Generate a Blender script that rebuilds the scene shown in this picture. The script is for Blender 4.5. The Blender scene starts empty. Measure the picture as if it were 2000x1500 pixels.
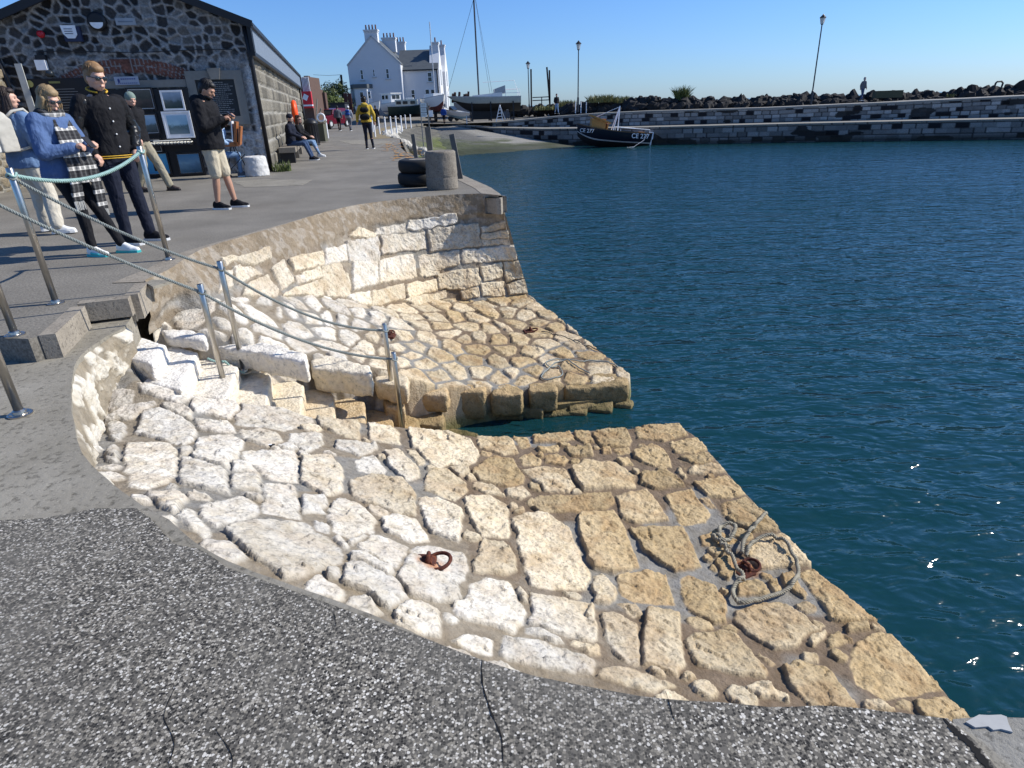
import bpy, math, random
import numpy as np
from mathutils import Matrix, Vector
# ------------------------------------------------------------------ scene, camera, light
S = bpy.context.scene
COL = S.collection
F, HCAM = 1200.0, 1.33
_dx, _dy = 90.0, 2650.0
PITCH = math.atan(F / math.hypot(_dx, _dy)); ROLL = math.atan2(_dx, _dy)
_fw = np.array([0, math.cos(PITCH), -math.sin(PITCH)])
_up = np.array([0, math.sin(PITCH), math.cos(PITCH)])
_r = np.array([1.0, 0, 0])
_ix = math.cos(ROLL) * _r - math.sin(ROLL) * _up
_iy = math.sin(ROLL) * _r + math.cos(ROLL) * _up
cd = bpy.data.cameras.new('camera'); cam = bpy.data.objects.new('camera', cd); COL.objects.link(cam)
m = Matrix.Identity(4)
for i in range(3):
    m[i][0] = _ix[i]; m[i][1] = _iy[i]; m[i][2] = -_fw[i]
m[2][3] = HCAM
cam.matrix_world = m
cd.sensor_width = 36; cd.lens = 36 * F / 2000; cd.clip_start = 0.05; cd.clip_end = 9000
S.camera = cam

SUN_AZ, SUN_EL = math.radians(11.5), math.radians(38)      # azimuth measured from +x towards +y
w = bpy.data.worlds.new('World'); S.world = w; w.use_nodes = True
nt = w.node_tree; bg = nt.nodes['Background']
sky = nt.nodes.new('ShaderNodeTexSky'); sky.sky_type = 'NISHITA'; sky.sun_disc = False
sky.sun_elevation = SUN_EL; sky.sun_rotation = math.pi / 2 - SUN_AZ
sky.air_density = 1.0; sky.dust_density = 0.3; sky.ozone_density = 2.5; sky.altitude = 0
_tc = nt.nodes.new('ShaderNodeTexCoord'); _sp = nt.nodes.new('ShaderNodeSeparateXYZ'); nt.links.new(_tc.outputs['Generated'], _sp.inputs[0])
_rp = nt.nodes.new('ShaderNodeValToRGB'); nt.links.new(_sp.outputs[2], _rp.inputs[0])
for _e, (_p, _c) in zip(_rp.color_ramp.elements, ((0.0, (.50, .71, 1.16, 1)), (.4, (.46, .82, 1.26, 1)))): _e.position = _p; _e.color = _c
_mx = nt.nodes.new('ShaderNodeMix'); _mx.data_type = 'RGBA'; _mx.blend_type = 'MULTIPLY'; _mx.inputs[0].default_value = 1
nt.links.new(sky.outputs[0], _mx.inputs[6]); nt.links.new(_rp.outputs[0], _mx.inputs[7]); nt.links.new(_mx.outputs[2], bg.inputs[0]); bg.inputs[1].default_value = 0.092
sd = bpy.data.lights.new('sun', 'SUN'); sd.energy = 4.2; sd.angle = math.radians(0.5); sd.color = (1, 0.955, 0.88)
sun = bpy.data.objects.new('sun', sd); COL.objects.link(sun)
sv = Vector((math.cos(SUN_AZ) * math.cos(SUN_EL), math.sin(SUN_AZ) * math.cos(SUN_EL), math.sin(SUN_EL)))
sun.rotation_euler = (-sv).to_track_quat('-Z', 'Y').to_euler()
S.view_settings.view_transform = 'Standard'; S.view_settings.look = 'None'
S.view_settings.exposure = 0.5; S.view_settings.gamma = 1
S.render.engine = 'CYCLES'

# ------------------------------------------------------------------ measuring helpers (2000 px picture coordinates)
def ray(x, y): return _fw * F + _ix * (x - 1000) + _iy * (750 - y)
def at(x, y, z):
    d = ray(x, y); t = (z - HCAM) / d[2]; return np.array([0, 0, HCAM]) + d * t
def Wy(x, y, D):
    d = ray(x, y); return np.array([0, 0, HCAM]) + d * (D / d[1])
def Wpl(x, y, p, n):
    d = ray(x, y); o = np.array([0, 0, HCAM]); p = np.array(p, float); n = np.array(n, float)
    return o + d * (np.dot(p - o, n) / np.dot(d, n))
def proj(P):
    v = np.asarray(P, float) - np.array([0, 0, HCAM]); k = F / (v @ _fw)
    return 1000 + (v @ _ix) * k, 750 - (v @ _iy) * k

# ------------------------------------------------------------------ numpy noise
def _h(ix, iy, iz, s):
    n = (ix.astype(np.int64) * 374761393 + iy.astype(np.int64) * 668265263 + iz.astype(np.int64) * 2147483647 + s * 974634777) & 0xffffffff
    n = ((n ^ (n >> 13)) * 1274126177) & 0xffffffff
    n = ((n ^ (n >> 16)) * 2246822519) & 0xffffffff
    return ((n ^ (n >> 15)) & 0xffffff) / float(0xffffff)
def vnoise(x, y, z=None, s=0):
    x = np.asarray(x, float); y = np.asarray(y, float)
    z = np.zeros_like(x) if z is None else np.asarray(z, float)
    ix, iy, iz = np.floor(x), np.floor(y), np.floor(z)
    fx, fy, fz = x - ix, y - iy, z - iz
    fx = fx * fx * (3 - 2 * fx); fy = fy * fy * (3 - 2 * fy); fz = fz * fz * (3 - 2 * fz)
    r = 0
    for a in (0, 1):
        for b in (0, 1):
            for c in (0, 1):
                r = r + _h(ix + a, iy + b, iz + c, s) * (fx if a else 1 - fx) * (fy if b else 1 - fy) * (fz if c else 1 - fz)
    return r
def fbm(x, y, z=None, s=0, o=4):
    r = 0; a = .5; t = 0
    for k in range(o):
        r = r + a * vnoise(x * 2 ** k, y * 2 ** k, None if z is None else z * 2 ** k, s + k * 17); t += a; a *= .5
    return r / t
def sst(a, b, x):
    t = np.clip((x - a) / (b - a), 0, 1); return t * t * (3 - 2 * t)

# ------------------------------------------------------------------ object helpers
def tag(o, label=None, cat=None, group=None, kind=None):
    if label: o['label'] = label
    if cat: o['category'] = cat
    if group: o['group'] = group
    if kind: o['kind'] = kind
    return o
def empty(name, loc=(0, 0, 0), rz=0, label=None, cat=None, group=None):
    o = bpy.data.objects.new(name, None); COL.objects.link(o); o.location = tuple(map(float, loc)); o.rotation_euler = (0, 0, rz)
    o.empty_display_size = .1
    return tag(o, label, cat, group)
def link(name, me, mat, parent=None, smooth=False):
    o = bpy.data.objects.new(name, me); COL.objects.link(o)
    if mat: me.materials.append(mat)
    if smooth: me.polygons.foreach_set('use_smooth', [True] * len(me.polygons))
    if parent: o.parent = parent
    return o
class MB:
    def __init__(s): s.v = []; s.f = []
    def add(s, vs, fs):
        n = len(s.v); s.v += [tuple(map(float, q)) for q in vs]; s.f += [tuple(n + i for i in f) for f in fs]; return s
    def box(s, c, d, rz=0, tilt=None):
        x, y, z = d[0] / 2, d[1] / 2, d[2] / 2
        M = Matrix.Rotation(rz, 3, 'Z')
        if tilt: M = M @ Matrix.Rotation(tilt[1], 3, tilt[0])
        vs = [Vector(c) + M @ Vector((a * x, b * y, e * z)) for a in (-1, 1) for b in (-1, 1) for e in (-1, 1)]
        return s.add(vs, [(0, 1, 3, 2), (4, 6, 7, 5), (0, 4, 5, 1), (2, 3, 7, 6), (0, 2, 6, 4), (1, 5, 7, 3)])
    def bar(s, p, q, w, h=None, upv=(0, 0, 1)):
        p = Vector(p); q = Vector(q); h = h or w; d = (q - p).normalized(); u = Vector(upv)
        if abs(d.dot(u)) > .95: u = Vector((0, 1, 0))
        a = d.cross(u).normalized() * w / 2; b = a.cross(d).normalized() * h / 2
        vs = [e + i * a + j * b for e in (p, q) for i in (-1, 1) for j in (-1, 1)]
        return s.add(vs, [(0, 1, 3, 2), (4, 6, 7, 5), (0, 4, 5, 1), (2, 3, 7, 6), (0, 2, 6, 4), (1, 5, 7, 3)])
    def tube(s, pts, r, n=8, cap=True):
        pts = [Vector(tuple(map(float, p))) for p in pts]; k = len(pts)
        rs = [r] * k if not hasattr(r, '__len__') else list(r)
        d0 = (pts[1] - pts[0]).normalized(); u = Vector((0, 0, 1)) if abs(d0.z) < .9 else Vector((1, 0, 0))
        a = d0.cross(u).normalized(); vs = []
        for i in range(k):
            d = (pts[min(i + 1, k - 1)] - pts[max(i - 1, 0)]).normalized()
            a = (a - d * a.dot(d)).normalized(); b = d.cross(a)
            for j in range(n):
                t = 2 * math.pi * j / n; vs.append(pts[i] + (a * math.cos(t) + b * math.sin(t)) * rs[i])
        fs = [(i * n + j, i * n + (j + 1) % n, (i + 1) * n + (j + 1) % n, (i + 1) * n + j) for i in range(k - 1) for j in range(n)]
        if cap: fs += [tuple(range(n))[::-1], tuple((k - 1) * n + j for j in range(n))]
        return s.add(vs, fs)
    def ell(s, c, r, n=12, m=8, rot=None):
        vs = []; c = Vector(tuple(map(float, c)))
        for i in range(m + 1):
            p = math.pi * i / m
            for j in range(n):
                t = 2 * math.pi * j / n
                q = Vector((r[0] * math.sin(p) * math.cos(t), r[1] * math.sin(p) * math.sin(t), r[2] * math.cos(p)))
                if rot: q = rot @ q
                vs.append(c + q)
        return s.add(vs, [(i * n + j, i * n + (j + 1) % n, (i + 1) * n + (j + 1) % n, (i + 1) * n + j)[::-1] for i in range(m) for j in range(n)])
    def cap(s, p, q, r1, r2, n=10, sy=1.0):
        """tapered capsule"""
        p = Vector(tuple(map(float, p))); q = Vector(tuple(map(float, q))); d = q - p; L = d.length; d.normalize(); pts = []; rs = []
        for t in (90, 60, 30): pts.append(p - d * r1 * math.sin(math.radians(t))); rs.append(max(.001, r1 * math.cos(math.radians(t))))
        for i in range(5): pts.append(p + d * L * i / 4); rs.append(r1 + (r2 - r1) * i / 4)
        for t in (30, 60, 90): pts.append(q + d * r2 * math.sin(math.radians(t))); rs.append(max(.001, r2 * math.cos(math.radians(t))))
        return s.tube(pts, rs, n)
    def prism(s, poly, z0, z1):
        n = len(poly)
        ztop = z1 if hasattr(z1, '__len__') else [z1] * n; zb = z0 if hasattr(z0, '__len__') else [z0] * n
        A = sum(poly[i][0] * poly[(i + 1) % n][1] - poly[(i + 1) % n][0] * poly[i][1] for i in range(n))
        if A < 0: poly = poly[::-1]; ztop = ztop[::-1]; zb = zb[::-1]
        vs = [(p[0], p[1], z) for p, z in zip(poly, zb)] + [(p[0], p[1], z) for p, z in zip(poly, ztop)]
        return s.add(vs, [tuple(range(n))[::-1], tuple(range(n, 2 * n))] + [(i, (i + 1) % n, n + (i + 1) % n, n + i) for i in range(n)])
    def mesh(s, name='m'):
        me = bpy.data.meshes.new(name); me.from_pydata(s.v, [], s.f); me.update(); return me
    def obj(s, name, mat, parent=None, smooth=False): return link(name, s.mesh(name), mat, parent, smooth)
_tex = {}
def clouds(size):
    if size not in _tex:
        t = bpy.data.textures.new('cl', 'CLOUDS'); t.noise_scale = size; t.noise_depth = 2; _tex[size] = t
    return _tex[size]
def rough(o, vox=.015, disp=.01, size=.06, sm=3, disp2=0, size2=.3):
    a = o.modifiers.new('r', 'REMESH'); a.mode = 'VOXEL'; a.voxel_size = vox; a.use_smooth_shade = True
    if sm: b = o.modifiers.new('s', 'SMOOTH'); b.factor = .5; b.iterations = sm
    if disp2:
        d = o.modifiers.new('d2', 'DISPLACE'); d.texture = clouds(size2); d.strength = disp2; d.mid_level = .5; d.texture_coords = 'GLOBAL'
    if disp:
        d = o.modifiers.new('d', 'DISPLACE'); d.texture = clouds(size); d.strength = disp; d.mid_level = .5; d.texture_coords = 'GLOBAL'
    return o
def gridmesh(name, P, mask=None, cols=None):
    """P (n,m,3) grid -> mesh, optional face mask and colour attribute (n,m,3)"""
    n, mm = P.shape[:2]; idx = np.arange(n * mm).reshape(n, mm)
    q = np.stack([idx[:-1, :-1], idx[1:, :-1], idx[1:, 1:], idx[:-1, 1:]], -1).reshape(-1, 4)
    if mask is not None:
        fm = (mask[:-1, :-1] & mask[1:, :-1] & mask[1:, 1:] & mask[:-1, 1:]).reshape(-1); q = q[fm]
    used = np.unique(q); rm = np.full(n * mm, -1); rm[used] = np.arange(len(used)); q = rm[q]
    V = P.reshape(-1, 3)[used]
    me = bpy.data.meshes.new(name); me.vertices.add(len(V)); me.vertices.foreach_set('co', V.astype(np.float32).ravel())
    me.loops.add(q.size); me.loops.foreach_set('vertex_index', q.astype(np.int32).ravel())
    me.polygons.add(len(q)); me.polygons.foreach_set('loop_start', np.arange(0, q.size, 4, dtype=np.int32))
    me.polygons.foreach_set('loop_total', np.full(len(q), 4, np.int32)); me.polygons.foreach_set('use_smooth', np.ones(len(q), bool))
    me.update(calc_edges=True)
    if cols is not None:
        C = np.concatenate([cols.reshape(-1, 3)[used], np.ones((len(used), 1))], 1)
        a = me.color_attributes.new('col', 'FLOAT_COLOR', 'POINT'); a.data.foreach_set('color', C.astype(np.float32).ravel())
    return me

# ------------------------------------------------------------------ materials
class N:
    def __init__(s, name):
        s.m = bpy.data.materials.new(name); s.m.use_nodes = True; s.t = s.m.node_tree; s.b = s.t.nodes['Principled BSDF']
        s.co = s.t.nodes.new('ShaderNodeNewGeometry').outputs['Position']; s.obc = None
    def n(s, ty, **k):
        q = s.t.nodes.new('ShaderNode' + ty)
        for a, b in k.items():
            if a in ('operation', 'blend_type', 'data_type', 'feature', 'noise_dimensions', 'interpolation', 'attribute_name', 'distance', 'offset', 'squash', 'musgrave_type', 'wave_type', 'bands_direction', 'normalize', 'attribute_type', 'invert', 'voronoi_dimensions'): setattr(q, a, b)
        return q
    def l(s, a, b): s.t.links.new(a, b)
    def obj(s):
        if not s.obc: s.obc = s.n('TexCoord').outputs['Object']
        return s.obc
    def scale(s, v, sc):
        q = s.n('VectorMath', operation='MULTIPLY'); s.l(v, q.inputs[0]); q.inputs[1].default_value = sc; return q.outputs[0]
    def noise(s, sc, det=4, ro=.55, co=None, dist=0):
        q = s.n('TexNoise'); s.l(co or s.co, q.inputs['Vector']); q.inputs['Scale'].default_value = sc; q.inputs['Detail'].default_value = det
        q.inputs['Roughness'].default_value = ro; q.inputs['Distortion'].default_value = dist; return q.outputs['Fac']
    def vor(s, sc, feature='F1', out='Distance', co=None, rand=1):
        q = s.n('TexVoronoi', feature=feature); s.l(co or s.co, q.inputs['Vector']); q.inputs['Scale'].default_value = sc; q.inputs['Randomness'].default_value = rand
        return q.outputs[out]
    def ramp(s, f, stops, const=False):
        q = s.n('ValToRGB'); s.l(f, q.inputs[0]); e = q.color_ramp.elements
        if const: q.color_ramp.interpolation = 'CONSTANT'
        while len(e) < len(stops): e.new(.5)
        for a, (p, c) in zip(e, stops):
            a.position = p; a.color = (c[0], c[1], c[2], 1) if hasattr(c, '__len__') else (c, c, c, 1)
        return q.outputs[0]
    def mix(s, f, a, b, bt='MIX'):
        q = s.n('Mix', data_type='RGBA', blend_type=bt)
        for i, x in ((0, f), (6, a), (7, b)):
            if hasattr(x, 'is_linked'): s.l(x, q.inputs[i])
            elif hasattr(x, '__len__'): q.inputs[i].default_value = (*x[:3], 1)
            else: q.inputs[i].default_value = x
        return q.outputs[2]
    def math(s, op, a, b=0):
        q = s.n('Math', operation=op)
        for i, x in enumerate((a, b)):
            if hasattr(x, 'is_linked'): s.l(x, q.inputs[i])
            else: q.inputs[i].default_value = x
        return q.outputs[0]
    def attr(s, name='col'):
        q = s.n('Attribute', attribute_name=name); return q.outputs['Color']
    def bump(s, h, st=.5, d=.01, nrm=None):
        q = s.n('Bump'); s.l(h, q.inputs['Height']); q.inputs['Strength'].default_value = st; q.inputs['Distance'].default_value = d
        if nrm: s.l(nrm, q.inputs['Normal'])
        return q.outputs[0]
    def out(s, col=None, rough=.8, nrm=None, metal=0, spec=.3):
        b = s.b
        if col is not None:
            if hasattr(col, 'is_linked'): s.l(col, b.inputs['Base Color'])
            else: b.inputs['Base Color'].default_value = (*col[:3], 1)
        if hasattr(rough, 'is_linked'): s.l(rough, b.inputs['Roughness'])
        else: b.inputs['Roughness'].default_value = rough
        b.inputs['Metallic'].default_value = metal; b.inputs['Specular IOR Level'].default_value = spec
        if nrm: s.l(nrm, b.inputs['Normal'])
        return s.m
_plain = {}
def plain(name, col, rough=.6, metal=0, var=.25, sc=6, spec=.35, bump=0, bsc=60):
    if name in _plain: return _plain[name]
    q = N(name); f = q.noise(sc, 5, .6, q.obj())
    c = q.mix(f, tuple(x * (1 - var) for x in col), tuple(min(1, x * (1 + var)) for x in col))
    nr = q.bump(q.noise(bsc, 4, .6, q.obj()), .6, bump) if bump else None
    _plain[name] = q.out(c, rough, nr, metal, spec); return _plain[name]

def mat_stone():
    q = N('limestone'); a = q.attr()
    pit = q.noise(21, 8, .72, None, .6); big = q.noise(7, 4, .6); fine = q.noise(140, 3, .6)
    st = q.ramp(pit, [(.30, .50), (.42, .88), (.56, 1.0), (.75, 1.08)])
    c = q.mix(1.0, a, st, 'MULTIPLY')
    c = q.mix(1.0, c, q.ramp(big, [(.3, (.86, .80, .70)), (.6, (1.06, 1.05, 1.03))]), 'MULTIPLY')
    h = q.math('ADD', q.math('MULTIPLY', pit, 1.0), q.math('MULTIPLY', fine, .35))
    h = q.math('ADD', h, q.math('MULTIPLY', q.vor(55), .35))
    return q.out(c, .85, q.bump(h, 1.0, .011), spec=.25)
def mat_gravel():
    q = N('exposed_aggregate'); cols = [(0, (.02, .019, .017)), (.18, (.06, .056, .047)), (.36, (.13, .118, .098)), (.54, (.24, .215, .17)), (.72, (.40, .365, .30)), (.90, (.66, .62, .54))]
    def layer(sc, lim):
        wv = q.vor(sc, 'F1', 'Color'); d = q.vor(sc, 'F1', 'Distance'); ed = q.vor(sc, 'DISTANCE_TO_EDGE', 'Distance')
        sx = q.n('SeparateColor'); q.l(wv, sx.inputs[0])
        col = q.ramp(sx.outputs[0], cols, True)
        m = q.math('MULTIPLY', q.math('LESS_THAN', d, lim), q.math('GREATER_THAN', ed, .05))
        return col, m, sx.outputs[1], d
    c1, m1, r1, d1 = layer(135, .62); c2, m2, r2, d2 = layer(85, .42)
    matrix = q.mix(q.noise(30, 5), (.075, .068, .057), (.16, .145, .12))
    c = q.mix(m1, matrix, c1)
    m2b = q.math('MULTIPLY', m2, q.math('GREATER_THAN', r2, .55))
    c = q.mix(m2b, c, c2)
    patch = q.noise(1.3, 6, .65)
    c = q.mix(q.ramp(patch, [(.42, 0), (.66, .55)]), c, (.19, .175, .145))
    crk = q.n('TexVoronoi', feature='DISTANCE_TO_EDGE')
    wob = q.n('TexNoise'); q.l(q.co, wob.inputs['Vector']); wob.inputs['Scale'].default_value = 5; wob.inputs['Detail'].default_value = 5
    ad = q.n('VectorMath', operation='ADD'); q.l(q.co, ad.inputs[0]); q.l(q.scale(wob.outputs['Color'], (.35, .35, 0)), ad.inputs[1])
    q.l(ad.outputs[0], crk.inputs['Vector']); crk.inputs['Scale'].default_value = 1.15
    ck = q.math('MULTIPLY', q.math('LESS_THAN', crk.outputs['Distance'], .0), 0.0)
    c = q.mix(q.ramp(q.noise(.55, 5, .6), [(.35, .0), (.7, .28)]), c, (.05, .045, .038))
    c = q.mix(q.ramp(q.noise(4.2, 6, .7), [(.60, 0), (.70, .35)]), c, (.24, .22, .18))
    return q.out(c, .75, q.bump(q.noise(70, 2, .5), .45, .004), spec=.2)
def mat_concrete(name, a, b, sc=1.0, speck=True, bump=.006):
    q = N(name); f = q.noise(2.2 * sc, 7, .68); g = q.noise(28 * sc, 5, .7)
    c = q.mix(q.ramp(f, [(.3, 0), (.7, 1)]), a, b)
    c = q.mix(q.ramp(g, [(.36, .75), (.47, 0)]), c, tuple(x * .45 for x in a))
    c = q.mix(q.ramp(q.noise(90, 3), [(.62, 0), (.72, .35)]), c, tuple(min(1, x * 1.8) for x in b))
    return q.out(c, .85, q.bump(g, .8, bump), spec=.2)
def mat_tarmac():
    q = N('tarmac'); f = q.noise(.9, 6, .65); g = q.noise(55, 3, .6)
    c = q.mix(q.ramp(f, [(.35, 0), (.7, 1)]), (.16, .146, .122), (.235, .215, .18))
    c = q.mix(1.0, c, q.ramp(g, [(.3, .6), (.7, 1.35)]), 'MULTIPLY')
    c = q.mix(q.ramp(q.noise(3.1, 6, .7), [(.66, 0), (.8, .5)]), c, (.22, .21, .19))
    return q.out(c, .85, q.bump(g, .8, .004), spec=.2)
def mat_masonry():
    q = N('masonry'); a = q.attr(); g = q.noise(24, 5, .7)
    c = q.mix(1.0, a, q.ramp(g, [(.3, .5), (.5, .95), (.7, 1.35)]), 'MULTIPLY')
    return q.out(c, .8, q.bump(g, 1, .02), spec=.3)
def mat_water():
    q = N('sea_water'); t = q.t
    def nz(sc, st, det=3, rz=0.0, d=0.0):
        mp = q.n('Mapping'); q.l(q.co, mp.inputs['Vector']); mp.inputs['Rotation'].default_value = (0, 0, rz); mp.inputs['Scale'].default_value = (st[0], st[1], 1)
        return q.noise(sc, det, .55, mp.outputs[0], d)
    h = q.math('ADD', q.math('MULTIPLY', nz(1.5, (.55, 1.35), 3, -.22, .4), 1.0), q.math('MULTIPLY', nz(4.0, (.6, 1.3), 2, -.35, .5), .50))
    h = q.math('ADD', h, q.math('MULTIPLY', nz(13, (.8, 1.2), 2, .5), .05))
    calm = q.ramp(q.noise(.05, 3), [(.35, .55), (.65, 1.0)])
    bp = q.n('Bump'); q.l(h, bp.inputs['Height']); q.l(calm, bp.inputs['Strength']); bp.inputs['Distance'].default_value = .20
    fr = q.n('Fresnel'); fr.inputs['IOR'].default_value = 1.40; q.l(bp.outputs[0], fr.inputs['Normal'])
    gl = q.n('BsdfGlossy'); gl.inputs['Roughness'].default_value = .09; q.l(bp.outputs[0], gl.inputs['Normal'])
    tr = q.n('BsdfTransparent'); tr.inputs[0].default_value = (.50, .66, .60, 1)
    di = q.n('BsdfDiffuse'); di.inputs[0].default_value = (.012, .078, .092, 1)
    m0 = q.n('MixShader'); m0.inputs[0].default_value = .45; q.l(tr.outputs[0], m0.inputs[1]); q.l(di.outputs[0], m0.inputs[2])
    mx = q.n('MixShader'); q.l(fr.outputs[0], mx.inputs[0]); q.l(m0.outputs[0], mx.inputs[1]); q.l(gl.outputs[0], mx.inputs[2])
    q.l(mx.outputs[0], t.nodes['Material Output'].inputs['Surface']); return q.m
M_STONE, M_GRAVEL, M_TAR, M_MAS, M_WATER = mat_stone(), mat_gravel(), mat_tarmac(), mat_masonry(), mat_water()
M_CONC = mat_concrete('pale_concrete', (.20, .18, .14), (.30, .275, .225))
M_COPE = mat_concrete('worn_coping_concrete', (.22, .19, .15), (.34, .30, .24), 1.5)
M_STEEL = N('stainless_steel'); M_STEEL = M_STEEL.out(M_STEEL.mix(M_STEEL.noise(25, 5, .6), (.40, .37, .32), (.58, .56, .52)), .30, None, 1.0)
def mat_plain_rust():
    q = N('rust'); f = q.noise(40, 5, .7, q.obj()); return q.out(q.ramp(f, [(.3, (.03, .012, .01)), (.55, (.10, .03, .018)), (.75, (.25, .08, .03))]), .9, q.bump(f, .8, .004))
M_RUST = mat_plain_rust()
def resample(L, n):
    d = np.r_[0, np.cumsum(np.linalg.norm(np.diff(L, axis=0), axis=1))]; t = np.linspace(0, d[-1], n); return np.stack([np.interp(t, d, L[:, k]) for k in range(L.shape[1])], 1)
def cell_tilt(X, Y, size, s, amp):
    # random chipped facets: every cell of a jittered lattice is a small tilted plane
    x = X / size; y = Y / size; ix, iy = np.floor(x), np.floor(y); f1 = np.full(x.shape, 9.0); h = np.zeros(x.shape)
    for a in (-1, 0, 1):
        for b in (-1, 0, 1):
            gx, gy = ix + a, iy + b; o = gx * 0; px = gx + _h(gx, gy, o, s); py = gy + _h(gx, gy, o, s + 5); d = np.hypot(x - px, y - py); nb = d < f1; f1 = np.where(nb, d, f1)
            hh = (_h(gx, gy, o, s + 9) - .5) * 2 * (x - px) + (_h(gx, gy, o, s + 13) - .5) * 2 * (y - py) + (_h(gx, gy, o, s + 17) - .5) * .5; h = np.where(nb, hh, h)
    return h * amp
# ------------------------------------------------------------------ sea, bed
ZW = -1.95
def struct(name, me, mat, **k):
    o = link(name, me, mat); o['kind'] = 'structure'; return o
mb = MB(); mb.add([(-4000, -300, ZW), (4000, -300, ZW), (4000, 8000, ZW), (-4000, 8000, ZW)], [(0, 1, 2, 3)])
struct('water', mb.mesh(), M_WATER)
mb = MB(); mb.add([(-4000, -300, -6), (4000, -300, -6), (4000, 8000, -6), (-4000, 8000, -6)], [(0, 1, 2, 3)])
struct('sea_bed', mb.mesh(), plain('sea_bed', (.01, .05, .05), .9))

# ------------------------------------------------------------------ interpolated surfaces (thin plate)
class TPS:
    def __init__(s, pts, lam=.02):
        p = np.array([at(x, y, z) for x, y, z in pts]); s.p = p[:, :2]; n = len(p)
        K = s.k(s.p); A = np.zeros((n + 3, n + 3)); A[:n, :n] = K + lam * np.eye(n)
        A[:n, n] = 1; A[:n, n + 1:] = s.p; A[n, :n] = 1; A[n + 1:, :n] = s.p.T
        s.w = np.linalg.solve(A, np.concatenate([p[:, 2], np.zeros(3)]))
    def k(s, q):
        r2 = ((q[:, None] - s.p[None]) ** 2).sum(-1); return .5 * r2 * np.log(r2 + 1e-9)
    def __call__(s, x, y):
        q = np.stack([np.ravel(x), np.ravel(y)], 1); n = len(s.p); out = np.empty(len(q))
        for i in range(0, len(q), 100000):
            c = q[i:i + 100000]; out[i:i + 100000] = s.k(c) @ s.w[:n] + s.w[n] + c @ s.w[n + 1:]
        return out.reshape(np.shape(x))
    def hit(s, px, py):
        z = -1.0
        for _ in range(40):
            p = at(px, py, z); z = .6 * z + .4 * float(s(np.array([p[0]]), np.array([p[1]]))[0]); z = min(z, .2)
        return at(px, py, z)
def sdf(poly, X, Y):
    """signed distance, positive inside"""
    d2 = np.full(X.shape, 1e9); ins = np.zeros(X.shape, bool); n = len(poly)
    for i in range(n):
        ax, ay = poly[i]; bx, by = poly[(i + 1) % n]; ex, ey = bx - ax, by - ay
        wx, wy = X - ax, Y - ay; t = np.clip((wx * ex + wy * ey) / (ex * ex + ey * ey + 1e-12), 0, 1)
        d2 = np.minimum(d2, (wx - ex * t) ** 2 + (wy - ey * t) ** 2)
        c = (ay > Y) != (by > Y)
        xi = ax + (Y - ay) / (ey if abs(ey) > 1e-12 else 1e-12) * ex
        ins ^= c & (X < xi)
    return np.where(ins, 1, -1) * np.sqrt(d2)
def PZ(txt, ox, oy, sc):
    r = []
    for ln in txt.strip().split('\n'):
        r.append([(ox + float(a.split(',')[0]) / sc, oy + float(a.split(',')[1]) / sc) for a in ln.split()])
    return r
PA = PZ('''680,670 960,705 940,740 870,775 700,710
800,780 940,800 935,850 870,835 810,800
940,740 1150,745 1170,790 1120,850 935,800
1190,760 1500,800 1525,860 1380,905 1160,880 1165,830
520,850 600,800 760,780 640,850 520,865
700,820 830,820 950,890 955,940 890,980 670,925
960,850 1120,870 1155,920 1100,925 945,900
540,890 600,880 610,930 570,960 535,930
960,940 1130,925 1185,960 1170,1020 1110,1100 960,1050
620,970 820,975 870,1020 860,1130 720,1190 640,1180 615,1040
890,1055 1100,1095 1105,1210 885,1165
1180,910 1340,920 1370,960 1310,990 1210,965
1420,920 1560,915 1575,970 1490,1010 1415,960
1180,1010 1440,1010 1455,1150 1330,1140 1190,1050
1480,1035 1610,1030 1665,1090 1665,1190 1600,1220 1475,1150
1130,1060 1250,1075 1250,1110 1150,1100
1120,1120 1270,1120 1275,1200 1120,1180
1290,1170 1440,1180 1455,1330 1290,1300
1480,1235 1590,1235 1590,1310 1470,1305
980,1270 1180,1220 1255,1260 1235,1320 1060,1370 970,1330
730,1220 880,1215 920,1240 850,1300 790,1280
860,1320 920,1295 1010,1380 1010,1440 950,1390
1550,840 1740,840 1760,945 1690,935 1560,880
1790,850 1880,860 1950,920 1950,975 1820,950
1650,955 1830,970 1840,1000 1750,1030 1650,990
1540,1340 1590,1360 1600,1400 1550,1390
530,1000 565,990 570,1070 530,1060
890,1000 930,1000 940,1030 880,1040
1180,1205 1270,1215 1265,1245 1190,1225
1110,1400 1200,1360 1300,1340 1480,1345 1680,1480 1650,1560 1400,1640 1180,1480
820,1170 850,1175 845,1200 825,1200''', 0, 480, 2.5)
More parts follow.
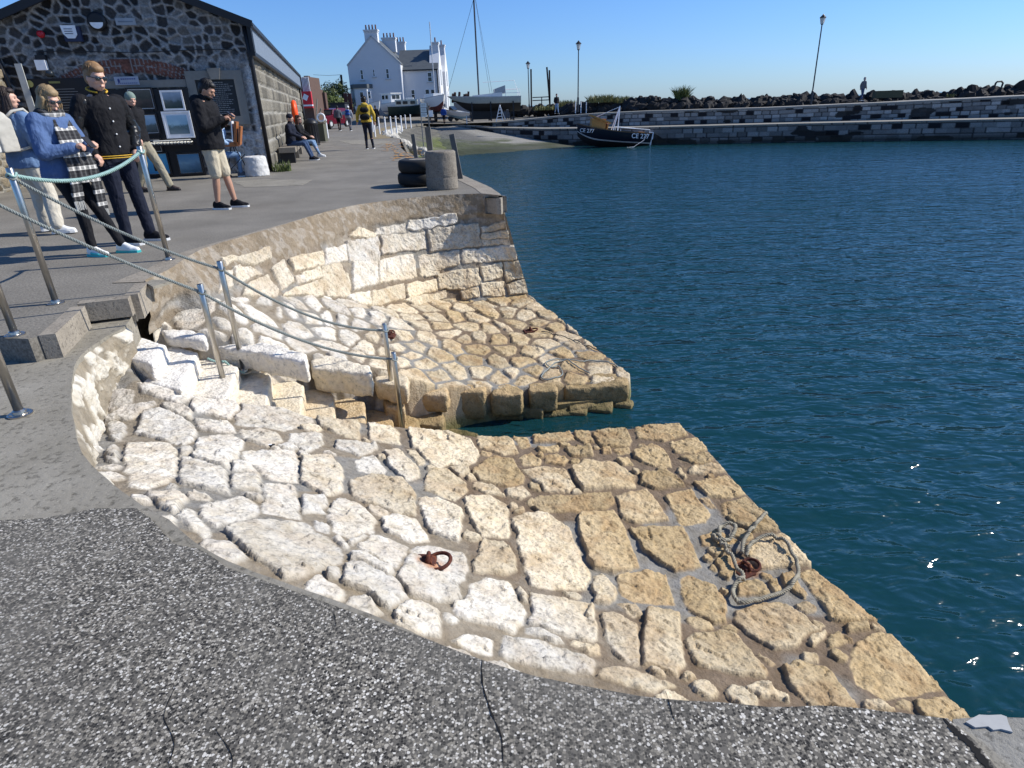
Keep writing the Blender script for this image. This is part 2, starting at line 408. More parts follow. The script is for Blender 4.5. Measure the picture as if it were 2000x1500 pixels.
PC = PZ('''500,155 690,170 800,210 835,260 830,300 780,330 690,320 640,345 520,250
830,185 970,180 1000,200 1025,265 960,275 850,240
1010,185 1070,190 1085,230 1050,240
1100,185 1280,165 1305,200 1240,215 1110,215
1310,165 1370,160 1400,210 1350,220 1310,195
1395,165 1550,140 1585,200 1560,235 1440,235
1600,140 1680,110 1800,115 1855,175 1740,205 1620,190
1770,215 1900,195 1950,245 1890,270 1800,265
1590,260 1680,230 1740,250 1780,335 1700,325 1600,290
1820,290 1950,275 2010,320 1960,350 1850,345
1260,245 1390,235 1390,280 1300,285
1130,240 1225,235 1220,260 1130,258
800,370 910,280 1000,300 1055,390 1050,415 980,430 850,400
1040,290 1090,265 1140,305 1140,330 1060,325
1160,280 1220,270 1270,300 1250,325 1170,315
1050,350 1150,335 1250,350 1295,430 1270,455 1160,450
1290,345 1350,305 1500,310 1600,380 1600,435 1480,440 1340,450 1310,390
1640,365 1760,360 1835,425 1700,440 1630,420
590,370 690,355 770,410 770,460 720,500 580,445
820,405 900,420 965,475 880,470 820,435
975,440 1050,425 1080,465 1040,490 985,475
385,260 450,255 545,350 545,390 490,405 400,330
240,310 320,280 385,350 370,375 250,350
490,250 540,250 575,320 550,330
690,345 780,340 800,370 740,385
210,400 330,380 480,410 525,470 525,570 450,560 300,510 220,470
550,490 650,490 750,540 750,660 730,695 620,660 570,560
775,490 900,480 970,520 985,610 980,680 860,670 800,590
1075,510 1130,475 1480,460 1495,510 1450,545 1130,555
1510,480 1660,455 1760,590 1620,610 1545,590
1750,480 1870,445 1960,560 1940,600 1830,610
1010,590 1060,570 1170,570 1275,640 1310,720 1370,850 1360,930 1200,930 1100,910 1060,800
1325,590 1340,560 1500,550 1550,650 1610,820 1500,850 1400,830 1360,740
1580,640 1830,620 1860,680 1920,815 1800,840 1700,790 1630,720
90,540 170,490 260,520 330,600 310,655 210,675 130,640
360,590 430,575 540,600 590,690 500,700 400,650
240,710 340,660 480,720 480,760 420,820 300,760
130,680 160,670 200,720 180,745
205,695 290,655 300,685 230,715
180,815 250,800 470,920 475,970 400,1030 290,960 165,890
220,755 300,770 420,850 400,865 230,790
500,740 600,715 760,750 775,830 730,900 740,980 680,1000 480,950 450,870
820,790 870,700 950,700 1010,770 1020,840 980,860 820,840
800,900 880,870 990,900 1060,1040 1050,1110 1000,1145 880,1100 730,1060 730,1010 790,960
1040,930 1075,960 1070,995 1040,990
1090,955 1240,970 1400,1010 1405,1180 1360,1185 1200,1140 1095,1100 1110,1040
1400,865 1440,860 1500,920 1500,990 1460,1005 1410,1000
1520,860 1650,840 1750,870 1790,1005 1600,990 1540,960
1450,1060 1500,1050 1610,1110 1620,1290 1590,1305 1520,1260 1460,1170
1665,1040 1690,1030 1810,1050 1830,1310 1800,1350 1640,1300
1530,1010 1600,1010 1635,1050 1590,1065
10,910 60,880 170,935 165,985 130,990 10,935
190,980 280,970 350,1050 320,1060 190,1010
440,1040 500,1000 640,1040 635,1165 540,1140 430,1100
710,1180 780,1150 900,1190 905,1255 800,1230
975,1170 1150,1190 1380,1270 1390,1340 1150,1320 960,1260
1080,1130 1130,1125 1250,1190 1200,1195 1080,1150
1310,1185 1420,1215 1425,1250 1370,1250 1300,1200
1430,1320 1570,1320 1790,1400 1700,1440 1420,1355
100,840 170,825 165,880 110,875
1010,545 1050,540 1050,555 1010,558
1440,245 1475,240 1480,265 1445,268
1500,250 1560,240 1570,262 1520,270
1510,300 1560,290 1590,320 1540,325
1090,415 1140,420 1130,450 1095,440''', 600, 780, 2.5)
PD = PZ('''320,0 480,0 540,55 480,70 370,60
390,110 550,80 635,160 560,180 450,170
525,210 640,180 800,325 790,345 670,350 590,310 530,260
420,370 500,340 600,390 520,430 430,410
640,400 820,365 870,375 975,495 950,510 850,520 720,535 640,460
910,560 960,535 1060,575 1280,770 1280,785 1140,795 1060,780 960,640
810,570 860,560 930,660 920,680 830,620
1130,810 1240,800 1240,825 1140,840
1050,860 1090,845 1150,885 1060,915
960,860 1020,840 1020,880 970,905
600,740 680,700 800,695 900,740 995,825 930,860 880,905 780,920 650,845 600,790
335,575 370,560 490,620 545,690 540,790 480,795 370,740 335,650
350,890 400,850 510,830 590,860 735,1030 730,1055 600,1045 400,1000
820,1010 900,990 1040,1030 1080,1070 1190,1225 960,1200 870,1110
1150,990 1190,890 1300,845 1390,865 1490,960 1595,1105 1310,1165 1180,1090
1395,1170 1430,1185 1430,1220 1375,1210
1465,1185 1620,1155 1735,1245 1640,1290 1500,1260
640,1110 720,1090 850,1150 850,1175 700,1150
1230,1190 1290,1195 1350,1225 1230,1225
500,490 560,465 600,500 560,585 510,560
610,610 700,590 745,640 720,655 600,655
745,590 780,590 805,640 770,645
425,190 465,190 485,228 460,228
320,40 350,80 340,90 310,60
920,940 980,950 990,990 930,980
700,940 720,950 770,990 760,1000''', 1200, 900, 2.5)

# ------------------------------------------------------------------ slab / quay outlines (plan)
ZS = -0.17
curve_px = [(262, 612), (240, 640), (200, 662), (150, 705), (140, 780), (160, 880), (240, 960), (330, 1015), (420, 1085), (560, 1138), (740, 1205), (950, 1295), (1200, 1352), (1450, 1375), (1690, 1388), (1850, 1405)]
CURVE = [at(x, y, ZS)[:2] for x, y in curve_px]
def wob(poly, step=.05, amp=.012, s=3, closed=False):
    out = []
    for i in range(len(poly) - (0 if closed else 1)):
        a = np.array(poly[i]); b = np.array(poly[(i + 1) % len(poly)]); L = np.linalg.norm(b - a); k = max(1, int(L / step)); nn = np.array([-(b - a)[1], (b - a)[0]]) / (L + 1e-9)
        for j in range(k):
            p = a + (b - a) * j / k; p = p + nn * (fbm(np.array([p[0] * 6]), np.array([p[1] * 6]), s=s)[0] - .5) * 2 * amp; out.append(p)
    if not closed: out.append(np.array(poly[-1]))
    return out
def smooth_line(pts, n=6):
    """Catmull-Rom"""
    P = [np.array(p, float) for p in pts]; P = [2 * P[0] - P[1]] + P + [2 * P[-1] - P[-2]]; o = []
    for i in range(1, len(P) - 2):
        for k in range(n):
            t = k / n; o.append(.5 * (2 * P[i] + (P[i + 1] - P[i - 1]) * t + (2 * P[i - 1] - 5 * P[i] + 4 * P[i + 1] - P[i + 2]) * t * t + (3 * P[i] - P[i - 1] - 3 * P[i + 1] + P[i + 2]) * t ** 3))
    o.append(P[-2]); return o
SC = smooth_line(CURVE, 5)

# ------------------------------------------------------------------ front landing (irregular limestone setts, sloping to the water)
FRONT = TPS([(240, 700, -.42), (270, 745, -.50), (390, 780, -.66), (470, 790, -.78), (560, 800, -.92), (700, 835, -1.12), (850, 855, -1.38), (950, 850, -1.55), (1100, 845, -1.68), (1250, 838, -1.73), (1340, 832, -1.77),
             (1430, 930, -1.77), (1530, 1030, -1.77), (1600, 1120, -1.77), (1730, 1220, -1.74), (1895, 1400, -1.68),
             (190, 800, -.62), (230, 880, -.46), (270, 940, -.34), (340, 1000, -.26), (440, 1075, -.28), (560, 1135, -.38), (740, 1210, -.56), (950, 1300, -.80), (1200, 1350, -1.08), (1450, 1370, -1.32), (1690, 1390, -1.48),
             (500, 900, -.68), (700, 1000, -.86), (900, 1080, -1.05), (1150, 1150, -1.36), (1400, 1150, -1.62), (1150, 950, -1.55)], .03)
front_px = [(225, 655), (275, 742), (390, 775), (475, 785), (560, 797), (625, 815), (740, 826), (840, 838), (930, 850), (1100, 842), (1240, 833), (1325, 828), (1360, 850), (1430, 928), (1525, 1030), (1600, 1118), (1728, 1222), (1800, 1290), (1905, 1405)]
fb = [FRONT.hit(x, y)[:2] for x, y in front_px]
inner = [c + np.array(d) for c, d in zip([SC[-1], SC[-12], SC[-24], SC[-36], SC[-48], SC[-58], SC[12]], [(.4, -.15), (0, -.2), (0, -.25), (-.1, -.25), (-.2, -.15), (-.3, 0), (-.25, .1)])]
FB = fb + inner
rs = .0085
xs = np.arange(min(p[0] for p in FB) - .1, max(p[0] for p in FB) + .15, rs); ys = np.arange(min(p[1] for p in FB) - .05, max(p[1] for p in FB) + .15, rs)
X, Y = np.meshgrid(xs, ys, indexing='ij')
B = sdf(FB, X, Y)
Z = FRONT(X, Y)
def stones(X, Y, polys, warp=.010, edge=.028, hgt=.035, s=0, seeds=None):
    H = np.zeros(X.shape); ID = np.zeros(X.shape, int); DD = np.full(X.shape, -9.0); D2_ = np.full(X.shape, -9.0)
    wx = (fbm(X * 9, Y * 9, s=s + 5, o=4) - .5) * warp * 4; wy = (fbm(X * 9, Y * 9, s=s + 9, o=4) - .5) * warp * 4
    for k, p in enumerate(polys):
        p = np.array(p); x0, y0 = p.min(0) - .08; x1, y1 = p.max(0) + .08
        i0, i1 = np.searchsorted(X[:, 0], [x0, x1]); j0, j1 = np.searchsorted(Y[0], [y0, y1])
        if i1 - i0 < 2 or j1 - j0 < 2: continue
        sl = (slice(i0, i1), slice(j0, j1))
        d = sdf(p, X[sl] + wx[sl], Y[sl] + wy[sl])
        b = d > DD[sl]; D2_[sl] = np.where(b, DD[sl], np.maximum(D2_[sl], d)); DD[sl] = np.where(b, d, DD[sl]); ID[sl] = np.where(b, k + 1, ID[sl])
    if seeds: return np.minimum(DD + seeds, (DD - D2_) * .5 - .0045), ID
    return DD, ID
def fillers(X, Y, DD, B, rmin=.045, rmax=.10, seed=4, tries=1400):
    rng = random.Random(seed); out = []
    n, m_ = X.shape
    for _ in range(tries):
        i = rng.randrange(n); j = rng.randrange(m_)
        if B[i, j] < .05: continue
        r = -DD[i, j] - .012
        x, y = X[i, j], Y[i, j]
        for (cx, cy, cr) in out: r = min(r, math.hypot(cx - x, cy - y) - cr - .015)
        if r < rmin * .55: continue
        out.append((x, y, min(r, rmax)))
    ps = []
    for (x, y, r) in out:
        a0 = rng.random() * 6; k = rng.choice((5, 6, 7)); ps.append([(x + r * 1.1 * math.cos(a0 + t * 6.283 / k) * rng.uniform(.75, 1.1), y + r * 1.1 * math.sin(a0 + t * 6.283 / k) * rng.uniform(.75, 1.1)) for t in range(k)])
    return ps
def stone_relief(X, Y, Z, DD, ID, s=0, hgt=.018, edge=.014, tone=None, rockamp=1.0):
    rng = np.random.RandomState(s + 7); k = int(ID.max()) + 1
    tx, ty, tz, tc, wr = rng.uniform(-.05, .05, k), rng.uniform(-.05, .05, k), rng.uniform(-.006, .014, k), rng.uniform(0, 1, k), rng.uniform(0, 1, k)
    cx = np.bincount(ID.ravel(), X.ravel(), k) / np.maximum(1, np.bincount(ID.ravel(), minlength=k)); cy = np.bincount(ID.ravel(), Y.ravel(), k) / np.maximum(1, np.bincount(ID.ravel(), minlength=k))
    ins = sst(0, edge, DD); top = np.clip(ins, 0, 1) ** .7
    h = top * (hgt + tz[ID] + tx[ID] * (X - cx[ID]) + ty[ID] * (Y - cy[ID]))
    n1 = fbm(X * 14, Y * 14, s=s + 21, o=4) - .5; n2 = np.abs(fbm(X * 26, Y * 26, s=s + 33, o=4) - .5); n3 = fbm(X * 60, Y * 60, s=s + 41, o=2) - .5
    ax = (X * np.cos(wr[ID] * 3.1) + Y * np.sin(wr[ID] * 3.1)); strata = fbm(ax * 22 + ID * 3.7, (X * np.sin(wr[ID] * 3.1) - Y * np.cos(wr[ID] * 3.1)) * 5, s=s + 61, o=3) - .5
    wX = X + .012 * (fbm(X * 30, Y * 30, s=s + 81, o=2) - .5); wY = Y + .012 * (fbm(X * 30, Y * 30, s=s + 82, o=2) - .5)
    facet = cell_tilt(wX, wY, .075, s + 71, .010) + cell_tilt(wX, wY, .032, s + 72, .0045) + cell_tilt(wX, wY, .20, s + 73, .012)
    h = h + top * rockamp * (.010 * n1 - .014 * n2 + .007 * n3 + .010 * strata + facet)
    mort = .006 * (fbm(X * 20, Y * 20, s=s + 3, o=4) - .5) * 2 + .010 * (fbm(X * 4, Y * 4, s=s + 4, o=2) - .5)
    h = h + (1 - top) * mort
    mm = sst(-.004, .010, DD)[..., None]
    t = tone[..., None] if tone is not None else np.zeros(X.shape + (1,))
    t = np.clip(t + (tc[ID][..., None] - .5) * .35, 0, 1)
    white = np.array([.64, .605, .54]); cream = np.array([.64, .55, .40]); tan = np.array([.46, .34, .18])
    stc = white * (1 - sst(0, .5, t)) + cream * sst(0, .5, t); stc = stc * (1 - sst(.55, 1.1, t)) + tan * sst(.55, 1.1, t)
    stc = stc * (.82 + .28 * wr[ID][..., None])
    pat = sst(.46, .66, fbm(X * 6, Y * 6, s=s + 55, o=5))[..., None]
    crev = (1 - .45 * sst(.035, .0, np.abs(n2)))[..., None]; stc = stc * crev
    stc = stc * (1 - pat * (.14 + .30 * t)) + np.array([.34, .21, .10]) * pat * (.14 + .30 * t)
    wet = sst(.54, .60, fbm(X * 1.3 + 4, Y * 1.3, s=s + 60, o=3))[..., None]
    mc = (np.array([.25, .215, .165]) * (1 - np.clip(t * 1.4, 0, 1)) + np.array([.17, .125, .085]) * np.clip(t * 1.4, 0, 1)) * (1 - wet) + np.array([.23, .22, .20]) * wet
    mc = mc * (.8 + .4 * fbm(X * 30, Y * 30, s=s + 70, o=3))[..., None]
    return h, stc * mm + mc * (1 - mm)
def to_plan(polys, S_): return [[tuple(S_.hit(x, y)[:2]) for x, y in p] for p in polys]
fp = to_plan(PA + PC + PD, FRONT)
DD, ID = stones(X, Y, fp, s=1)
fl = fillers(X, Y, DD, B, .05)
DD, ID = stones(X, Y, fp + fl, s=1, seeds=.014)
pxx, pyy = proj(np.stack([X, Y, Z], -1))
tone = np.clip(sst(-.85, -1.75, Z) * .95 + .12 * sst(-.6, -1.0, Z), 0, 1)
h, C = stone_relief(X, Y, Z, DD, ID, 1, tone=tone)
low = fbm(X * 1.6, Y * 1.6, s=90, o=3) - .5
Zf = Z + h * 1.15 + .03 * low
Zf = np.where(B < .05, Zf - .03 * sst(.05, 0, B), Zf)
Zf = np.where(B < 0, Zf + B * 9, Zf)
# rust stains round the two mooring rings
RINGS = [FRONT.hit(850, 1106), FRONT.hit(1462, 1112)]
for (cx_, cy_, _), R_ in zip(RINGS, (.11, .13)):
    dd = np.hypot(X - cx_ + .02, Y - cy_) + .05 * (fbm(X * 20, Y * 20, s=8) - .5)
    k = (sst(R_, R_ * .3, dd) * .75)[..., None]; C = C * (1 - k) + np.array([.42, .15, .04]) * k
# algae close to the waterline
k = (sst(-1.76, -1.88, Zf) * .8)[..., None]; C = C * (1 - k) + np.array([.10, .11, .03]) * k
inslab = sdf([tuple(p) for p in SC] + [(1.3, -1), (-6, -1), (-6, 4.4)], X, Y)
Zf = np.where(inslab > -.01, np.minimum(Zf, ZS - .03 - np.clip(inslab, 0, 1) * .3), Zf)
me = gridmesh('front_landing', np.stack([X, Y, Zf], -1), B > -.16, C)
struct('front_landing', me, M_STONE)
LZ = (xs, ys, Zf)
def fz(x, y):
    i = int(np.clip(np.searchsorted(xs, x), 0, len(xs) - 1)); j = int(np.clip(np.searchsorted(ys, y), 0, len(ys) - 1)); return Zf[i, j]

# ------------------------------------------------------------------ back landing
BACK = TPS([(1035, 580, -1.68), (900, 588, -1.55), (760, 605, -1.22), (640, 592, -.78), (540, 590, -.55), (440, 592, -.32), (360, 600, -.36), (310, 640, -.42), (400, 668, -.52), (480, 690, -.62), (600, 700, -.84), (720, 718, -1.06), (830, 745, -1.34), (900, 752, -1.50), (1000, 752, -1.60), (1100, 742, -1.66), (1225, 738, -1.72),
            (1130, 655, -1.71), (1080, 615, -1.69), (1180, 695, -1.72), (950, 660, -1.55), (800, 660, -1.26), (650, 640, -.92), (550, 640, -.70), (1050, 690, -1.64)], .03)
back_px = [(1033, 577), (1080, 612), (1128, 652), (1180, 693), (1230, 733), (1228, 748), (1100, 752), (1000, 757), (905, 757), (830, 748), (730, 720), (600, 690), (480, 668), (400, 650), (310, 640)]
bb = [BACK.hit(x, y)[:2] for x, y in back_px]
BB = bb + [np.array(p) for p in ((-3.2, 5.25), (-3.2, 6.3), (-2.9, 7.9), (-2.4, 9.0), (-1.7, 10.1), (-.7, 10.5), (.15, 10.3))]
seedB = '''690,500 660,640 440,640 300,640 480,640 600,655 700,670 560,700 330,660 240,700 130,690 390,670 480,700 290,760 430,760 180,800 90,720 540,760 620,710 700,740 780,700 870,730 50,770 300,820 440,830 560,830 650,790 620,880 740,840 820,790 900,780 690,880 830,860 960,830 1000,910 880,900 1060,870 1120,830 1010,800 980,730 930,700 1060,700 1080,740 1130,770 1160,650 1250,640 1340,620 1130,700 1230,700 1300,680 1180,790 1230,850 1140,940 1220,890 1260,950 1330,900 1240,790 1300,750 1360,740 1370,680 1440,630 1340,800 1380,850 1400,960 1440,900 1420,800 1460,690 1480,860 1520,770 1550,820 1530,720 1590,740 1500,940 1560,900 1570,960 1640,790 1620,860 1680,920 1660,980 1740,870 1690,830 1780,930 1000,650 1080,640 1100,610 1200,620 900,660 840,680 950,960 1060,960 1550,690 1440,980 1600,990 1330,970 1500,650 1560,640 1190,740 1400,730 880,840 930,870 760,780 780,900 520,890'''
sb = [BACK.hit(400 + float(a.split(',')[0]) / 2.3256, 320 + float(a.split(',')[1]) / 2.3256)[:2] for a in seedB.split()]
sb = np.array(sb)
rs = .012
xb = np.arange(-3.25, 1.75, rs); yb = np.arange(4.7, 10.5, rs)
XB, YB = np.meshgrid(xb, yb, indexing='ij'); BBd = sdf(BB, XB, YB)
ZB = np.clip(BACK(XB, YB), -2.2, .0)
def vor_stones(X, Y, seeds, s=0, warp=.06, an=(1, 1)):
    wx = X + (fbm(X * 5, Y * 5, s=s + 2, o=3) - .5) * warp; wy = Y + (fbm(X * 5, Y * 5, s=s + 6, o=3) - .5) * warp
    f1 = np.full(X.shape, 1e9); f2 = f1.copy(); i1 = np.zeros(X.shape, int)
    for k, (cx, cy) in enumerate(seeds):
        d = np.hypot((wx - cx) * an[0], (wy - cy) * an[1])
        nb = d < f1; f2 = np.where(nb, f1, np.minimum(f2, d)); f1 = np.where(nb, d, f1); i1 = np.where(nb, k + 1, i1)
    return (f2 - f1) * .5 - .012 - .022 * fbm(X * 3, Y * 3, s=s + 8, o=3), i1
# extra seeds where the traced ones are far apart
rng = random.Random(5); ex = list(map(tuple, sb))
for _ in range(3000):
    p = (rng.uniform(-3.2, 1.6), rng.uniform(4.9, 10.3))
    if min(math.hypot(p[0] - q[0], (p[1] - q[1]) * .7) for q in ex) > .27: ex.append(p)
DB, IB = vor_stones(XB, YB, ex, 3, .09, (1, .75))
toneB = np.clip(sst(-.85, -1.6, ZB) * .85, 0, 1) * (.75 + .5 * fbm(XB * 2, YB * 2, s=44, o=2))
hB, CB = stone_relief(XB, YB, ZB, DB + .004, IB, 5, edge=.024, tone=toneB)
ZBf = ZB + hB
ZBf = np.where(BBd < 0, ZBf + BBd * 9, ZBf)
k = (sst(-1.74, -1.88, ZBf) * .8)[..., None]; CB = CB * (1 - k) + np.array([.10, .11, .03]) * k
struct('back_landing', gridmesh('back_landing', np.stack([XB, YB, ZBf], -1), BBd > -.2, CB), M_STONE)
def bz(x, y):
    i = int(np.clip(np.searchsorted(xb, x), 0, len(xb) - 1)); j = int(np.clip(np.searchsorted(yb, y), 0, len(yb) - 1)); return ZBf[i, j]

# limestone blocks (kerbs, coping, treads): one material whose tone varies by height
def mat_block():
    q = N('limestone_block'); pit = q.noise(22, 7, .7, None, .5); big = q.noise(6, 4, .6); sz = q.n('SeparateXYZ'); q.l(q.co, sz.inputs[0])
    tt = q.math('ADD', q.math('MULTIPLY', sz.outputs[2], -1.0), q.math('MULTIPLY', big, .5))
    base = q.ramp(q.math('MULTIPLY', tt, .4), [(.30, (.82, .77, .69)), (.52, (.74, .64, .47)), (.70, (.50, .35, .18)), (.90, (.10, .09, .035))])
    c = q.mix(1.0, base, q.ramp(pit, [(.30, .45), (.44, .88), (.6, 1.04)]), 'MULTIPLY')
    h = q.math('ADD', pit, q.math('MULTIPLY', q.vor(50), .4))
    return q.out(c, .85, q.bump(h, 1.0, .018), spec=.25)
M_BLOCK = mat_block()
# outer kerb blocks along the inlet side of the back landing: (px polygon of the top face, top z)
def block(name, pxs, zt, zb, vox=.02, shrink=.012, parent=None):
    P = [at(x, y, zt)[:2] for x, y in pxs]; c = sum(P) / len(P)
    P = [p + (c - p) / np.linalg.norm(c - p) * shrink for p in P]
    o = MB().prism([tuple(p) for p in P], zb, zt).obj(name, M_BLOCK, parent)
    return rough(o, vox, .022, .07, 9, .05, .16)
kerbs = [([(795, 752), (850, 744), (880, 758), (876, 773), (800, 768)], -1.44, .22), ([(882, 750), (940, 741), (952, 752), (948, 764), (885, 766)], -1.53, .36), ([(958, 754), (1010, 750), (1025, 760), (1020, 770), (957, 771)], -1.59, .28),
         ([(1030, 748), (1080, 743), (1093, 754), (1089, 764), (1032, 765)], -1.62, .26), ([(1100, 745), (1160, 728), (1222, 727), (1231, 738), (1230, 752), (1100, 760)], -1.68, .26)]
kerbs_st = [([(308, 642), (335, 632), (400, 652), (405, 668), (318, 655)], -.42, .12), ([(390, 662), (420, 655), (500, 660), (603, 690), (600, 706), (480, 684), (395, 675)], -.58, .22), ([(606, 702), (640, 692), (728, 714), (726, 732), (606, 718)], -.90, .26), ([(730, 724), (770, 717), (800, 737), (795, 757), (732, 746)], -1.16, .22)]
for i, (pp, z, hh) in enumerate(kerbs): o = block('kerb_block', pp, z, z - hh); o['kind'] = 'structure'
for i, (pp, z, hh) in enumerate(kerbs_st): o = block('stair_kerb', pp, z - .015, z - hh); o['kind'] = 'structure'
# second course and rubble under the kerb blocks
for pp, z in (([(790, 800), (868, 800), (868, 830), (800, 830)], -1.68), ([(745, 770), (790, 778), (790, 800), (750, 795)], -1.42)): o = block('kerb_block', pp, z, z - .4); o['kind'] = 'structure'
pts = [at(*p, -1.8)[:2] for p in ((885, 800), (960, 800), (1040, 797), (1130, 787), (1222, 778))]
rng = random.Random(8)
for k in range(11):
    t = min(3.999, max(0, k / 10 * 3.999 + rng.uniform(-.15, .15))); i = int(t); p = pts[i] + (pts[i + 1] - pts[i]) * (t - i)
    MBo = MB().box((p[0], p[1] + rng.uniform(.08, .16), -2.0 + rng.uniform(-.03, .04)), (rng.uniform(.2, .34), .2, .22), rng.uniform(-.3, .3), ('X', rng.uniform(-.3, .3)))
    o = MBo.obj('kerb_rubble', M_BLOCK); rough(o, .022, .03, .06, 2); o['kind'] = 'structure'
# core below the kerbs so that no gap shows
core = [tuple(at(x, y, -1.7)[:2]) for x, y in ((800, 790), (880, 790), (1000, 780), (1100, 768), (1225, 752), (1190, 700), (900, 740))]
struct('landing_core', MB().prism(core, -3, -1.84).mesh(), M_BLOCK)
# stair treads
treads = [([(212, 640), (240, 640), (222, 690), (205, 680)], -.30), ([(226, 655), (262, 655), (318, 672), (294, 708), (268, 700), (226, 690)], -.40), ([(300, 690), (340, 678), (382, 688), (352, 756), (285, 742)], -.55),
          ([(372, 700), (400, 700), (460, 716), (437, 778), (362, 765)], -.72), ([(446, 725), (480, 722), (524, 732), (516, 800), (432, 795)], -.88), ([(520, 740), (560, 742), (590, 752), (584, 812), (512, 806)], -1.04),
          ([(585, 760), (620, 762), (648, 770), (652, 830), (580, 818)], -1.20), ([(645, 775), (680, 778), (709, 785), (712, 840), (645, 838)], -1.36), ([(700, 795), (735, 800), (760, 806), (772, 845), (705, 845)], -1.52),
          ([(755, 805), (790, 808), (814, 818), (826, 850), (765, 850)], -1.66), ([(806, 822), (840, 826), (868, 835), (880, 860), (820, 860)], -1.80), ([(860, 835), (900, 838), (930, 845), (940, 870), (870, 870)], -1.93)]
stp = bpy.data.meshes.new('x')
for pp, z in treads:
    P = [at(x, y, z)[:2] for x, y in pp]; c = sum(P) / len(P)
    P = [p + (p - c) * .10 for p in P]
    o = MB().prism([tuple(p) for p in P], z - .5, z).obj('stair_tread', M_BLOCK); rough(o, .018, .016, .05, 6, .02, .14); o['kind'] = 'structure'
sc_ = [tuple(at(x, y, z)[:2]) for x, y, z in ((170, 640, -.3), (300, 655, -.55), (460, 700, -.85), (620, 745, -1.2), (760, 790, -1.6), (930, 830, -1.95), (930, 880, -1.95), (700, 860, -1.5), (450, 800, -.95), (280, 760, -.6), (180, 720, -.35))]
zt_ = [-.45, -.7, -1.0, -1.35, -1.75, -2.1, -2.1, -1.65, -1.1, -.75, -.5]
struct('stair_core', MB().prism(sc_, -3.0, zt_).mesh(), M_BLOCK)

# ------------------------------------------------------------------ lower slab (concrete apron + exposed aggregate paving)
def sheet(name, poly, z, mat, depth=1.3, skirt=None):
    P = [tuple(map(float, p)) for p in poly]
    struct(name, MB().prism(P, z - depth, z).mesh(), skirt or mat)
edge = wob(SC, .04, .010)
slab = [tuple(p) for p in edge] + [tuple(at(1905, 1450, ZS)[:2] + np.array([0.02, 0])), (1.25, .75), (1.2, -2), (-9, -2), (-9, 4.35), tuple(at(60, 668, ZS)[:2]), tuple(at(150, 640, ZS)[:2])]
struct('apron', MB().prism(slab, ZS - 1.6, ZS).mesh(), M_CONC)
# rough plaster and exposed rubble on the curved drop below the apron
CL = resample(np.array([p for p in SC[4:42]]), 420); tn = np.gradient(CL, axis=0); tn /= np.linalg.norm(tn, axis=1, keepdims=True); nv2 = np.stack([-tn[:, 1], tn[:, 0]], 1)
if nv2[200, 0] < 0: nv2 = -nv2
aa = np.linspace(0, np.linalg.norm(np.diff(CL, axis=0), axis=1).sum(), 420)[:, None]; zc2 = np.linspace(ZS - .001, -.95, 100)[None]; A2 = aa + 0 * zc2; Z2_ = zc2 + 0 * aa
rb = sst(.50, .62, fbm(A2 * 7, Z2_ * 9, s=101, o=4) + .16 * sst(-.25, -.6, Z2_)); fd = sst(0, .07, ZS - Z2_); oo = -.012 + .022 * fd + .10 * (ZS - Z2_) + fd * (.03 * (fbm(A2 * 9, Z2_ * 9, s=102) - .5) + .03 * rb * fbm(A2 * 20, Z2_ * 20, s=103))
PC2 = np.stack([CL[:, None, 0] + nv2[:, None, 0] * oo, CL[:, None, 1] + nv2[:, None, 1] * oo, Z2_], -1); pc = np.array([.27, .235, .18]) * (.7 + .6 * fbm(A2 * 12, Z2_ * 12, s=104)[..., None])
struct('apron_face', gridmesh('af', PC2, None, pc * (1 - rb[..., None]) + np.array([.60, .565, .49]) * rb[..., None]), M_STONE)
# aggregate sheet 4 mm above the apron, following the curve from about pixel (300,1000) on
i0 = min(range(len(edge)), key=lambda i: np.hypot(*(edge[i] - at(345, 1035, ZS)[:2])))
gl = [tuple(at(x, y, ZS)[:2]) for x, y in ((0, 1020), (90, 1012), (190, 992), (230, 995), (270, 992), (300, 1012), (345, 1060), (385, 1075), (440, 1108))]
gv = [tuple(p) for p in edge[i0 + 22:]] + [tuple(at(1905, 1450, ZS)[:2]), (1.15, .75), (1.1, -1.9), (-8.9, -1.9)] + [(-8.9, 2.6)] + [tuple(p) for p in wob(gl, .03, .02, 9)]
struct('aggregate_paving', MB().prism(gv, ZS - .1, ZS + .004).mesh(), M_GRAVEL)
# right-hand quay corner slab, with an open joint against the paving
qc = [(1862, 1402), (1905, 1398), (1960, 1398), (2010, 1400), (2300, 1405), (2300, 1900), (2050, 1800), (1990, 1560), (1935, 1500), (1895, 1455), (1865, 1425)]
o = MB().prism([tuple(at(x, y, ZS)[:2]) for x, y in qc], ZS - 2.4, ZS - .005).obj('quay_corner', mat_concrete('corner_concrete', (.19, .18, .155), (.28, .265, .23), 2), None); o['kind'] = 'structure'
wp = [(1886, 1410), (1912, 1396), (1930, 1397), (1955, 1396), (1966, 1400), (1970, 1415), (1978, 1430), (1955, 1424), (1940, 1426), (1930, 1419), (1905, 1421)]
o = MB().prism([tuple(at(x, y, ZS)[:2]) for x, y in wp], ZS - .01, ZS + .001).obj('paint_patch', plain('white_paint_worn', (.36, .36, .345), .6, var=.2, sc=20)); o['kind'] = 'structure'

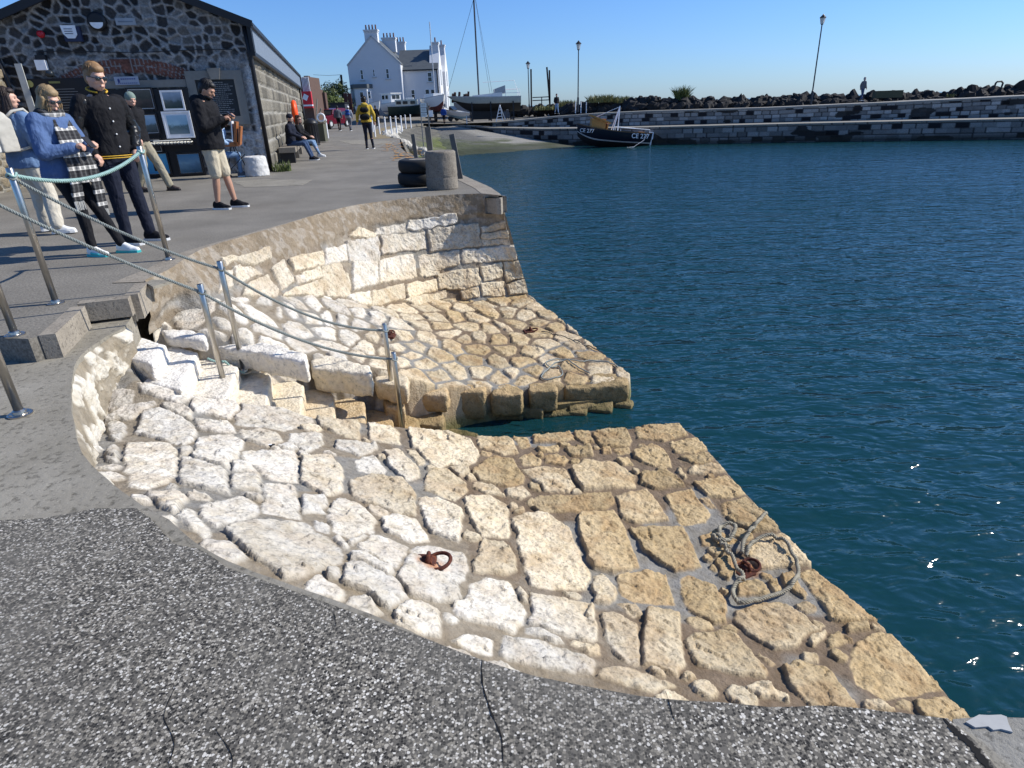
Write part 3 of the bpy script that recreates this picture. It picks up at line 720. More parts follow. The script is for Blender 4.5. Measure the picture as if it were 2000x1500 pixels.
# ------------------------------------------------------------------ upper quay
top_px = [(978, 387), (937, 386), (830, 393), (718, 407), (650, 421), (589, 438), (486, 468), (400, 494), (340, 524), (276, 552), (254, 578), (152, 590), (150, 606), (90, 652), (55, 662)]
QT = [at(x, y, 0)[:2] for x, y in top_px]
far_edge = [np.array(p) for p in ((-8, 67), (-9.2, 60), (-8.6, 50), (-7.4, 41), (-6.4, 37), (-5.3, 33.8), (-3.9, 25), (-3.2, 21.7), (-1.9, 17.6), (-1.02, 14.22), (-.62, 12.75), (-.27, 11.4))]
QP = far_edge + QT + [np.array(p) for p in ((-4.2, 4.15), (-9, 4.3), (-40, 4), (-60, 67))]
mbq = MB().prism([tuple(map(float, p)) for p in QP], -.22, 0)
struct('quay', mbq.mesh(), M_TAR)
# concrete coping band on the quay edge (follows the edge, 4 mm proud of the tarmac)
line = smooth_line([np.array(p) for p in ((-1.02, 14.22), (-.62, 12.75), (-.27, 11.4))] + [at(x, y, 0)[:2] for x, y in top_px[:10]], 6); line = wob(line, .06, .012, 12)
def offset(line, d):
    o = []
    for i, p in enumerate(line):
        t = line[min(i + 1, len(line) - 1)] - line[max(i - 1, 0)]; t = t / np.linalg.norm(t); o.append(p + np.array([t[1], -t[0]]) * d)
    return o
outl = line; inl = offset(line, .26)
def band(name, A, Bn, z0, z1, mat):
    mb = MB(); n = len(A)
    for i in range(n - 1):
        q = [A[i], A[i + 1], Bn[i + 1], Bn[i]]
        mb.add([(p[0], p[1], z1) for p in q] + [(p[0], p[1], z0) for p in q], [(0, 1, 2, 3), (4, 7, 6, 5), (0, 4, 5, 1), (3, 2, 6, 7)])
    return struct(name, mb.mesh(), mat)
band('quay_coping', offset(line, -.03), inl, -.24, .006, M_COPE)
# curb end pieces by the step
for a, b_, z0 in (((256, 577), (277, 553), -.2), ((154, 592), (252, 581), -.14), ((92, 655), (152, 600), -.165)):
    p, q_ = at(*a, 0), at(*b_, 0); struct('quay_coping', MB().bar((p[0], p[1], z0 / 2), (q_[0], q_[1], z0 / 2), .10, abs(z0) + .012).mesh(), M_COPE)

# ------------------------------------------------------------------ back wall, battered masonry
PW = PZ('''930,265 1140,230 1145,265 970,300 920,295
780,295 910,275 915,305 770,325
650,330 690,300 770,320 760,335
800,330 1000,315 1000,385 800,410
1010,300 1240,270 1250,370 1020,395
640,360 780,335 790,400 785,440 650,450
380,440 530,400 540,460 400,490
548,390 636,375 636,445 548,460
300,480 350,450 400,540 350,570
530,475 610,460 655,545 655,600 560,605 530,560
665,455 780,445 785,540 670,580
790,440 940,415 960,515 795,540
970,420 1150,395 1155,450 980,505
1170,395 1410,370 1415,430 1175,450
1255,350 1380,345 1385,365 1260,370
1060,500 1240,475 1245,545 1170,570 1065,565
1255,470 1345,450 1350,510 1265,530
1360,450 1430,440 1445,510 1370,530
1255,545 1355,535 1355,595 1260,600
1375,550 1450,520 1462,585 1380,590
370,585 520,535 535,605 460,600 350,600
180,560 280,510 330,580 320,605 170,600
650,605 745,580 750,640 700,640
755,585 890,550 900,610 760,650
910,550 1050,525 1055,570 920,610
1255,290 1360,262 1362,290 1260,310
1260,320 1380,305 1380,335 1260,342
405,515 450,505 460,540 420,545
900,620 1090,580 1090,610 960,650
991,500 1060,490 1055,505 1000,512
120,450 280,395 290,440 200,470
440,500 520,475 525,520 450,540
120,490 200,480 250,500 150,550
60,520 110,500 120,560 60,580
560,650 640,640 700,670 620,680
1160,580 1240,560 1240,600 1170,610
70,440 110,430 150,440 90,470''', 400, 320, 2.3256)
base_px = [(1033, 580, -1.72), (1015, 580, -1.68), (940, 588, -1.6), (860, 590, -1.5), (770, 606, -1.3), (700, 600, -1.02), (640, 592, -.82), (540, 592, -.58), (440, 592, -.36), (400, 592, -.3), (340, 610, -.34), (290, 640, -.36)]
TL = np.array(smooth_line([at(x, y, 0)[:2] for x, y in top_px[:10]], 8))
BL3 = np.array(smooth_line([at(x, y, z) for x, y, z in base_px], 8))
# pair points of equal arclength fraction, extend the base 0.35 m down
nu_, nv_ = 640, 210
T_ = resample(TL, nu_); Bq = resample(BL3, nu_)
vv = np.linspace(-.04, 1.15, nv_)
PW3 = np.zeros((nu_, nv_, 3)); T3 = np.c_[T_, np.zeros(nu_)]
PW3 = T3[:, None] + (Bq - T3)[:, None] * vv[None, :, None]
du = np.gradient(PW3, axis=0); dv = np.gradient(PW3, axis=1); nn = np.cross(du, dv); nn /= np.linalg.norm(nn, axis=-1, keepdims=True) + 1e-9
if (nn[..., 1].mean()) > 0: nn = -nn
px_, py_ = proj(PW3)
mpp = np.linalg.norm(PW3 - np.array([0, 0, HCAM]), axis=-1) / F * .9
DDw = np.full(px_.shape, -9.0); IDw = np.zeros(px_.shape, int)
wxx = (fbm(px_ / 14, py_ / 14, s=77) - .5) * 8; wyy = (fbm(px_ / 14, py_ / 14, s=78) - .5) * 8
for k, p in enumerate(PW):
    d = sdf(p, px_ + wxx, py_ + wyy) * mpp; b = d > DDw; DDw = np.where(b, d, DDw); IDw = np.where(b, k + 1, IDw)
zz = PW3[..., 2]; arc = np.linspace(0, 6.5, nu_)[:, None] + zz * 0
toneW = np.clip(sst(-.75, -1.45, zz), 0, 1) * .5 + .22
DDw = DDw + .016
hW, CW = stone_relief(arc, -zz, zz, DDw, IDw, 11, hgt=.03, tone=toneW)
# concrete band under the coping with patches of exposed rubble
cb = sst(-.30, -.22, zz + .10 * (fbm(arc * 2, zz * 2, s=13) - .5) * 2)[..., None]
cc = np.array([.235, .19, .135]) * (.75 + .5 * fbm(arc * 6, zz * 6, s=14, o=5))[..., None]
msk = cb * (DDw < .0)[..., None]
CW = CW * (1 - msk) + cc * msk
rub = (sst(.5, .62, fbm(arc * 14, zz * 14, s=15, o=3)))[..., None] * (DDw < 0)[..., None] * (sst(-.75, -.3, zz))[..., None]
CW = CW * (1 - rub * .28) + np.array([.5, .47, .42]) * rub * .28
hW = hW + .04 * cb[..., 0] + .012 * (fbm(arc * 16, zz * 16, s=16) - .5)
# dark joint shadow gap under the overhanging block is real relief
PWf = PW3 + nn * hW[..., None]
struct('quay_face', gridmesh('quay_face', PWf, None, CW), M_STONE)
# harbour side of the quay beyond the corner: masonry strip
hs = [np.array([*BL3[0][:2]])] + [np.array(p) + np.array((.28, 0)) for p in ((-.27, 11.4), (-.82, 14.2), (-3.0, 21.7), (-5.0, 33.8))]
tp = [np.array([*at(978, 387, 0)[:2]])] + [np.array(p) for p in ((-.27, 11.4), (-1.0, 14.22), (-3.19, 21.7), (-5.28, 33.8))]
core2 = [tuple(at(x, y, 0)[:2]) for x, y in ((985, 368), (820, 380), (600, 420), (400, 470), (330, 500), (250, 545), (230, 565), (140, 575))] + [(-6, 4.6), (-12, 30), (-6, 34), (-3.4, 21), (-1.2, 13.6)]
struct('quay_core', MB().prism(core2, -2.9, -.21).mesh(), M_COPE)
mb = MB()
for i in range(4): mb.add([(*tp[i], -.001), (*tp[i + 1], -.001), (*hs[i + 1], -2.6), (*hs[i], -2.6)], [(0, 1, 2, 3)])
struct('quay_side', mb.mesh(), M_BLOCK)

# pale worn patches on the tarmac and a thin repair
for pp in (((455, 355), (520, 350), (608, 352), (590, 362), (480, 366)), ((660, 275), (720, 273), (770, 276), (760, 283), (690, 282)), ((270, 545), (330, 548), (300, 560))):
    P = [at(x, y, 0)[:2] for x, y in pp]; struct('repair_patch', MB().prism([tuple(p) for p in wob(P, .15, .08, 5, True)], -.02, .004).mesh(), M_CONC)
# ------------------------------------------------------------------ handrail posts, wire ropes
def catenary(a, b, sag, n=24):
    a = np.array(a, float); b = np.array(b, float)
    return [a + (b - a) * t - np.array([0, 0, sag * 4 * t * (1 - t)]) for t in np.linspace(0, 1, n)]
def twisted(pts, R=.009, r=.006, pitch=.06, n=5, strands=3):
    """laid rope: strands wound round a centre line"""
    pts = np.array(pts, float); d = np.r_[0, np.cumsum(np.linalg.norm(np.diff(pts, axis=0), axis=1))]; L = d[-1]
    k = max(8, int(L / pitch * 7)); k = min(k, 900); t = np.linspace(0, L, k); P = np.stack([np.interp(t, d, pts[:, i]) for i in range(3)], 1)
    T = np.gradient(P, axis=0); T /= np.linalg.norm(T, axis=1, keepdims=True) + 1e-9
    u = np.cross(T, [0, 0, 1.0]); u /= np.linalg.norm(u, axis=1, keepdims=True) + 1e-9; v = np.cross(T, u); mb = MB()
    for s_ in range(strands):
        a = t / pitch * 6.283 + s_ * 6.283 / strands
        mb.tube(P + R * (u * np.cos(a)[:, None] + v * np.sin(a)[:, None]), r, n)
    return mb
M_WIRE = plain('weathered_rope', (.22, .24, .22), .7, sc=30)
M_TEAL = plain('pale_teal_rope', (.25, .38, .35), .7, sc=20)
M_OLD = plain('old_hemp_rope', (.30, .27, .20), .9, sc=25)
POSTS = {}
def post(key, tx, ty, H, zb=None, base=None, label='', flange=True):
    if base is not None: B_ = at(base[0], base[1], zb)
    else:
        T = at(tx, ty, zb + H); B_ = np.array([T[0], T[1], zb])
    r = empty('handrail_post', B_, 0, label, 'handrail post', 'stainless handrail posts of the steps')
    mb = MB(); mb.tube([(0, 0, 0), (0, 0, H - .004), (0, 0, H)], [.024, .024, .021], 20); mb.obj('pole', M_STEEL, r, True)
    if flange:
        mb = MB(); mb.tube([(0, 0, -.002), (0, 0, .009), (0, 0, .012)], [.062, .062, .056], 28); mb.tube([(0, 0, .010), (0, 0, .028), (0, 0, .034)], [.036, .033, .026], 20)
        for a in (0, 2.1, 4.2): mb.tube([(.048 * math.cos(a), .048 * math.sin(a), .01), (.048 * math.cos(a), .048 * math.sin(a), .018)], .007, 6)
        mb.obj('flange', M_STEEL, r)
    mb = MB(); mb.tube([(.0, -.03, H - .07), (0, .03, H - .07)], .006, 6); mb.box((0, 0, H - .07), (.056, .02, .012)); mb.obj('eyelet', M_RUST, r)
    POSTS[key] = (B_, H); return r
def topof(k, d=.07): B_, H = POSTS[k]; return B_ + np.array([0, 0, H - d])
post('A', 22, 330, 1.03, 0, (110, 593), 'tall steel post on the quay edge with pale teal rope knotted to its top, left')
post('B', 268, 283, 1.09, 0, (330, 508), 'steel post at the quay corner right of the man in the bomber jacket')
post('C', 428, 510, 1.03, -.83, None, 'steel post standing at the kerb side near the top of the stone steps')
post('D', 390, 555, 1.03, -.93, None, 'steel post on the camera side near the top of the stone steps')
post('E', 750, 632, 1.03, -1.60, None, 'steel post at the kerb side of the foot of the steps, further of the pair', False)
post('F', 768, 688, 1.03, -1.76, None, 'steel post at the foot of the steps, nearer of the crossing pair', False)
post('G', -20, 480, 1.05, 0, (30, 655), 'steel post at the left picture edge, flange just above the quay step')
post('H', -60, 560, 1.05, ZS, (40, 810), 'nearest steel post with a round flange bolted to the pale concrete apron')
def rope_obj(name, mb, mat, label, cat='rope', group=None): return tag(mb.obj(name, mat, None, True), label, cat, group)
mb = twisted(catenary(topof('A', .05), topof('B', .05), .13), .010, .008, .07)
for k_, e_ in (('A', -1), ('B', 1)):
    c_ = topof(k_, .05); mb.tube([c_ + np.array([.032 * math.cos(a), .032 * math.sin(a), .012 * math.sin(a * 3)]) for a in np.linspace(0, 12.5, 30)], .009, 6)
rope_obj('rope', mb, M_TEAL, 'pale teal rope slung between the two tall posts in front of the standing visitors')
def wire(a, b, sag, lab):
    mb = twisted(catenary(a, b, sag), .0075, .006, .055)
    for c_ in (a, b): mb.tube([np.array(c_) + np.array([.03 * math.cos(q), .03 * math.sin(q), .01 * math.sin(2 * q)]) for q in np.linspace(0, 6.3, 16)], .008, 6)
    rope_obj('rope', mb, M_WIRE, lab, 'rope', 'grey ropes threaded through the stair handrail posts')
wire(topof('A'), topof('C'), .06, 'grey rope running down from the tall teal-knotted post to the kerb side post')
wire(topof('C'), topof('E'), .14, 'grey rope from the upper to the lower post on the kerb side of the steps')
g0 = at(-120, 330, .95)
wire(at(-60, 372, .93), topof('D'), .03, 'grey rope from the left picture edge to the camera side post at the steps')
wire(topof('D'), topof('F'), .13, 'grey rope between the two camera side posts of the steps')
mb = twisted([at(*p) for p in ((405, 700, -.62), (420, 706, -.66), (440, 706, -.68), (450, 716, -.74), (462, 724, -.78), (478, 728, -.80))], .006, .005, .05)
rope_obj('rope_end', mb, M_TEAL, 'loose teal rope end lying at the foot of the upper kerb side post', 'rope')
# ------------------------------------------------------------------ mooring rings and ropes on the landings
def ring_set(p, ang, lab, s=1.0):
    r = empty('mooring_ring', p, ang, lab, 'mooring ring')
    o = MB().box((-.06, 0, .012), (.13, .14, .03)).box((-.04, 0, .035), (.06, .06, .03)).obj('plate', M_RUST, r); rough(o, .006, .008, .03, 2)
    mb = MB(); mb.tube([(.02 + .065 * s * math.cos(a), .065 * s * math.sin(a), .030 + .010 * math.cos(a)) for a in np.linspace(0, 6.283, 33)], .0105, 8, False); mb.obj('ring', M_RUST, r, True)
    mb = MB(); mb.tube([(-.035, -.035, .03), (-.03, -.02, .07), (-.03, .02, .07), (-.035, .035, .03)], .012, 8); mb.obj('shackle', M_RUST, r, True)
ring_set((RINGS[0][0], RINGS[0][1], fz(*RINGS[0][:2]) - .005), 0, 'rusty iron mooring ring on a plate in the middle of the near landing')
ring_set((RINGS[1][0], RINGS[1][1], fz(*RINGS[1][:2]) - .005), .5, 'rusty iron mooring ring tangled in a coil of old rope near the water edge', .9)
def lay(pxs, zf, S_, lift=.012, n=6):
    P = [S_.hit(x, y)[:2] for x, y in pxs]; L = smooth_line(P, n); return [np.array([p[0], p[1], zf(p[0], p[1]) + lift]) for p in L]
D_ = lambda t: [(1200 + float(a.split(',')[0]) / 2.5, 900 + float(a.split(',')[1]) / 2.5) for a in t.split()]
r1 = lay(D_('640,480 660,440 700,410 750,402 810,420 850,470 885,530 892,580 860,640 810,665 740,690 680,705 630,715 590,700 575,660 590,620 625,600 620,570 590,540 570,500 545,470 520,430 510,380 515,340 550,325 585,340 580,380 550,410 520,420 490,400 480,390 500,385 520,410 560,440'), fz, FRONT, .028, 5)
r1 = [p + np.array([0, 0, .02 * abs(math.sin(i * .35))]) for i, p in enumerate(r1)]
rope_obj('rope_coil', twisted(r1, .0085, .0072, .06), M_OLD, 'looping coil of old hemp rope round the ring near the water edge', 'rope')
r2 = [np.array([*p[:2], p[2] + .02 + .03 * math.sin(t * 5)]) for t, p in zip(np.linspace(0, 1, 30), lay(D_('620,470 625,430 650,390 690,340 720,295 745,260'), fz, FRONT, .02, 6)[:30])]
rope_obj('rope_tail', twisted(r2, .0085, .0072, .06), M_OLD, 'straight rope end lying from the ring towards the water edge', 'rope')
K_ = lambda t: [(1000 + float(a.split(',')[0]) / 7.5, 600 + float(a.split(',')[1]) / 7.5) for a in t.split()]
rp = BACK.hit(1040, 649)
ring_set((rp[0], rp[1], bz(rp[0], rp[1])), .2, 'rusty mooring ring with a thin rope at the water edge of the far landing', .8)
rp = BACK.hit(763, 657); ring_set((rp[0], rp[1], bz(rp[0], rp[1])), 1.5, 'small rusty ring on white stones of the far landing, behind the paired posts', .7)
mb = MB().tube(lay(K_('430,390 560,410 740,460 880,500 1000,560 1120,600 1230,640 1330,690'), bz, BACK, .02), .007, 5)
rope_obj('mooring_line', mb, plain('dark_line', (.05, .05, .045), .8), 'thin dark mooring line running from the ring across the far landing to the water', 'rope')
mb = MB().tube(lay(K_('1140,990 1040,940 900,870 780,790 640,790 540,820 500,850 580,900 660,880 700,900 740,1000 640,1060 500,1080 430,1040 500,950 650,830 800,800 1000,820 1150,800 1350,830 1500,860 1545,930'), bz, BACK, .02), .008, 5)
rope_obj('mooring_line', mb, M_WIRE, 'tangled grey green line lying over the outer corner of the far landing', 'rope')

# ------------------------------------------------------------------ stone bollard, tyres, piles
B0 = at(862, 372, 0)
r = empty('stone_bollard', (B0[0], B0[1] + .28, 0), 0, 'round weathered concrete bollard with a crack near its foot, at the quay corner', 'bollard')
M_BOL = mat_concrete('bollard_concrete', (.17, .145, .115), (.27, .24, .195), 1.6)
o = MB().tube([(0, 0, 0), (0, 0, .02), (.0, 0, .195), (0, 0, .20), (0, 0, .215), (0, 0, .22), (.0, 0, .62), (0, 0, .645)], [.285, .285, .283, .274, .274, .283, .268, .25], 40).obj('body', M_BOL, r, True); rough(o, .014, .012, .08, 2)
def torus(R, r_, n=40, m_=12, sq=1.0):
    vs = []; fs = []
    for i in range(n):
        a = 6.283185 * i / n
        for j in range(m_):
            b = 6.283185 * j / m_; c, s_ = math.cos(b), math.sin(b); c = math.copysign(abs(c) ** sq, c); s_ = math.copysign(abs(s_) ** sq, s_)
            vs.append(((R + r_ * c) * math.cos(a), (R + r_ * c) * math.sin(a), r_ * s_)); fs.append((i * m_ + j, ((i + 1) % n) * m_ + j, ((i + 1) % n) * m_ + (j + 1) % m_, i * m_ + (j + 1) % m_))
    return vs, fs
M_RUB = plain('black_rubber', (.018, .018, .018), .7, sc=30, bump=.002)
T0 = at(805, 366, 0); T0 = np.array([T0[0] + .1, T0[1] + .35, 0])
for z, lab in ((.13, 'lower of two black tyres stacked beside the bollard'), (.36, 'upper of two black tyres stacked beside the bollard')):
    r = empty('tyre', (T0[0] + (.03 if z > .2 else 0), T0[1], z), .2 * z, lab, 'tyre', 'tyres stacked by the bollard')
    v, f = torus(.29, .115, 44, 14, .6); mb = MB(); mb.add(v, f); mb.obj('tread', M_RUB, r, True)
    mb = MB(); mb.tube([(0, 0, .09), (0, 0, .105), (0, 0, .11)], [.2, .2, .19], 24); mb.obj('infill', M_BOL, r)
r = empty('mooring_cleat', (T0[0] + .14, T0[1], .50), 0, 'small rusty shackle lying on the top tyre', 'shackle')
MB().tube([(.05 * math.cos(a), 0, .05 + .05 * math.sin(a)) for a in np.linspace(-.5, 3.6, 16)], .012, 6).obj('bow', M_STEEL, r)
M_PILE = plain('grey_timber', (.13, .12, .105), .85, sc=14, bump=.006, bsc=20)
for (bx, by, bzz, tx, ty, D, wd, lab) in ((905, 345, 0, 882, 262, 13.2, .10, 'dark leaning timber pile at the quay edge just right of the bollard'), (842, 300, 0, 835, 248, 20.5, .17, 'grey timber pile rising behind the bollard'), (815, 305, 0, 806, 262, 18.5, .10, 'slim steel pile left of the grey timber pile behind the tyres')):
    p, q_ = Wy(bx, by, D), Wy(tx, ty, D); p = p.copy(); p[2] = min(p[2], -.4); p[:2] = q_[:2] + (p[:2] - q_[:2]) * 1.0
    tag(MB().bar(p, q_, wd, wd * .8).obj('mooring_pile', M_PILE, None), lab, 'pile')
# litter: small things on the near landing
p = FRONT.hit(527, 874); r = empty('lighter', (p[0], p[1], fz(p[0], p[1]) + .006), .1, 'small black and white lighter lying among white stones of the near landing', 'lighter')
MB().box((0, 0, .006), (.07, .018, .012)).obj('body', M_RUB, r); MB().box((.002, 0, .0125), (.03, .012, .002)).obj('sticker', plain('white_paint', (.8, .8, .8), .5), r)
# real open cracks and joints in the lower paving: thin dark filled strips
def crack(pxs, wd, seed):
    P = [at(x, y, ZS)[:2] for x, y in pxs]; L = smooth_line(P, 8); L = wob(L, .012, .012, seed); rng = random.Random(seed); mb = MB(); a = []; b = []
    for i, p in enumerate(L):
        t = L[min(i + 1, len(L) - 1)] - L[max(i - 1, 0)]; t = t / (np.linalg.norm(t) + 1e-9); n = np.array([t[1], -t[0]]); w_ = wd * rng.uniform(.25, 1.0) * min(1, 6 * min(i, len(L) - 1 - i) / len(L) + .1); a.append((*(p + n * w_), ZS + .0055)); b.append((*(p - n * w_), ZS + .0055))
    mb.add(a + b, [(i, i + 1, len(a) + i + 1, len(a) + i) for i in range(len(a) - 1)]); o = mb.obj('paving_crack', plain('crack_dirt', (.012, .011, .010), 1)); o['kind'] = 'structure'
crack([(938, 1290), (942, 1340), (955, 1390), (980, 1440), (985, 1505)], .0035, 1); crack([(1300, 1352), (1312, 1390), (1320, 1410)], .002, 2); crack([(650, 1200), (655, 1225)], .002, 3)
crack([(420, 1420), (450, 1470), (455, 1505)], .002, 4); crack([(330, 1500), (340, 1450), (320, 1400), (350, 1330)], .0018, 5)
crack([(1842, 1405), (1865, 1432), (1895, 1460), (1925, 1500), (1960, 1540)], .014, 6)
# ------------------------------------------------------------------ masonry patches
def lat_vor(x, y, s=0, rnd=.8):
    ix, iy = np.floor(x), np.floor(y); f1 = np.full(x.shape, 9.0); f2 = f1.copy(); idd = np.zeros(x.shape); cx_ = np.zeros(x.shape); cy_ = np.zeros(x.shape)
    for a in (-1, 0, 1):
        for b in (-1, 0, 1):
            gx, gy = ix + a, iy + b; px = gx + .5 + (_h(gx, gy, gx * 0, s) - .5) * rnd; py = gy + .5 + (_h(gx, gy, gx * 0, s + 5) - .5) * rnd
            d = np.hypot(x - px, y - py); nb = d < f1; f2 = np.where(nb, f1, np.minimum(f2, d)); f1 = np.where(nb, d, f1); idd = np.where(nb, _h(gx, gy, gx * 0, s + 9), idd)
    return f1, f2, idd
def courses(x, z, hz=.25, wx=.55, s=0):
    """coursed masonry: returns distance to joint (m) and a random id per block"""
    zj = z + .03 * (fbm(x * .8, z * .8, s=s + 3, o=2) - .5); r_ = np.floor(zj / hz); fzz = zj / hz - r_
    off = _h(r_, r_ * 0, r_ * 0, s + 1) * wx * 3; xw = x + off + .35 * (vnoise(x * .9, r_, s=s + 2) - .5); c_ = np.floor(xw / wx); fx = xw / wx - c_
    d = np.minimum(np.minimum(fzz, 1 - fzz) * hz, np.minimum(fx, 1 - fx) * wx); return d, _h(c_, r_, r_ * 0, s + 4), _h(c_, r_, r_ * 0, s + 6)
M_PLAST = plain('painted_metal_grey', (.16, .19, .23), .5)
M_BLK = plain('black_paint', (.012, .012, .014), .45)
M_WHT = plain('white_paint', (.72, .72, .70), .5, var=.08)
M_DKGL = plain('dark_glass', (.02, .025, .03), .08, spec=.6)
g_ = np.array([-1, -.25, 0]); g_ /= np.linalg.norm(g_); gn = np.array([g_[1], -g_[0], 0]); gn = gn if gn[1] < 0 else -gn
C0 = np.array([-6, 16.54, 0])
def G(s, z, off=0): return C0 + g_ * s + np.array([0, 0, z]) + gn * off
def Gp(px, py):
    P = Wpl(px, py, C0, gn); return float((P - C0) @ g_), float(P[2])
shed = empty('boat_shed', C0, 0, 'dark basalt rubble boat shed with a shallow gable and paintings hung on its front', 'shed')
def under(o, par):
    """parent while keeping the world coordinates the mesh was written in"""
    o.parent = par; o.matrix_parent_inverse = Matrix.Translation(-Vector(par.location)) if par.rotation_euler.z == 0 else (Matrix.Translation(Vector(par.location)) @ Matrix.Rotation(par.rotation_euler.z, 4, 'Z')).inverted()
    return o
s_ = np.arange(-.12, 5.25, .022); z_ = np.arange(-.1, 4.35, .022); SS, ZZ = np.meshgrid(s_, z_, indexing='ij')
roofz = 4.26 - np.abs(SS - 2.5) * .385
wx = SS + .05 * (fbm(SS * 3, ZZ * 3, s=2) - .5) * 2; wz = ZZ + .05 * (fbm(SS * 3, ZZ * 3, s=7) - .5) * 2
f1, f2, idd = lat_vor(wx / .23, wz / .19, 3); e = (f2 - f1) * .2
st = sst(.018, .055, e); dark = np.array([.035, .033, .032]); 
col = dark * (.5 + 1.6 * idd[..., None]) + np.array([.05, .045, .035]) * (idd[..., None] > .75)
col = np.where((_h(np.floor(idd * 9973), idd * 0, idd * 0, 3) > .86)[..., None], np.array([.20, .195, .185]) * (.6 + .8 * fbm(SS * 14, ZZ * 14, s=91)[..., None]), col)
mort = np.array([.30, .29, .275]) * (.6 + .8 * fbm(SS * 8, ZZ * 8, s=12)[..., None])
# lower band repointed heavily
low_ = sst(2.75, 2.55, ZZ) * .7; st = st * (1 - low_ * sst(.45, .6, fbm(SS * 3, ZZ * 3, s=31)))
col = col * st[..., None] + mort * (1 - st[..., None])
hgt = .018 * (1 - st) + .060 * (fbm(SS * 9, ZZ * 9, s=14) - .5) + .035 * st * (idd - .5)
# brick arch over the opening
ac, az = 2.6, -.55; rr = np.hypot(SS - ac, ZZ - az); ang = np.arctan2(SS - ac, ZZ - az)
arch = (rr > 2.84) & (rr < 3.14) & (np.abs(SS - ac) < 1.75) & (ZZ > 2.05)
bj = (np.abs(((ang * 36) % 1) - .5) > .42) | (np.abs(((rr - 2.84) / .15 % 1) - .5) > .45)
bc = np.array([.16, .065, .045]) * (.5 + fbm(SS * 10, ZZ * 10, s=15)[..., None]); col = np.where(arch[..., None], np.where(bj[..., None], mort * .8, bc), col); hgt = np.where(arch, .02 - .008 * bj, hgt)
# whitewash down the right-hand corner and the foot
ww = (sst(.16, .03, SS) * sst(2.55, 2.3, ZZ) + sst(1.0, .85, ZZ) * sst(.75, .6, SS) * .55); ww = np.clip(ww, 0, 1) * sst(.35, .5, fbm(SS * 10, ZZ * 10, s=21) + .12)
col = col * (1 - ww[..., None]) + np.array([.62, .61, .58]) * ww[..., None]
P = C0 + g_ * SS[..., None] + np.array([0, 0, 1.0]) * ZZ[..., None] + gn * hgt[..., None]
under(link('gable_wall', gridmesh('g', P, ZZ < roofz, col), M_MAS), shed)
# side wall
sdr = np.array([-.25, 1, 0]); sdr /= np.linalg.norm(sdr); sn = np.array([sdr[1], -sdr[0], 0])
def Sd(t, z, off=0): return C0 + sdr * t + np.array([0, 0, z]) + sn * off
t_ = np.arange(-.03, 23.2, .05); z2 = np.arange(-.1, 2.9, .04); TT, Z2 = np.meshgrid(t_, z2, indexing='ij')
d, i1, i2 = courses(TT, Z2, .34, .75, 4); st = sst(.012, .04, d + .03 * (fbm(TT * 5, Z2 * 5, s=5) - .5))
col = np.array([.15, .135, .105]) * (.45 + 1.1 * i1[..., None]); col = col * st[..., None] + np.array([.30, .285, .25]) * (1 - st[..., None])
ww = (sst(.3, .0, TT) * sst(.45, .55, fbm(TT * 6, Z2 * 6, s=8)))[..., None]; col = col * (1 - ww) + .5 * ww
P = C0 + sdr * TT[..., None] + np.array([0, 0, 1.0]) * Z2[..., None] + sn * (.05 * st * (.5 + i2) + .04 * (fbm(TT * 4, Z2 * 4, s=9) - .5))[..., None]
under(link('side_wall', gridmesh('g', P, None, col), M_MAS), shed)
mb = MB()
for a, b_, t0, t1 in ((-.22, 2.5, -.22, 23.3), (2.5, 5.3, -.22, 23.3)):
    za, zb = 4.34 - abs(a - 2.5) * .385, 4.34 - abs(b_ - 2.5) * .385
    q = []
    for t, ss, z in ((t0, a, za), (t0, b_, zb), (t1, b_, zb), (t1, a, za)):
        p = C0 + g_ * ss + sdr * t; q.append((p[0], p[1], z))
    mb.add(q + [(p[0], p[1], p[2] - .07) for p in q], [(0, 1, 2, 3), (7, 6, 5, 4), (0, 4, 5, 1), (1, 5, 6, 2), (2, 6, 7, 3), (3, 7, 4, 0)])
under(mb.obj('roof', plain('dark_roofing', (.03, .032, .036), .6)), shed)
mb = MB()
for a, b_ in ((-.24, 2.5), (2.5, 5.3)):
    mb.bar(G(a, 4.28 - abs(a - 2.5) * .385, .2), G(b_, 4.28 - abs(b_ - 2.5) * .385, .2), .05, .16)
under(mb.obj('verge_board', M_BLK), shed)
mb = MB().bar(Sd(-.05, 2.93, .16), Sd(23.1, 2.93, .16), .05, .52); under(mb.obj('eaves_cladding', M_PLAST), shed)
mb = MB().bar(Sd(-.15, 3.235, .19), Sd(23.2, 3.235, .19), .13, .09).bar(Sd(-.15, 2.63, .14), Sd(23.2, 2.63, .14), .12, .09).bar(Sd(-.1, 2.65, .16), Sd(-.1, 3.25, .16), .09, .09)
for z_q in (0,): mb.bar(Sd(23.1, 2.6, .15), Sd(23.1, 3.25, .15), .1, .1)
under(mb.obj('gutter', M_BLK), shed)
mb = MB().tube([G(-.08, 0, .07), G(-.08, 2.6, .07), G(-.05, 3.2, .07)], .05, 10); under(mb.obj('downpipe', M_BLK, None, True), shed)
mb = MB().tube([Sd(22.9, 0, .1), Sd(22.9, 2.7, .1)], .07, 8); under(mb.obj('downpipe', M_BLK, None, True), shed)
under(MB().box(G(4.9, 1.9, .1), (.5, .3, .02), 0).obj('notice', M_BLK), shed) if 0 else None
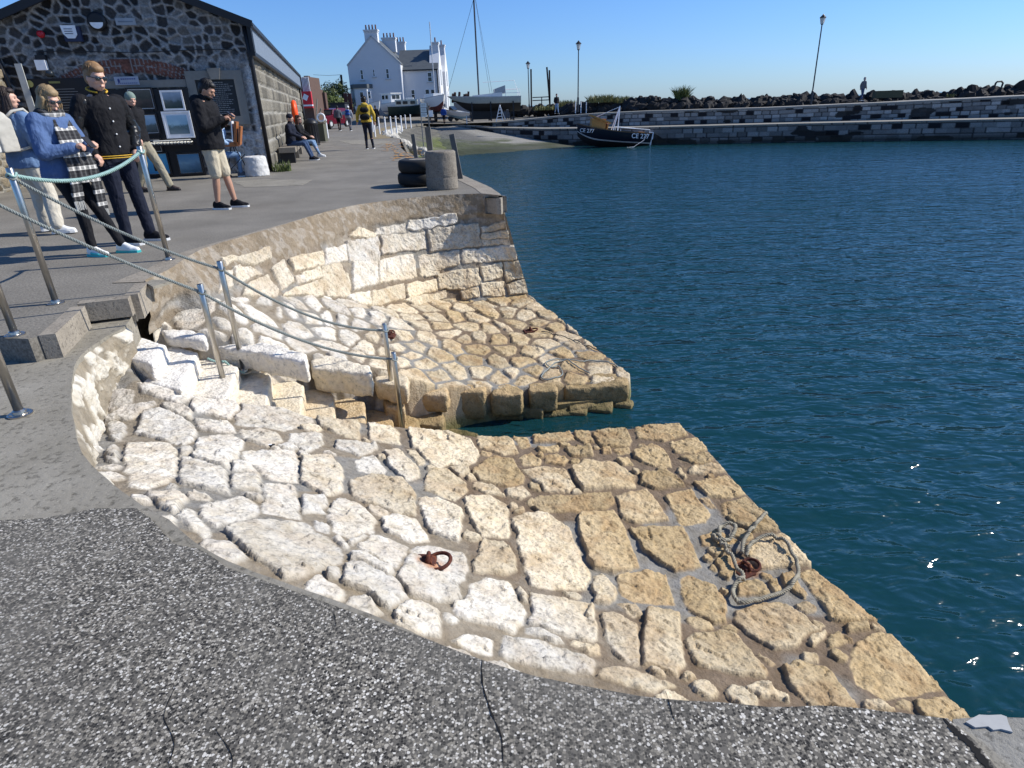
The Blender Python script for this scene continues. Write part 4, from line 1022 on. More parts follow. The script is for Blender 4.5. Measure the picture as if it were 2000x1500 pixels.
# lintel
M_LINT = plain('grey_sandstone', (.21, .20, .175), .85, sc=8, bump=.004)
GZ = math.atan2(g_[1], g_[0])
def gbox(s0, s1, z0, z1, off, th, name, mat, par):
    c = G((s0 + s1) / 2, (z0 + z1) / 2, off); return under(MB().box(c, (abs(s1 - s0), th, z1 - z0), GZ).obj(name, mat), par)
gbox(1.45, 3.3, 1.97, 2.13, .02, .12, 'lintel', M_LINT, shed)
# black display board
board = empty('display_board', G(1.9, 0, .08), 0, 'tall black panel against the shed front, hung with framed pictures', 'display board')
gbox(1.46, 3.15, .0, 1.95, .09, .05, 'panel', M_BLK, board)
mb = MB()
for s0 in (1.46, 2.3, 3.14): mb.box(G(s0, .98, .13), (.04, .04, 1.95), GZ)
under(mb.obj('batten', M_BLK), board)
# pictures
def picture(px0, py0, px1, py1, lab, cols, fr=M_BLK, mat_w=.014, kind=0, off=.16):
    a = Gp(px0, py0); b = Gp(px1, py1); s0, s1 = b[0], a[0]; z0, z1 = b[1], a[1]
    r = empty('framed_picture', G((s0 + s1) / 2, z0, off), 0, lab, 'picture', 'pictures shown on the shed front')
    mb = MB(); w_ = .035
    for q in ((s0, s1, z0, z0 + w_), (s0, s1, z1 - w_, z1), (s0, s0 + w_, z0 + w_, z1 - w_), (s1 - w_, s1, z0 + w_, z1 - w_)): mb.box(G((q[0] + q[1]) / 2, (q[2] + q[3]) / 2, off), (q[1] - q[0], .035, q[3] - q[2]), GZ)
    under(mb.obj('frame', fr), r)
    gbox(s0 + w_, s1 - w_, z0 + w_, z1 - w_, off - .006, .012, 'mount', M_WHT, r)
    k = w_ + mat_w
    q = N('print'); sx = q.n('SeparateXYZ'); q.l(q.co, sx.inputs[0]); zz = q.math('DIVIDE', q.math('SUBTRACT', sx.outputs[2], z0), z1 - z0)
    f = q.math('ADD', zz, q.math('MULTIPLY', q.math('SUBTRACT', q.noise(9, 4, .6), .5), .45))
    ink = q.out(q.ramp(f, [(.15, cols[0]), (.42, cols[1]), (.55, cols[2]), (.9, cols[3])]), .35)
    gbox(s0 + k, s1 - k, z0 + k, z1 - k, off + .003, .008, 'print', ink, r)
    if kind == 1:
        for ss, zz_, fl_ in ((.36, .38, 1), (.62, .42, -1)):
            c = (s1 - (s1 - s0) * ss, z0 + (z1 - z0) * zz_); w2 = (s1 - s0) * .10; h2 = (z1 - z0) * .2
            mb = MB().ell(G(c[0], c[1], off + .01), (w2, .004, h2), 12, 6).ell(G(c[0] + .2 * w2 * fl_, c[1] + h2 * 1.05, off + .01), (w2 * .6, .004, h2 * .35), 10, 6)
            under(mb.obj('bird', M_BLK), r)
    return r
sea = [(.05, .06, .06), (.10, .13, .13), (.25, .38, .48), (.35, .5, .62)]
picture(248, 172, 310, 215, 'dark framed picture of a brown woodland scene, top left on the black panel', [(.03, .025, .02), (.08, .06, .05), (.06, .06, .045), (.12, .11, .09)])
picture(314, 177, 366, 215, 'white mounted picture of a grey tree, top right on the black panel', [(.03, .05, .04), (.08, .10, .10), (.2, .25, .28), (.35, .42, .5)], M_WHT, .01)
picture(266, 222, 318, 262, 'pale green shoreline picture in the middle row, left, behind the bomber jacket', sea, M_BLK, .012)
picture(317, 218, 384, 268, 'largest picture, wide white frame, pale blue rocks and sea, beside the man in shorts', [(.18, .24, .26), (.10, .16, .17), (.3, .48, .58), (.4, .58, .68)], M_WHT, .055)
picture(281, 270, 324, 298, 'small dark picture behind the rolls on the narrow shelf', [(.02, .02, .02), (.04, .04, .05), (.06, .06, .06), (.05, .06, .07)])
picture(282, 298, 340, 340, 'bright blue picture of two black birds, bottom row', [(.03, .22, .42), (.05, .30, .52), (.07, .34, .58), (.09, .38, .62)], M_BLK, .006, 1)
picture(344, 298, 402, 338, 'blue picture of a boat on calm water, bottom row, rightmost', [(.04, .10, .16), (.10, .20, .30), (.16, .30, .42), (.08, .24, .42)], M_BLK, .006)
r = empty('print_rack', G(2.2, .7, .3), 0, 'narrow shelf stacked with rolls of white prints in front of the pictures', 'rack')
a, b_ = Gp(298, 282), Gp(380, 280); mb = MB().box(G((a[0] + b_[0]) / 2, a[1] - .02, .32), (a[0] - b_[0], .3, .02), GZ); under(mb.obj('shelf', M_BLK), r)
mb = MB(); rng = random.Random(3)
for k in range(26):
    t = k / 25; ss = a[0] + (b_[0] - a[0]) * t; c = G(ss, a[1] + .015 + (.02 if k % 2 else 0), .32); mb.tube([c - gn * .12, c + gn * (.12 + rng.uniform(0, .05))], .014, 6)
mb.tube([G(a[0] - .12, a[1] + .075, .36), G(b_[0], a[1] + .085, .36)], .016, 6)
under(mb.obj('print_roll', plain('cream_paper', (.68, .66, .58), .7)), r)
# carved plaque
r = empty('stone_plaque', G(.85, 1.1, .05), 0, 'black inscribed plaque in a broad grey sandstone surround with a keystone', 'plaque')
s0, s1, z0, z1 = .20, 1.44, 1.12, 2.30; w_ = .19; mb = MB()
def quad3(mb, pts, th=.14, off=0.03):
    mb.add([G(s, z, off + th / 2) for s, z in pts] + [G(s, z, off - th / 2) for s, z in pts], [(0, 1, 2, 3), (7, 6, 5, 4), (0, 4, 5, 1), (1, 5, 6, 2), (2, 6, 7, 3), (3, 7, 4, 0)])
for pts in ([(s0, z0), (s1, z0), (s1 - w_, z0 + w_), (s0 + w_, z0 + w_)], [(s0, z1), (s1, z1), (s1 - w_, z1 - w_), (s0 + w_, z1 - w_)], [(s0, z0), (s0, z1), (s0 + w_, z1 - w_), (s0 + w_, z0 + w_)], [(s1, z0), (s1, z1), (s1 - w_, z1 - w_), (s1 - w_, z0 + w_)]): quad3(mb, pts)
under(mb.obj('surround', M_LINT), r)
mb = MB(); quad3(mb, [(.70, z1 - .19), (.88, z1 - .19), (.94, z1 + .05), (.64, z1 + .05)], .2, .05); under(mb.obj('keystone', M_LINT), r)
gbox(s0 + w_ - .01, s1 - w_ + .01, z0 + w_ - .01, z1 - w_ + .01, .03, .05, 'tablet', plain('black_slate', (.02, .021, .022), .4), r)
mb = MB(); rng = random.Random(11)
for k in range(17):
    z = z1 - w_ - .06 - k * .042; tot = rng.uniform(.35, .68) if k else .3; x = (s0 + s1) / 2 - .0 + tot / 2
    while x > (s0 + s1) / 2 - tot / 2:
        l = rng.uniform(.02, .075); mb.box(G(x - l / 2, z, .058), (l, .003, .012), GZ); x -= l + .014
under(mb.obj('lettering', plain('engraved_grey', (.28, .28, .27), .6)), r)
# fittings on the gable
def fitting(name, lab, cat, px, py, build):
    s, z = Gp(px, py); r = empty(name, G(s, z, .04), 0, lab, cat); build(r, s, z)
def b_alarm(r, s, z):
    gbox(s - .19, s + .15, z - .17, z + .12, .07, .10, 'back_box', plain('navy_plastic', (.02, .025, .06), .4), r)
    mb = MB(); mb.add([G(s + a, z + c, .135) for a, c in ((.17, .14), (-.12, .14), (-.12, -.04), (-.06, -.11), (.08, -.11), (.15, -.02))] + [G(s + a, z + c, .10) for a, c in ((.17, .14), (-.12, .14), (-.12, -.04), (-.06, -.11), (.08, -.11), (.15, -.02))], [(0, 1, 2, 3, 4, 5), (11, 10, 9, 8, 7, 6)] + [(i, (i + 1) % 6, (i + 1) % 6 + 6, i + 6) for i in range(6)])
    under(mb.obj('cover', M_WHT), r); mb = MB()
    for k in range(3): mb.box(G(s + .03, z + .07 - k * .045, .14), (.16, .004, .012), GZ)
    under(mb.obj('lettering', plain('navy_plastic', (.02, .025, .06), .4)), r)
fitting('alarm_box', 'white alarm box with a navy back high on the rubble gable', 'alarm box', 142, 65, b_alarm)
def b_bulk(r, s, z):
    under(MB().tube([G(s, z, .02), G(s, z, .10), G(s, z, .13)], [.19, .18, .14], 24).obj('base', M_BLK), r)
    mb = MB(); vs = [G(s, z - .03, .135)] + [G(s + .13 * math.cos(a), z - .03 + .12 * math.sin(a), .135) for a in np.linspace(math.pi, 2 * math.pi, 14)]; vs += [v + gn * -.02 for v in vs]
    mb.add(vs, [tuple(range(15)), tuple(range(29, 14, -1))] + [(i, (i + 1) % 15, (i + 1) % 15 + 15, i + 15) for i in range(15)]); under(mb.obj('diffuser', M_WHT), r)
fitting('bulkhead_lamp', 'round black and white bulkhead lamp beneath the shed gable apex', 'lamp', 191, 42, b_bulk)
def b_sign(r, s, z): gbox(s - .2, s + .2, z - .07, z + .07, .06, .03, 'plate', plain('grey_plate', (.30, .32, .34), .5), r); gbox(s - .15, s + .15, z - .012, z + .012, .078, .004, 'lettering', M_PLAST, r)
fitting('name_plate', 'small pale grey plate on the gable right of the round lamp', 'sign', 247, 43, b_sign)
def b_bell(r, s, z): under(MB().tube([G(s, z, .02), G(s, z, .07), G(s, z, .1)], [.075, .07, .04], 18).obj('dome', plain('red_gloss', (.45, .01, .02), .25)), r); under(MB().box(G(s, z, .03), (.1, .03, .1), GZ).obj('base', M_BLK), r)
fitting('alarm_bell', 'small red alarm bell on the left of the gable', 'bell', 81, 67, b_bell)
def b_cam(r, s, z): gbox(s - .1, s + .1, z - .1, z + .1, .1, .12, 'housing', M_WHT, r); under(MB().ell(G(s - .12, z - .17, .14), (.09, .09, .08)).obj('dome', M_DKGL, None, True), r); gbox(s - .13, s + .07, z + .11, z + .2, .08, .12, 'bracket', M_BLK, r)
fitting('security_camera', 'white and black security camera box above the black notice board', 'camera', 85, 128, b_cam)
def b_lab(r, s, z):
    gbox(s - .25, s + .25, z - .085, z + .085, .095, .015, 'plate', plain('pale_blue_plate', (.34, .37, .44), .5), r); nb = plain('navy_ink', (.03, .05, .2), .5)
    under(MB().ell(G(s + .17, z, .104), (.03, .004, .045), 10, 6).obj('emblem', nb), r); mb = MB()
    for k in range(7): mb.box(G(s + .10 - k * .045, z + .035, .104), (.035, .003, .02), GZ)
    for k in range(10): mb.box(G(s + .18 - k * .042, z - .05, .104), (.03, .003, .014), GZ)
    under(mb.obj('lettering', nb), r)
fitting('gallery_sign', 'pale blue sign plate with navy emblem fixed to the stone lintel', 'sign', 250, 158, b_lab)
def b_nb(r, s, z):
    gbox(s - .62, s + .62, z - .85, z + .12, .08, .04, 'panel', M_BLK, r); gbox(s - .1, s + .12, z + .02, z + .06, .105, .01, 'strip', plain('olive_ink', (.25, .24, .08), .6), r)
    under(MB().tube([G(s + .5, z + .02, .1), G(s + .5, z + .02, .115)], .07, 20).obj('disc', plain('mustard', (.45, .38, .12), .6)), r)
    mb = MB()
    for k in range(12): mb.box(G(s - .1, z - .1 - k * .055, .103), (.5 + .3 * ((k * 7) % 3) / 3, .003, .008), GZ)
    under(mb.obj('lettering', plain('engraved_grey', (.28, .28, .27), .6)), r)
fitting('notice_board', 'black notice board with a mustard disc behind the heads of the two girls', 'notice board', 112, 165, b_nb)
tag(MB().bar(G(4.70, .6, .22), G(4.72, 2.5, .16), .13, .03, gn).obj('timber_board', plain('pale_timber', (.42, .43, .41), .7), None), 'pale grey board leaning upright at the left end of the shed front', 'board')
tag(MB().tube([G(s, 2.72 + .02 * math.sin(s * 2), .05) for s in np.linspace(.3, 4.4, 30)], .008, 5).obj('cable', M_BLK, None), 'thin black cable clipped across the shed gable', 'cable')
tag(MB().tube([G(4.98, 0, .12), G(5.02, 1.6, .12), G(5.1, 2.7, .1), G(5.2, 3.2, .1)], .055, 8).obj('drainpipe', M_BLK, None, True), 'black pipe in the left corner of the shed front', 'pipe')
# boundary wall projecting towards the camera on the left
a = G(5.12, 0, .0); dL = gn * 1.0; xs_ = np.arange(0, 6.5, .03); zs_ = np.arange(-.1, 3.0, .03); XX, Z3 = np.meshgrid(xs_, zs_, indexing='ij')
f1, f2, idd = lat_vor((XX + .04 * fbm(XX * 4, Z3 * 4)) / .3, Z3 / .22, 13); st = sst(.02, .06, (f2 - f1) * .22)
col = (np.array([.22, .18, .12]) * (.4 + 1.0 * idd[..., None])) * st[..., None] + np.array([.25, .235, .20]) * (1 - st[..., None])
P = a + dL * XX[..., None] + np.array([0, 0, 1.0]) * Z3[..., None] - g_ * (.06 * st * (.4 + idd) + .05 * (fbm(XX * 5, Z3 * 5, s=4) - .5))[..., None]
bw = empty('rubble_wall', a, 0, 'tan rubble wall running towards the camera at the left picture edge', 'wall')
under(link('wall_face', gridmesh('g', P, Z3 < 2.75 - .12 * XX, col), M_MAS), bw)
c_ = a + dL * 3.2 + g_ * .3; under(MB().prism([tuple((a + dL * t + g_ * q)[:2]) for t, q in ((0, .04), (6.4, .04), (6.4, .5), (0, .5))], 0, [2.7, 1.95, 1.95, 2.7]).obj('wall_core', M_COPE), bw)
# weathered round stone by the corner
dr = empty('painted_stone', (*at(497, 345, 0)[:2], 0), 0, 'squat whitewashed round stone guarding the corner of the shed', 'guard stone')
o = MB().tube([(0, .22, 0), (0, .22, .2), (0, .22, .42), (0, .22, .44)], [.28, .27, .25, .2], 24).obj('body', plain('worn_whitewash', (.55, .54, .51), .8, var=.35, sc=9, bump=.01, bsc=25), dr); rough(o, .02, .03, .08)
# easel beside the painter
e0 = at(470, 346, 0); r = empty('easel', e0, .2, 'wooden box easel on thin black legs beside the seated painter', 'easel')
M_WOOD = plain('orange_wood', (.33, .12, .04), .45)
MB().box((-.12, .1, .72), (.42, .3, .09)).box((.08, .1, .95), (.05, .3, .5), 0, ('Y', .2)).box((.16, .1, .9), (.04, .26, .4), 0, ('Y', .25)).obj('paint_box', M_WOOD, r)
MB().box((.02, .08, 1.0), (.02, .24, .42), 0, ('Y', .12)).obj('canvas', M_WHT, r)
mb = MB()
for x, y in ((-.3, 0), (.25, -.02), (.0, .3)): mb.tube([(x, y, 0), (-.05 + x * .1, .1, .7)], .012, 6)
mb.tube([(-.28, .0, .1), (.2, 0, .5)], .01, 6); mb.obj('leg', M_BLK, r)

# ------------------------------------------------------------------ bench, lifebuoy, bin, posts along the side wall
b0, b1 = Sd(2.5, 0, .35), Sd(7.3, 0, .35)
r = empty('stone_bench', b0, 0, 'long low concrete bench against the shed side wall, its near end black', 'bench')
o = MB().bar(b0 + (0, 0, .36), b1 + (0, 0, .36), .46, .14).obj('seat', M_BOL); under(o, r)
for t in (2.75, 4.9, 7.0): c = Sd(t, .15, .33); o = MB().box(c, (.40, .34, .30), math.atan2(sdr[1], sdr[0]) + 1.57).obj('support', M_BLK if t < 3 else M_BOL); under(o, r)
lb = Sd(10.6, 0, .30); r = empty('lifebuoy_housing', lb, 0, 'bright orange lifebuoy housing standing against the shed side wall', 'lifebuoy')
M_OR = plain('safety_orange', (.85, .085, .012), .4, var=.06)
v, f = torus(.30, .10, 36, 12); M_ = Matrix.Rotation(math.atan2(sn[1], sn[0]), 4, 'Z') @ Matrix.Rotation(math.pi / 2, 4, 'Y')
mb = MB(); mb.add([tuple(M_ @ Vector((q[0] * 1.12, q[1], q[2])) + Vector((0, 0, 1.36))) for q in v], f); mb.obj('ring', M_OR, r, True)
mb = MB(); mb.tube([(-.05 * sn[0], -.05 * sn[1], 1.36), (.03 * sn[0], .03 * sn[1], 1.36)], [.3, .3], 30); mb.obj('cover', M_OR, r)
MB().bar((-.1 * sn[0], -.1 * sn[1], 0), (-.1 * sn[0], -.1 * sn[1], 1.5), .07).obj('post', M_WHT, r)
bp_ = Sd(12.8, 0, .75); r = empty('litter_bin', bp_, 0, 'round black litter bin beside the bench beyond the seated couple', 'bin')
MB().tube([(0, 0, .03), (0, 0, .08), (0, 0, .85), (0, 0, .9), (0, 0, .94), (0, 0, 1.02), (0, 0, 1.1)], [.3, .27, .28, .32, .3, .26, .1], 20).obj('body', M_BLK, r, True)
mb = MB(); [mb.tube([(.285 * math.cos(a), .285 * math.sin(a), .1), (.285 * math.cos(a), .285 * math.sin(a), .84)], .012, 4) for a in np.linspace(0, 6.28, 19)[:-1]]; mb.obj('ribs', M_BLK, r)
bp_ = Sd(15.6, 0, 1.0); r = empty('chandlery_stand', bp_, 0, 'cluttered stand of fishing gear and life rings beyond the bin', 'stand')
MB().box((0, 0, .9), (.7, .6, .06)).box((0, 0, .45), (.6, .5, .8)).obj('counter', plain('drab_green', (.09, .09, .06), .8), r)
mb = MB(); v, f = torus(.17, .045, 24, 8); mb.add([tuple(Matrix.Rotation(1.3, 4, 'X') @ Vector(q) + Vector((.25, -.3, 1.1))) for q in v], f); mb.obj('life_ring', M_WHT, r, True)
mb = MB(); v, f = torus(.26, .063, 6, 8); mb.tube([(-.3, -.1, .3), (.3, -.2, 1.5)], .035, 6); mb.tube([(-.1, 0, .9), (.1, .1, 1.9)], .03, 6); mb.obj('oar', M_LINT, r)
# weeds at the corner
def tuft(name, p, h, n, spread, col, lab, cat='plant', seed=1, lean=.4, wdt=.012):
    rng = random.Random(seed); mb = MB(); r = empty(name, p, 0, lab, cat)
    for _ in range(n):
        a = rng.uniform(0, 6.28); rr_ = rng.random() ** .5 * spread; b = Vector((rr_ * math.cos(a), rr_ * math.sin(a), -.05)); a2 = rng.uniform(0, 6.28); L = h * rng.uniform(.45, 1.05)
        d = Vector((math.cos(a2) * lean * rng.random(), math.sin(a2) * lean * rng.random(), 1)).normalized(); side = d.cross(Vector((math.cos(a2 + 1), math.sin(a2 + 1), 0))).normalized() * wdt * rng.uniform(.6, 1.3)
        p1 = b + d * L * .55; p2 = b + d * L + Vector((d.x, d.y, -.25)) * L * .35
        mb.add([b - side, b + side, p1 + side, p1 - side, p2], [(0, 1, 2, 3), (3, 2, 4)])
    mb.obj('leaves', col, r); return r
def mat_leaf(name, a, b):
    q = N(name); q.b.inputs['Subsurface Weight'].default_value = 0; f = q.noise(2.2, 3, .6); g2 = q.n('ObjectInfo')
    return q.out(q.mix(f, a, b), .6, None, 0, .25)
M_GRASS = mat_leaf('grass_green', (.05, .075, .02), (.14, .16, .05)); M_FERN = mat_leaf('dry_grass', (.10, .11, .03), (.24, .22, .09))
tuft('weed', G(-.35, 0, .15), .35, 130, .22, M_GRASS, 'green weeds growing at the foot of the shed corner')
# ------------------------------------------------------------------ far ground: road, slipway, beach
def rel(par_loc):
    pl = Vector(tuple(map(float, par_loc)))
    return pl
road = [(-60, 66.9, 0), (-8.2, 66.9, 0), (-4.2, 68, -.15), (-2, 69, -.15), (3.5, 69, -.1), (14, 66, .3), (40, 66, .8), (60, 100, 1), (30, 130, 1.2), (-90, 130, 1.2), (-60, 85, 1.0)]
mb = MB()
RX = np.linspace(-70, 26, 49); RYv = np.linspace(67, 128, 32)
rx, ry = np.meshgrid(RX, RYv, indexing='ij')
rz_ = 1.02 * sst(68, 86, ry) - .12 * sst(-9, -5, rx) * sst(74, 68, ry) + .02 * (fbm(rx * .3, ry * .3) - .5)
struct('road', gridmesh('road', np.stack([rx, ry, rz_], -1)), M_TAR)
def ground_z(x, y): return float(1.02 * sst(68, 86, np.array(y)) - .12 * sst(-9, -5, np.array(x)) * sst(74, 68, np.array(y))) if y > 67 else 0.0
# land behind the shed and the houses
struct('land', MB().prism([(-400, 66), (-60, 66), (-60, 128), (26, 127), (26, 700), (-400, 700)], -2, .3).mesh(), M_TAR)
# slipway
SLA, SLB, SLC, SLD = Wy(838, 246, 68), Wy(872, 243, 68), Wy(1150, 290, 54.5), Wy(905, 300, 50)
n_ = 60; a_, b_ = np.meshgrid(np.linspace(0, 1.06, n_ * 2), np.linspace(-.55, 1, n_ * 2), indexing='ij')
top = SLA[None, None] * (1 - b_[..., None]) + SLB * b_[..., None]; bot = SLD * (1 - b_[..., None]) + SLC * b_[..., None]
P = top * (1 - a_[..., None]) + bot * a_[..., None]; P[..., 2] += np.minimum(0, b_) * .5 + .10 * (fbm(P[..., 0] * .8, P[..., 1] * .8) - .5) * (1.4 - b_) + .12 * (fbm(P[..., 0] * 3, P[..., 1] * 3, s=6) - .5) * sst(.5, .0, b_)
gr = sst(.35, .62, fbm(P[..., 0] * .5, P[..., 1] * .9, s=4, o=5) * .8 + (1 - b_) * .35 - .25 * (1 - a_)) * sst(.3, .7, a_) * .85
pale = np.array([.27, .255, .22]); dk = np.array([.13, .125, .11]); grn = np.array([.07, .08, .03]); C = dk + (pale - dk) * sst(.5, .8, b_ + .25 * a_)[..., None]
C = C * (1 - gr[..., None]) + grn * gr[..., None]; wt = sst(-1.55, -1.8, P[..., 2])[..., None]; C = C * (1 - wt * .8) + np.array([.035, .04, .015]) * wt * .8
struct('slipway', gridmesh('slip', P, None, C), M_MAS)
# beach of green-brown shingle between the slip and the quay
top2 = np.array([(-9.0, 62, -.1), (-8.2, 66.9, -.05), *[tuple(SLA)]]); rows = []
pA = [(-8.3, 47, -.5), (-6.6, 38, -.75), (-5.0, 33, -1.3)]; 
bx, by = np.meshgrid(np.arange(-9.8, 1.5, .12), np.arange(29, 69, .2), indexing='ij')
e_x = np.interp(by[0], [29, 33.8, 37, 41, 50, 60, 67], [-4.6, -5.3, -6.4, -7.4, -8.6, -9.2, -8])
d_ = bx - e_x[None]; slp = np.interp(by, [29, 34, 45, 56, 68], [1.3, .9, .42, .30, .10]); bzv = -.25 - d_ * slp + .22 * (fbm(bx * 1.3, by * 1.0, s=3) - .5)
bzv = np.where(d_ < .3, -.25 + .05 * d_, bzv); cc = fbm(bx * 2, by * 2, s=9)[..., None]
C = np.array([.13, .12, .095]) * (.5 + cc); g2 = (sst(-.7, -1.3, bzv) * sst(.3, .55, fbm(bx * .6, by * .6, s=5)))[..., None]; C = C * (1 - g2) + np.array([.10, .115, .03]) * (.5 + cc) * g2
wt = sst(-1.7, -1.9, bzv)[..., None]; C = C * (1 - wt) + np.array([.02, .025, .01]) * wt
struct('beach', gridmesh('beach', np.stack([bx, by, bzv], -1), (d_ > -.1), C), M_MAS)
# white limestone rubble bank below the white posts
rng = random.Random(21); mb = MB(); M_RUB2 = plain('white_rubble', (.42, .395, .34), .85, var=.4, sc=3)
for k in range(420):
    y = rng.uniform(33, 60); ex_ = np.interp(y, [29, 33.8, 37, 41, 50, 60, 67], [-4.6, -5.3, -6.4, -7.4, -8.6, -9.2, -8]); t = rng.random(); x = ex_ + t * 1.6 * (60 - y + 12) / 30 - .1; r_ = rng.uniform(.12, .3)
    mb.ell((x, y, -.12 - t * .9), (r_, r_ * rng.uniform(.7, 1.2), r_ * .8), 7, 5, Matrix.Rotation(rng.random() * 3, 3, (rng.random(), rng.random(), rng.random())))
o = mb.obj('rubble_bank', M_RUB2); tag(o, 'bank of white limestone rubble below the row of white posts', 'rubble', None, 'stuff')
struct('verge', MB().prism([(-9.3, 60), (-8.75, 50), (-7.5, 41), (-6.5, 37), (-5.6, 34), (-7.0, 34), (-8, 38), (-9.6, 48), (-10.1, 60)], -.05, .006).mesh(), plain('ochre_verge', (.22, .17, .09), .9, var=.4, sc=2))
# orange seaweed and leaves scattered on the quay edge
rng = random.Random(2); mb = MB()
for k in range(130):
    p = at(rng.gauss(790 if k % 2 else 765, 14), rng.gauss(305 if k % 2 else 285, 6), 0); s_2 = rng.uniform(.03, .1); a = rng.random() * 6; mb.add([(p[0] + s_2 * math.cos(a + q), p[1] + s_2 * math.sin(a + q), .01 + .02 * rng.random()) for q in (0, 1.7, 3.1, 4.6)], [(0, 1, 2, 3)])
tag(mb.obj('dry_seaweed', plain('orange_weed', (.42, .22, .07), .8, var=.4, sc=9)), 'orange dry seaweed strewn along the quay edge beyond the tyres', 'seaweed', None, 'stuff')

# ------------------------------------------------------------------ white posts along the quay edge
wpx = [(729, 258), (733, 268), (742, 262), (754, 260), (765, 258), (775, 257), (785, 254), (793, 249), (803, 248)]
def wpost(px, py, h, lab, D=None, grp='white posts along the far quay edge'):
    b = at(px, py, 0) if D is None else Wy(px, py, D); r = empty('marker_post', b, 0, lab, 'post', grp); MB().tube([(0, 0, -.1), (0, 0, h - .02), (0, 0, h)], [.045, .045, .03], 10).obj('shaft', M_WHT, r); MB().tube([(0, 0, h - .1), (0, 0, h - .03)], .058, 10).obj('cap', plain('off_white', (.6, .6, .58), .6), r)
ordn = ['first', 'second', 'third', 'fourth', 'fifth', 'sixth', 'seventh', 'eighth', 'last']
for i, (px, py) in enumerate(wpx):
    wpost(px, py, .95, ordn[i] + ' white post, counted from the walker in yellow towards the sign board')
wpost(641, 270, 1.0, 'single white post on the road in front of the dark red car', None, None)
wpost(912, 240, .7, 'lone short white post near the top of the slipway, left of the stepladder', 66, None)
for px, w_q in ((1124, 'left'), (1134.5, 'middle'), (1145, 'right')): wpost(px, 219, .9, w_q + ' one of three short white posts on the pier beside the middle lamp', 64, 'three white posts on the pier')

# ------------------------------------------------------------------ white house
def wall_mat(name, c): return plain(name, c, .8, var=.06, sc=1.5, bump=.004, bsc=12)
M_HW = wall_mat('white_render', (.58, .59, .60)); M_SLATE = plain('slate_roof', (.085, .095, .10), .6, var=.3, sc=3); M_TRIM = plain('trim_grey', (.42, .43, .43), .7); M_POT = plain('clay_pot', (.14, .07, .055), .8)
D0 = 85.0
def H(px, py, D=D0): return Wy(px, py, D)
hx0, hx1 = H(685, 180)[0], H(785.5, 160)[0]; hxa = H(728, 80)[0]; ez = H(680, 130)[2]; rz2 = ez + 3.1; gz = .85
house = empty('white_house', (hx0, D0, gz), 0, 'tall white rendered house with grey slate roofs and several chimney stacks beyond the harbour', 'house')
U = lambda o: under(o, house)
xm = (hx0 + hx1) / 2; Lh = 13
def gable_body(x0, x1, y0, y1, z0, ze, zr, axis='y'):
    mb = MB(); xm = (x0 + x1) / 2; ym = (y0 + y1) / 2
    if axis == 'y':
        v = [(x0, y0, z0), (x1, y0, z0), (x1, y0, ze), (xm, y0, zr), (x0, y0, ze), (x0, y1, z0), (x1, y1, z0), (x1, y1, ze), (xm, y1, zr), (x0, y1, ze)]
    else:
        v = [(x0, y1, z0), (x0, y0, z0), (x0, y0, ze), (x0, ym, zr), (x0, y1, ze), (x1, y1, z0), (x1, y0, z0), (x1, y0, ze), (x1, ym, zr), (x1, y1, ze)]
    mb.add(v, [(0, 1, 2, 3, 4), (9, 8, 7, 6, 5), (0, 5, 6, 1), (1, 6, 7, 2), (4, 9, 5, 0)]); return mb
U(gable_body(hx0, hx1, D0, D0 + Lh, gz - .5, ez, rz2).obj('wall', M_HW))
def roof_y(x0, x1, y0, y1, ze, zr, th=.12, ov=.05):
    xm = (x0 + x1) / 2; mb = MB()
    for s in (-1, 1):
        xe = x0 - ov if s < 0 else x1 + ov; v = [(xe, y0, ze), (xm, y0, zr), (xm, y1, zr), (xe, y1, ze)]; mb.add([(a, b, c + .03) for a, b, c in v] + [(a, b, c + th + .03) for a, b, c in v], [(0, 1, 2, 3), (7, 6, 5, 4), (0, 4, 5, 1), (1, 5, 6, 2), (2, 6, 7, 3), (3, 7, 4, 0)])
    return mb
rf = U(roof_y(hx0, hx1, D0 + .12, D0 + Lh, ez, rz2).obj('roof', M_SLATE))
mb = MB()
for (xa_, za_), (xb_, zb_) in (((hx0 - .03, ez), (xm, rz2)), ((xm, rz2), (hx1 + .03, ez))): mb.bar((xa_, D0 - .01, za_ + .1), (xb_, D0 - .01, zb_ + .1), .14, .16)
U(mb.obj('gable_coping', M_TRIM))
def chimney(x, y, z0, z1, w_, d_, npot, alongx=True, lab=None):
    o = U(MB().box((x, y, (z0 + z1) / 2), (w_, d_, z1 - z0)).box((x, y, z1 + .06), (w_ + .22, d_ + .22, .14)).box((x, y, z1 - .12), (w_ + .1, d_ + .1, .1)).obj('chimney', M_HW))
    mb = MB()
    for k in range(npot):
        t = (k - (npot - 1) / 2) * (w_ if alongx else d_) / npot; mb.tube([(x + (t if alongx else 0), y + (0 if alongx else t), z1 + .13), (x + (t if alongx else 0), y + (0 if alongx else t), z1 + .68)], [.10, .085], 8)
    p = mb.obj('chimney_pot', M_POT); p.parent = o
zc = H(722, 60)[2]
chimney(xm + .0, D0 + .55, rz2 - .9, zc, 1.55, 1.0, 4)
chimney(H(761, 90, 92)[0], 92, rz2 - 1.2, H(760, 76, 92)[2], 1.7, 1.0, 4)
chimney(H(780, 90, 96)[0], 96, rz2 - 1.6, H(780, 84, 96)[2], 1.6, 1.0, 4)
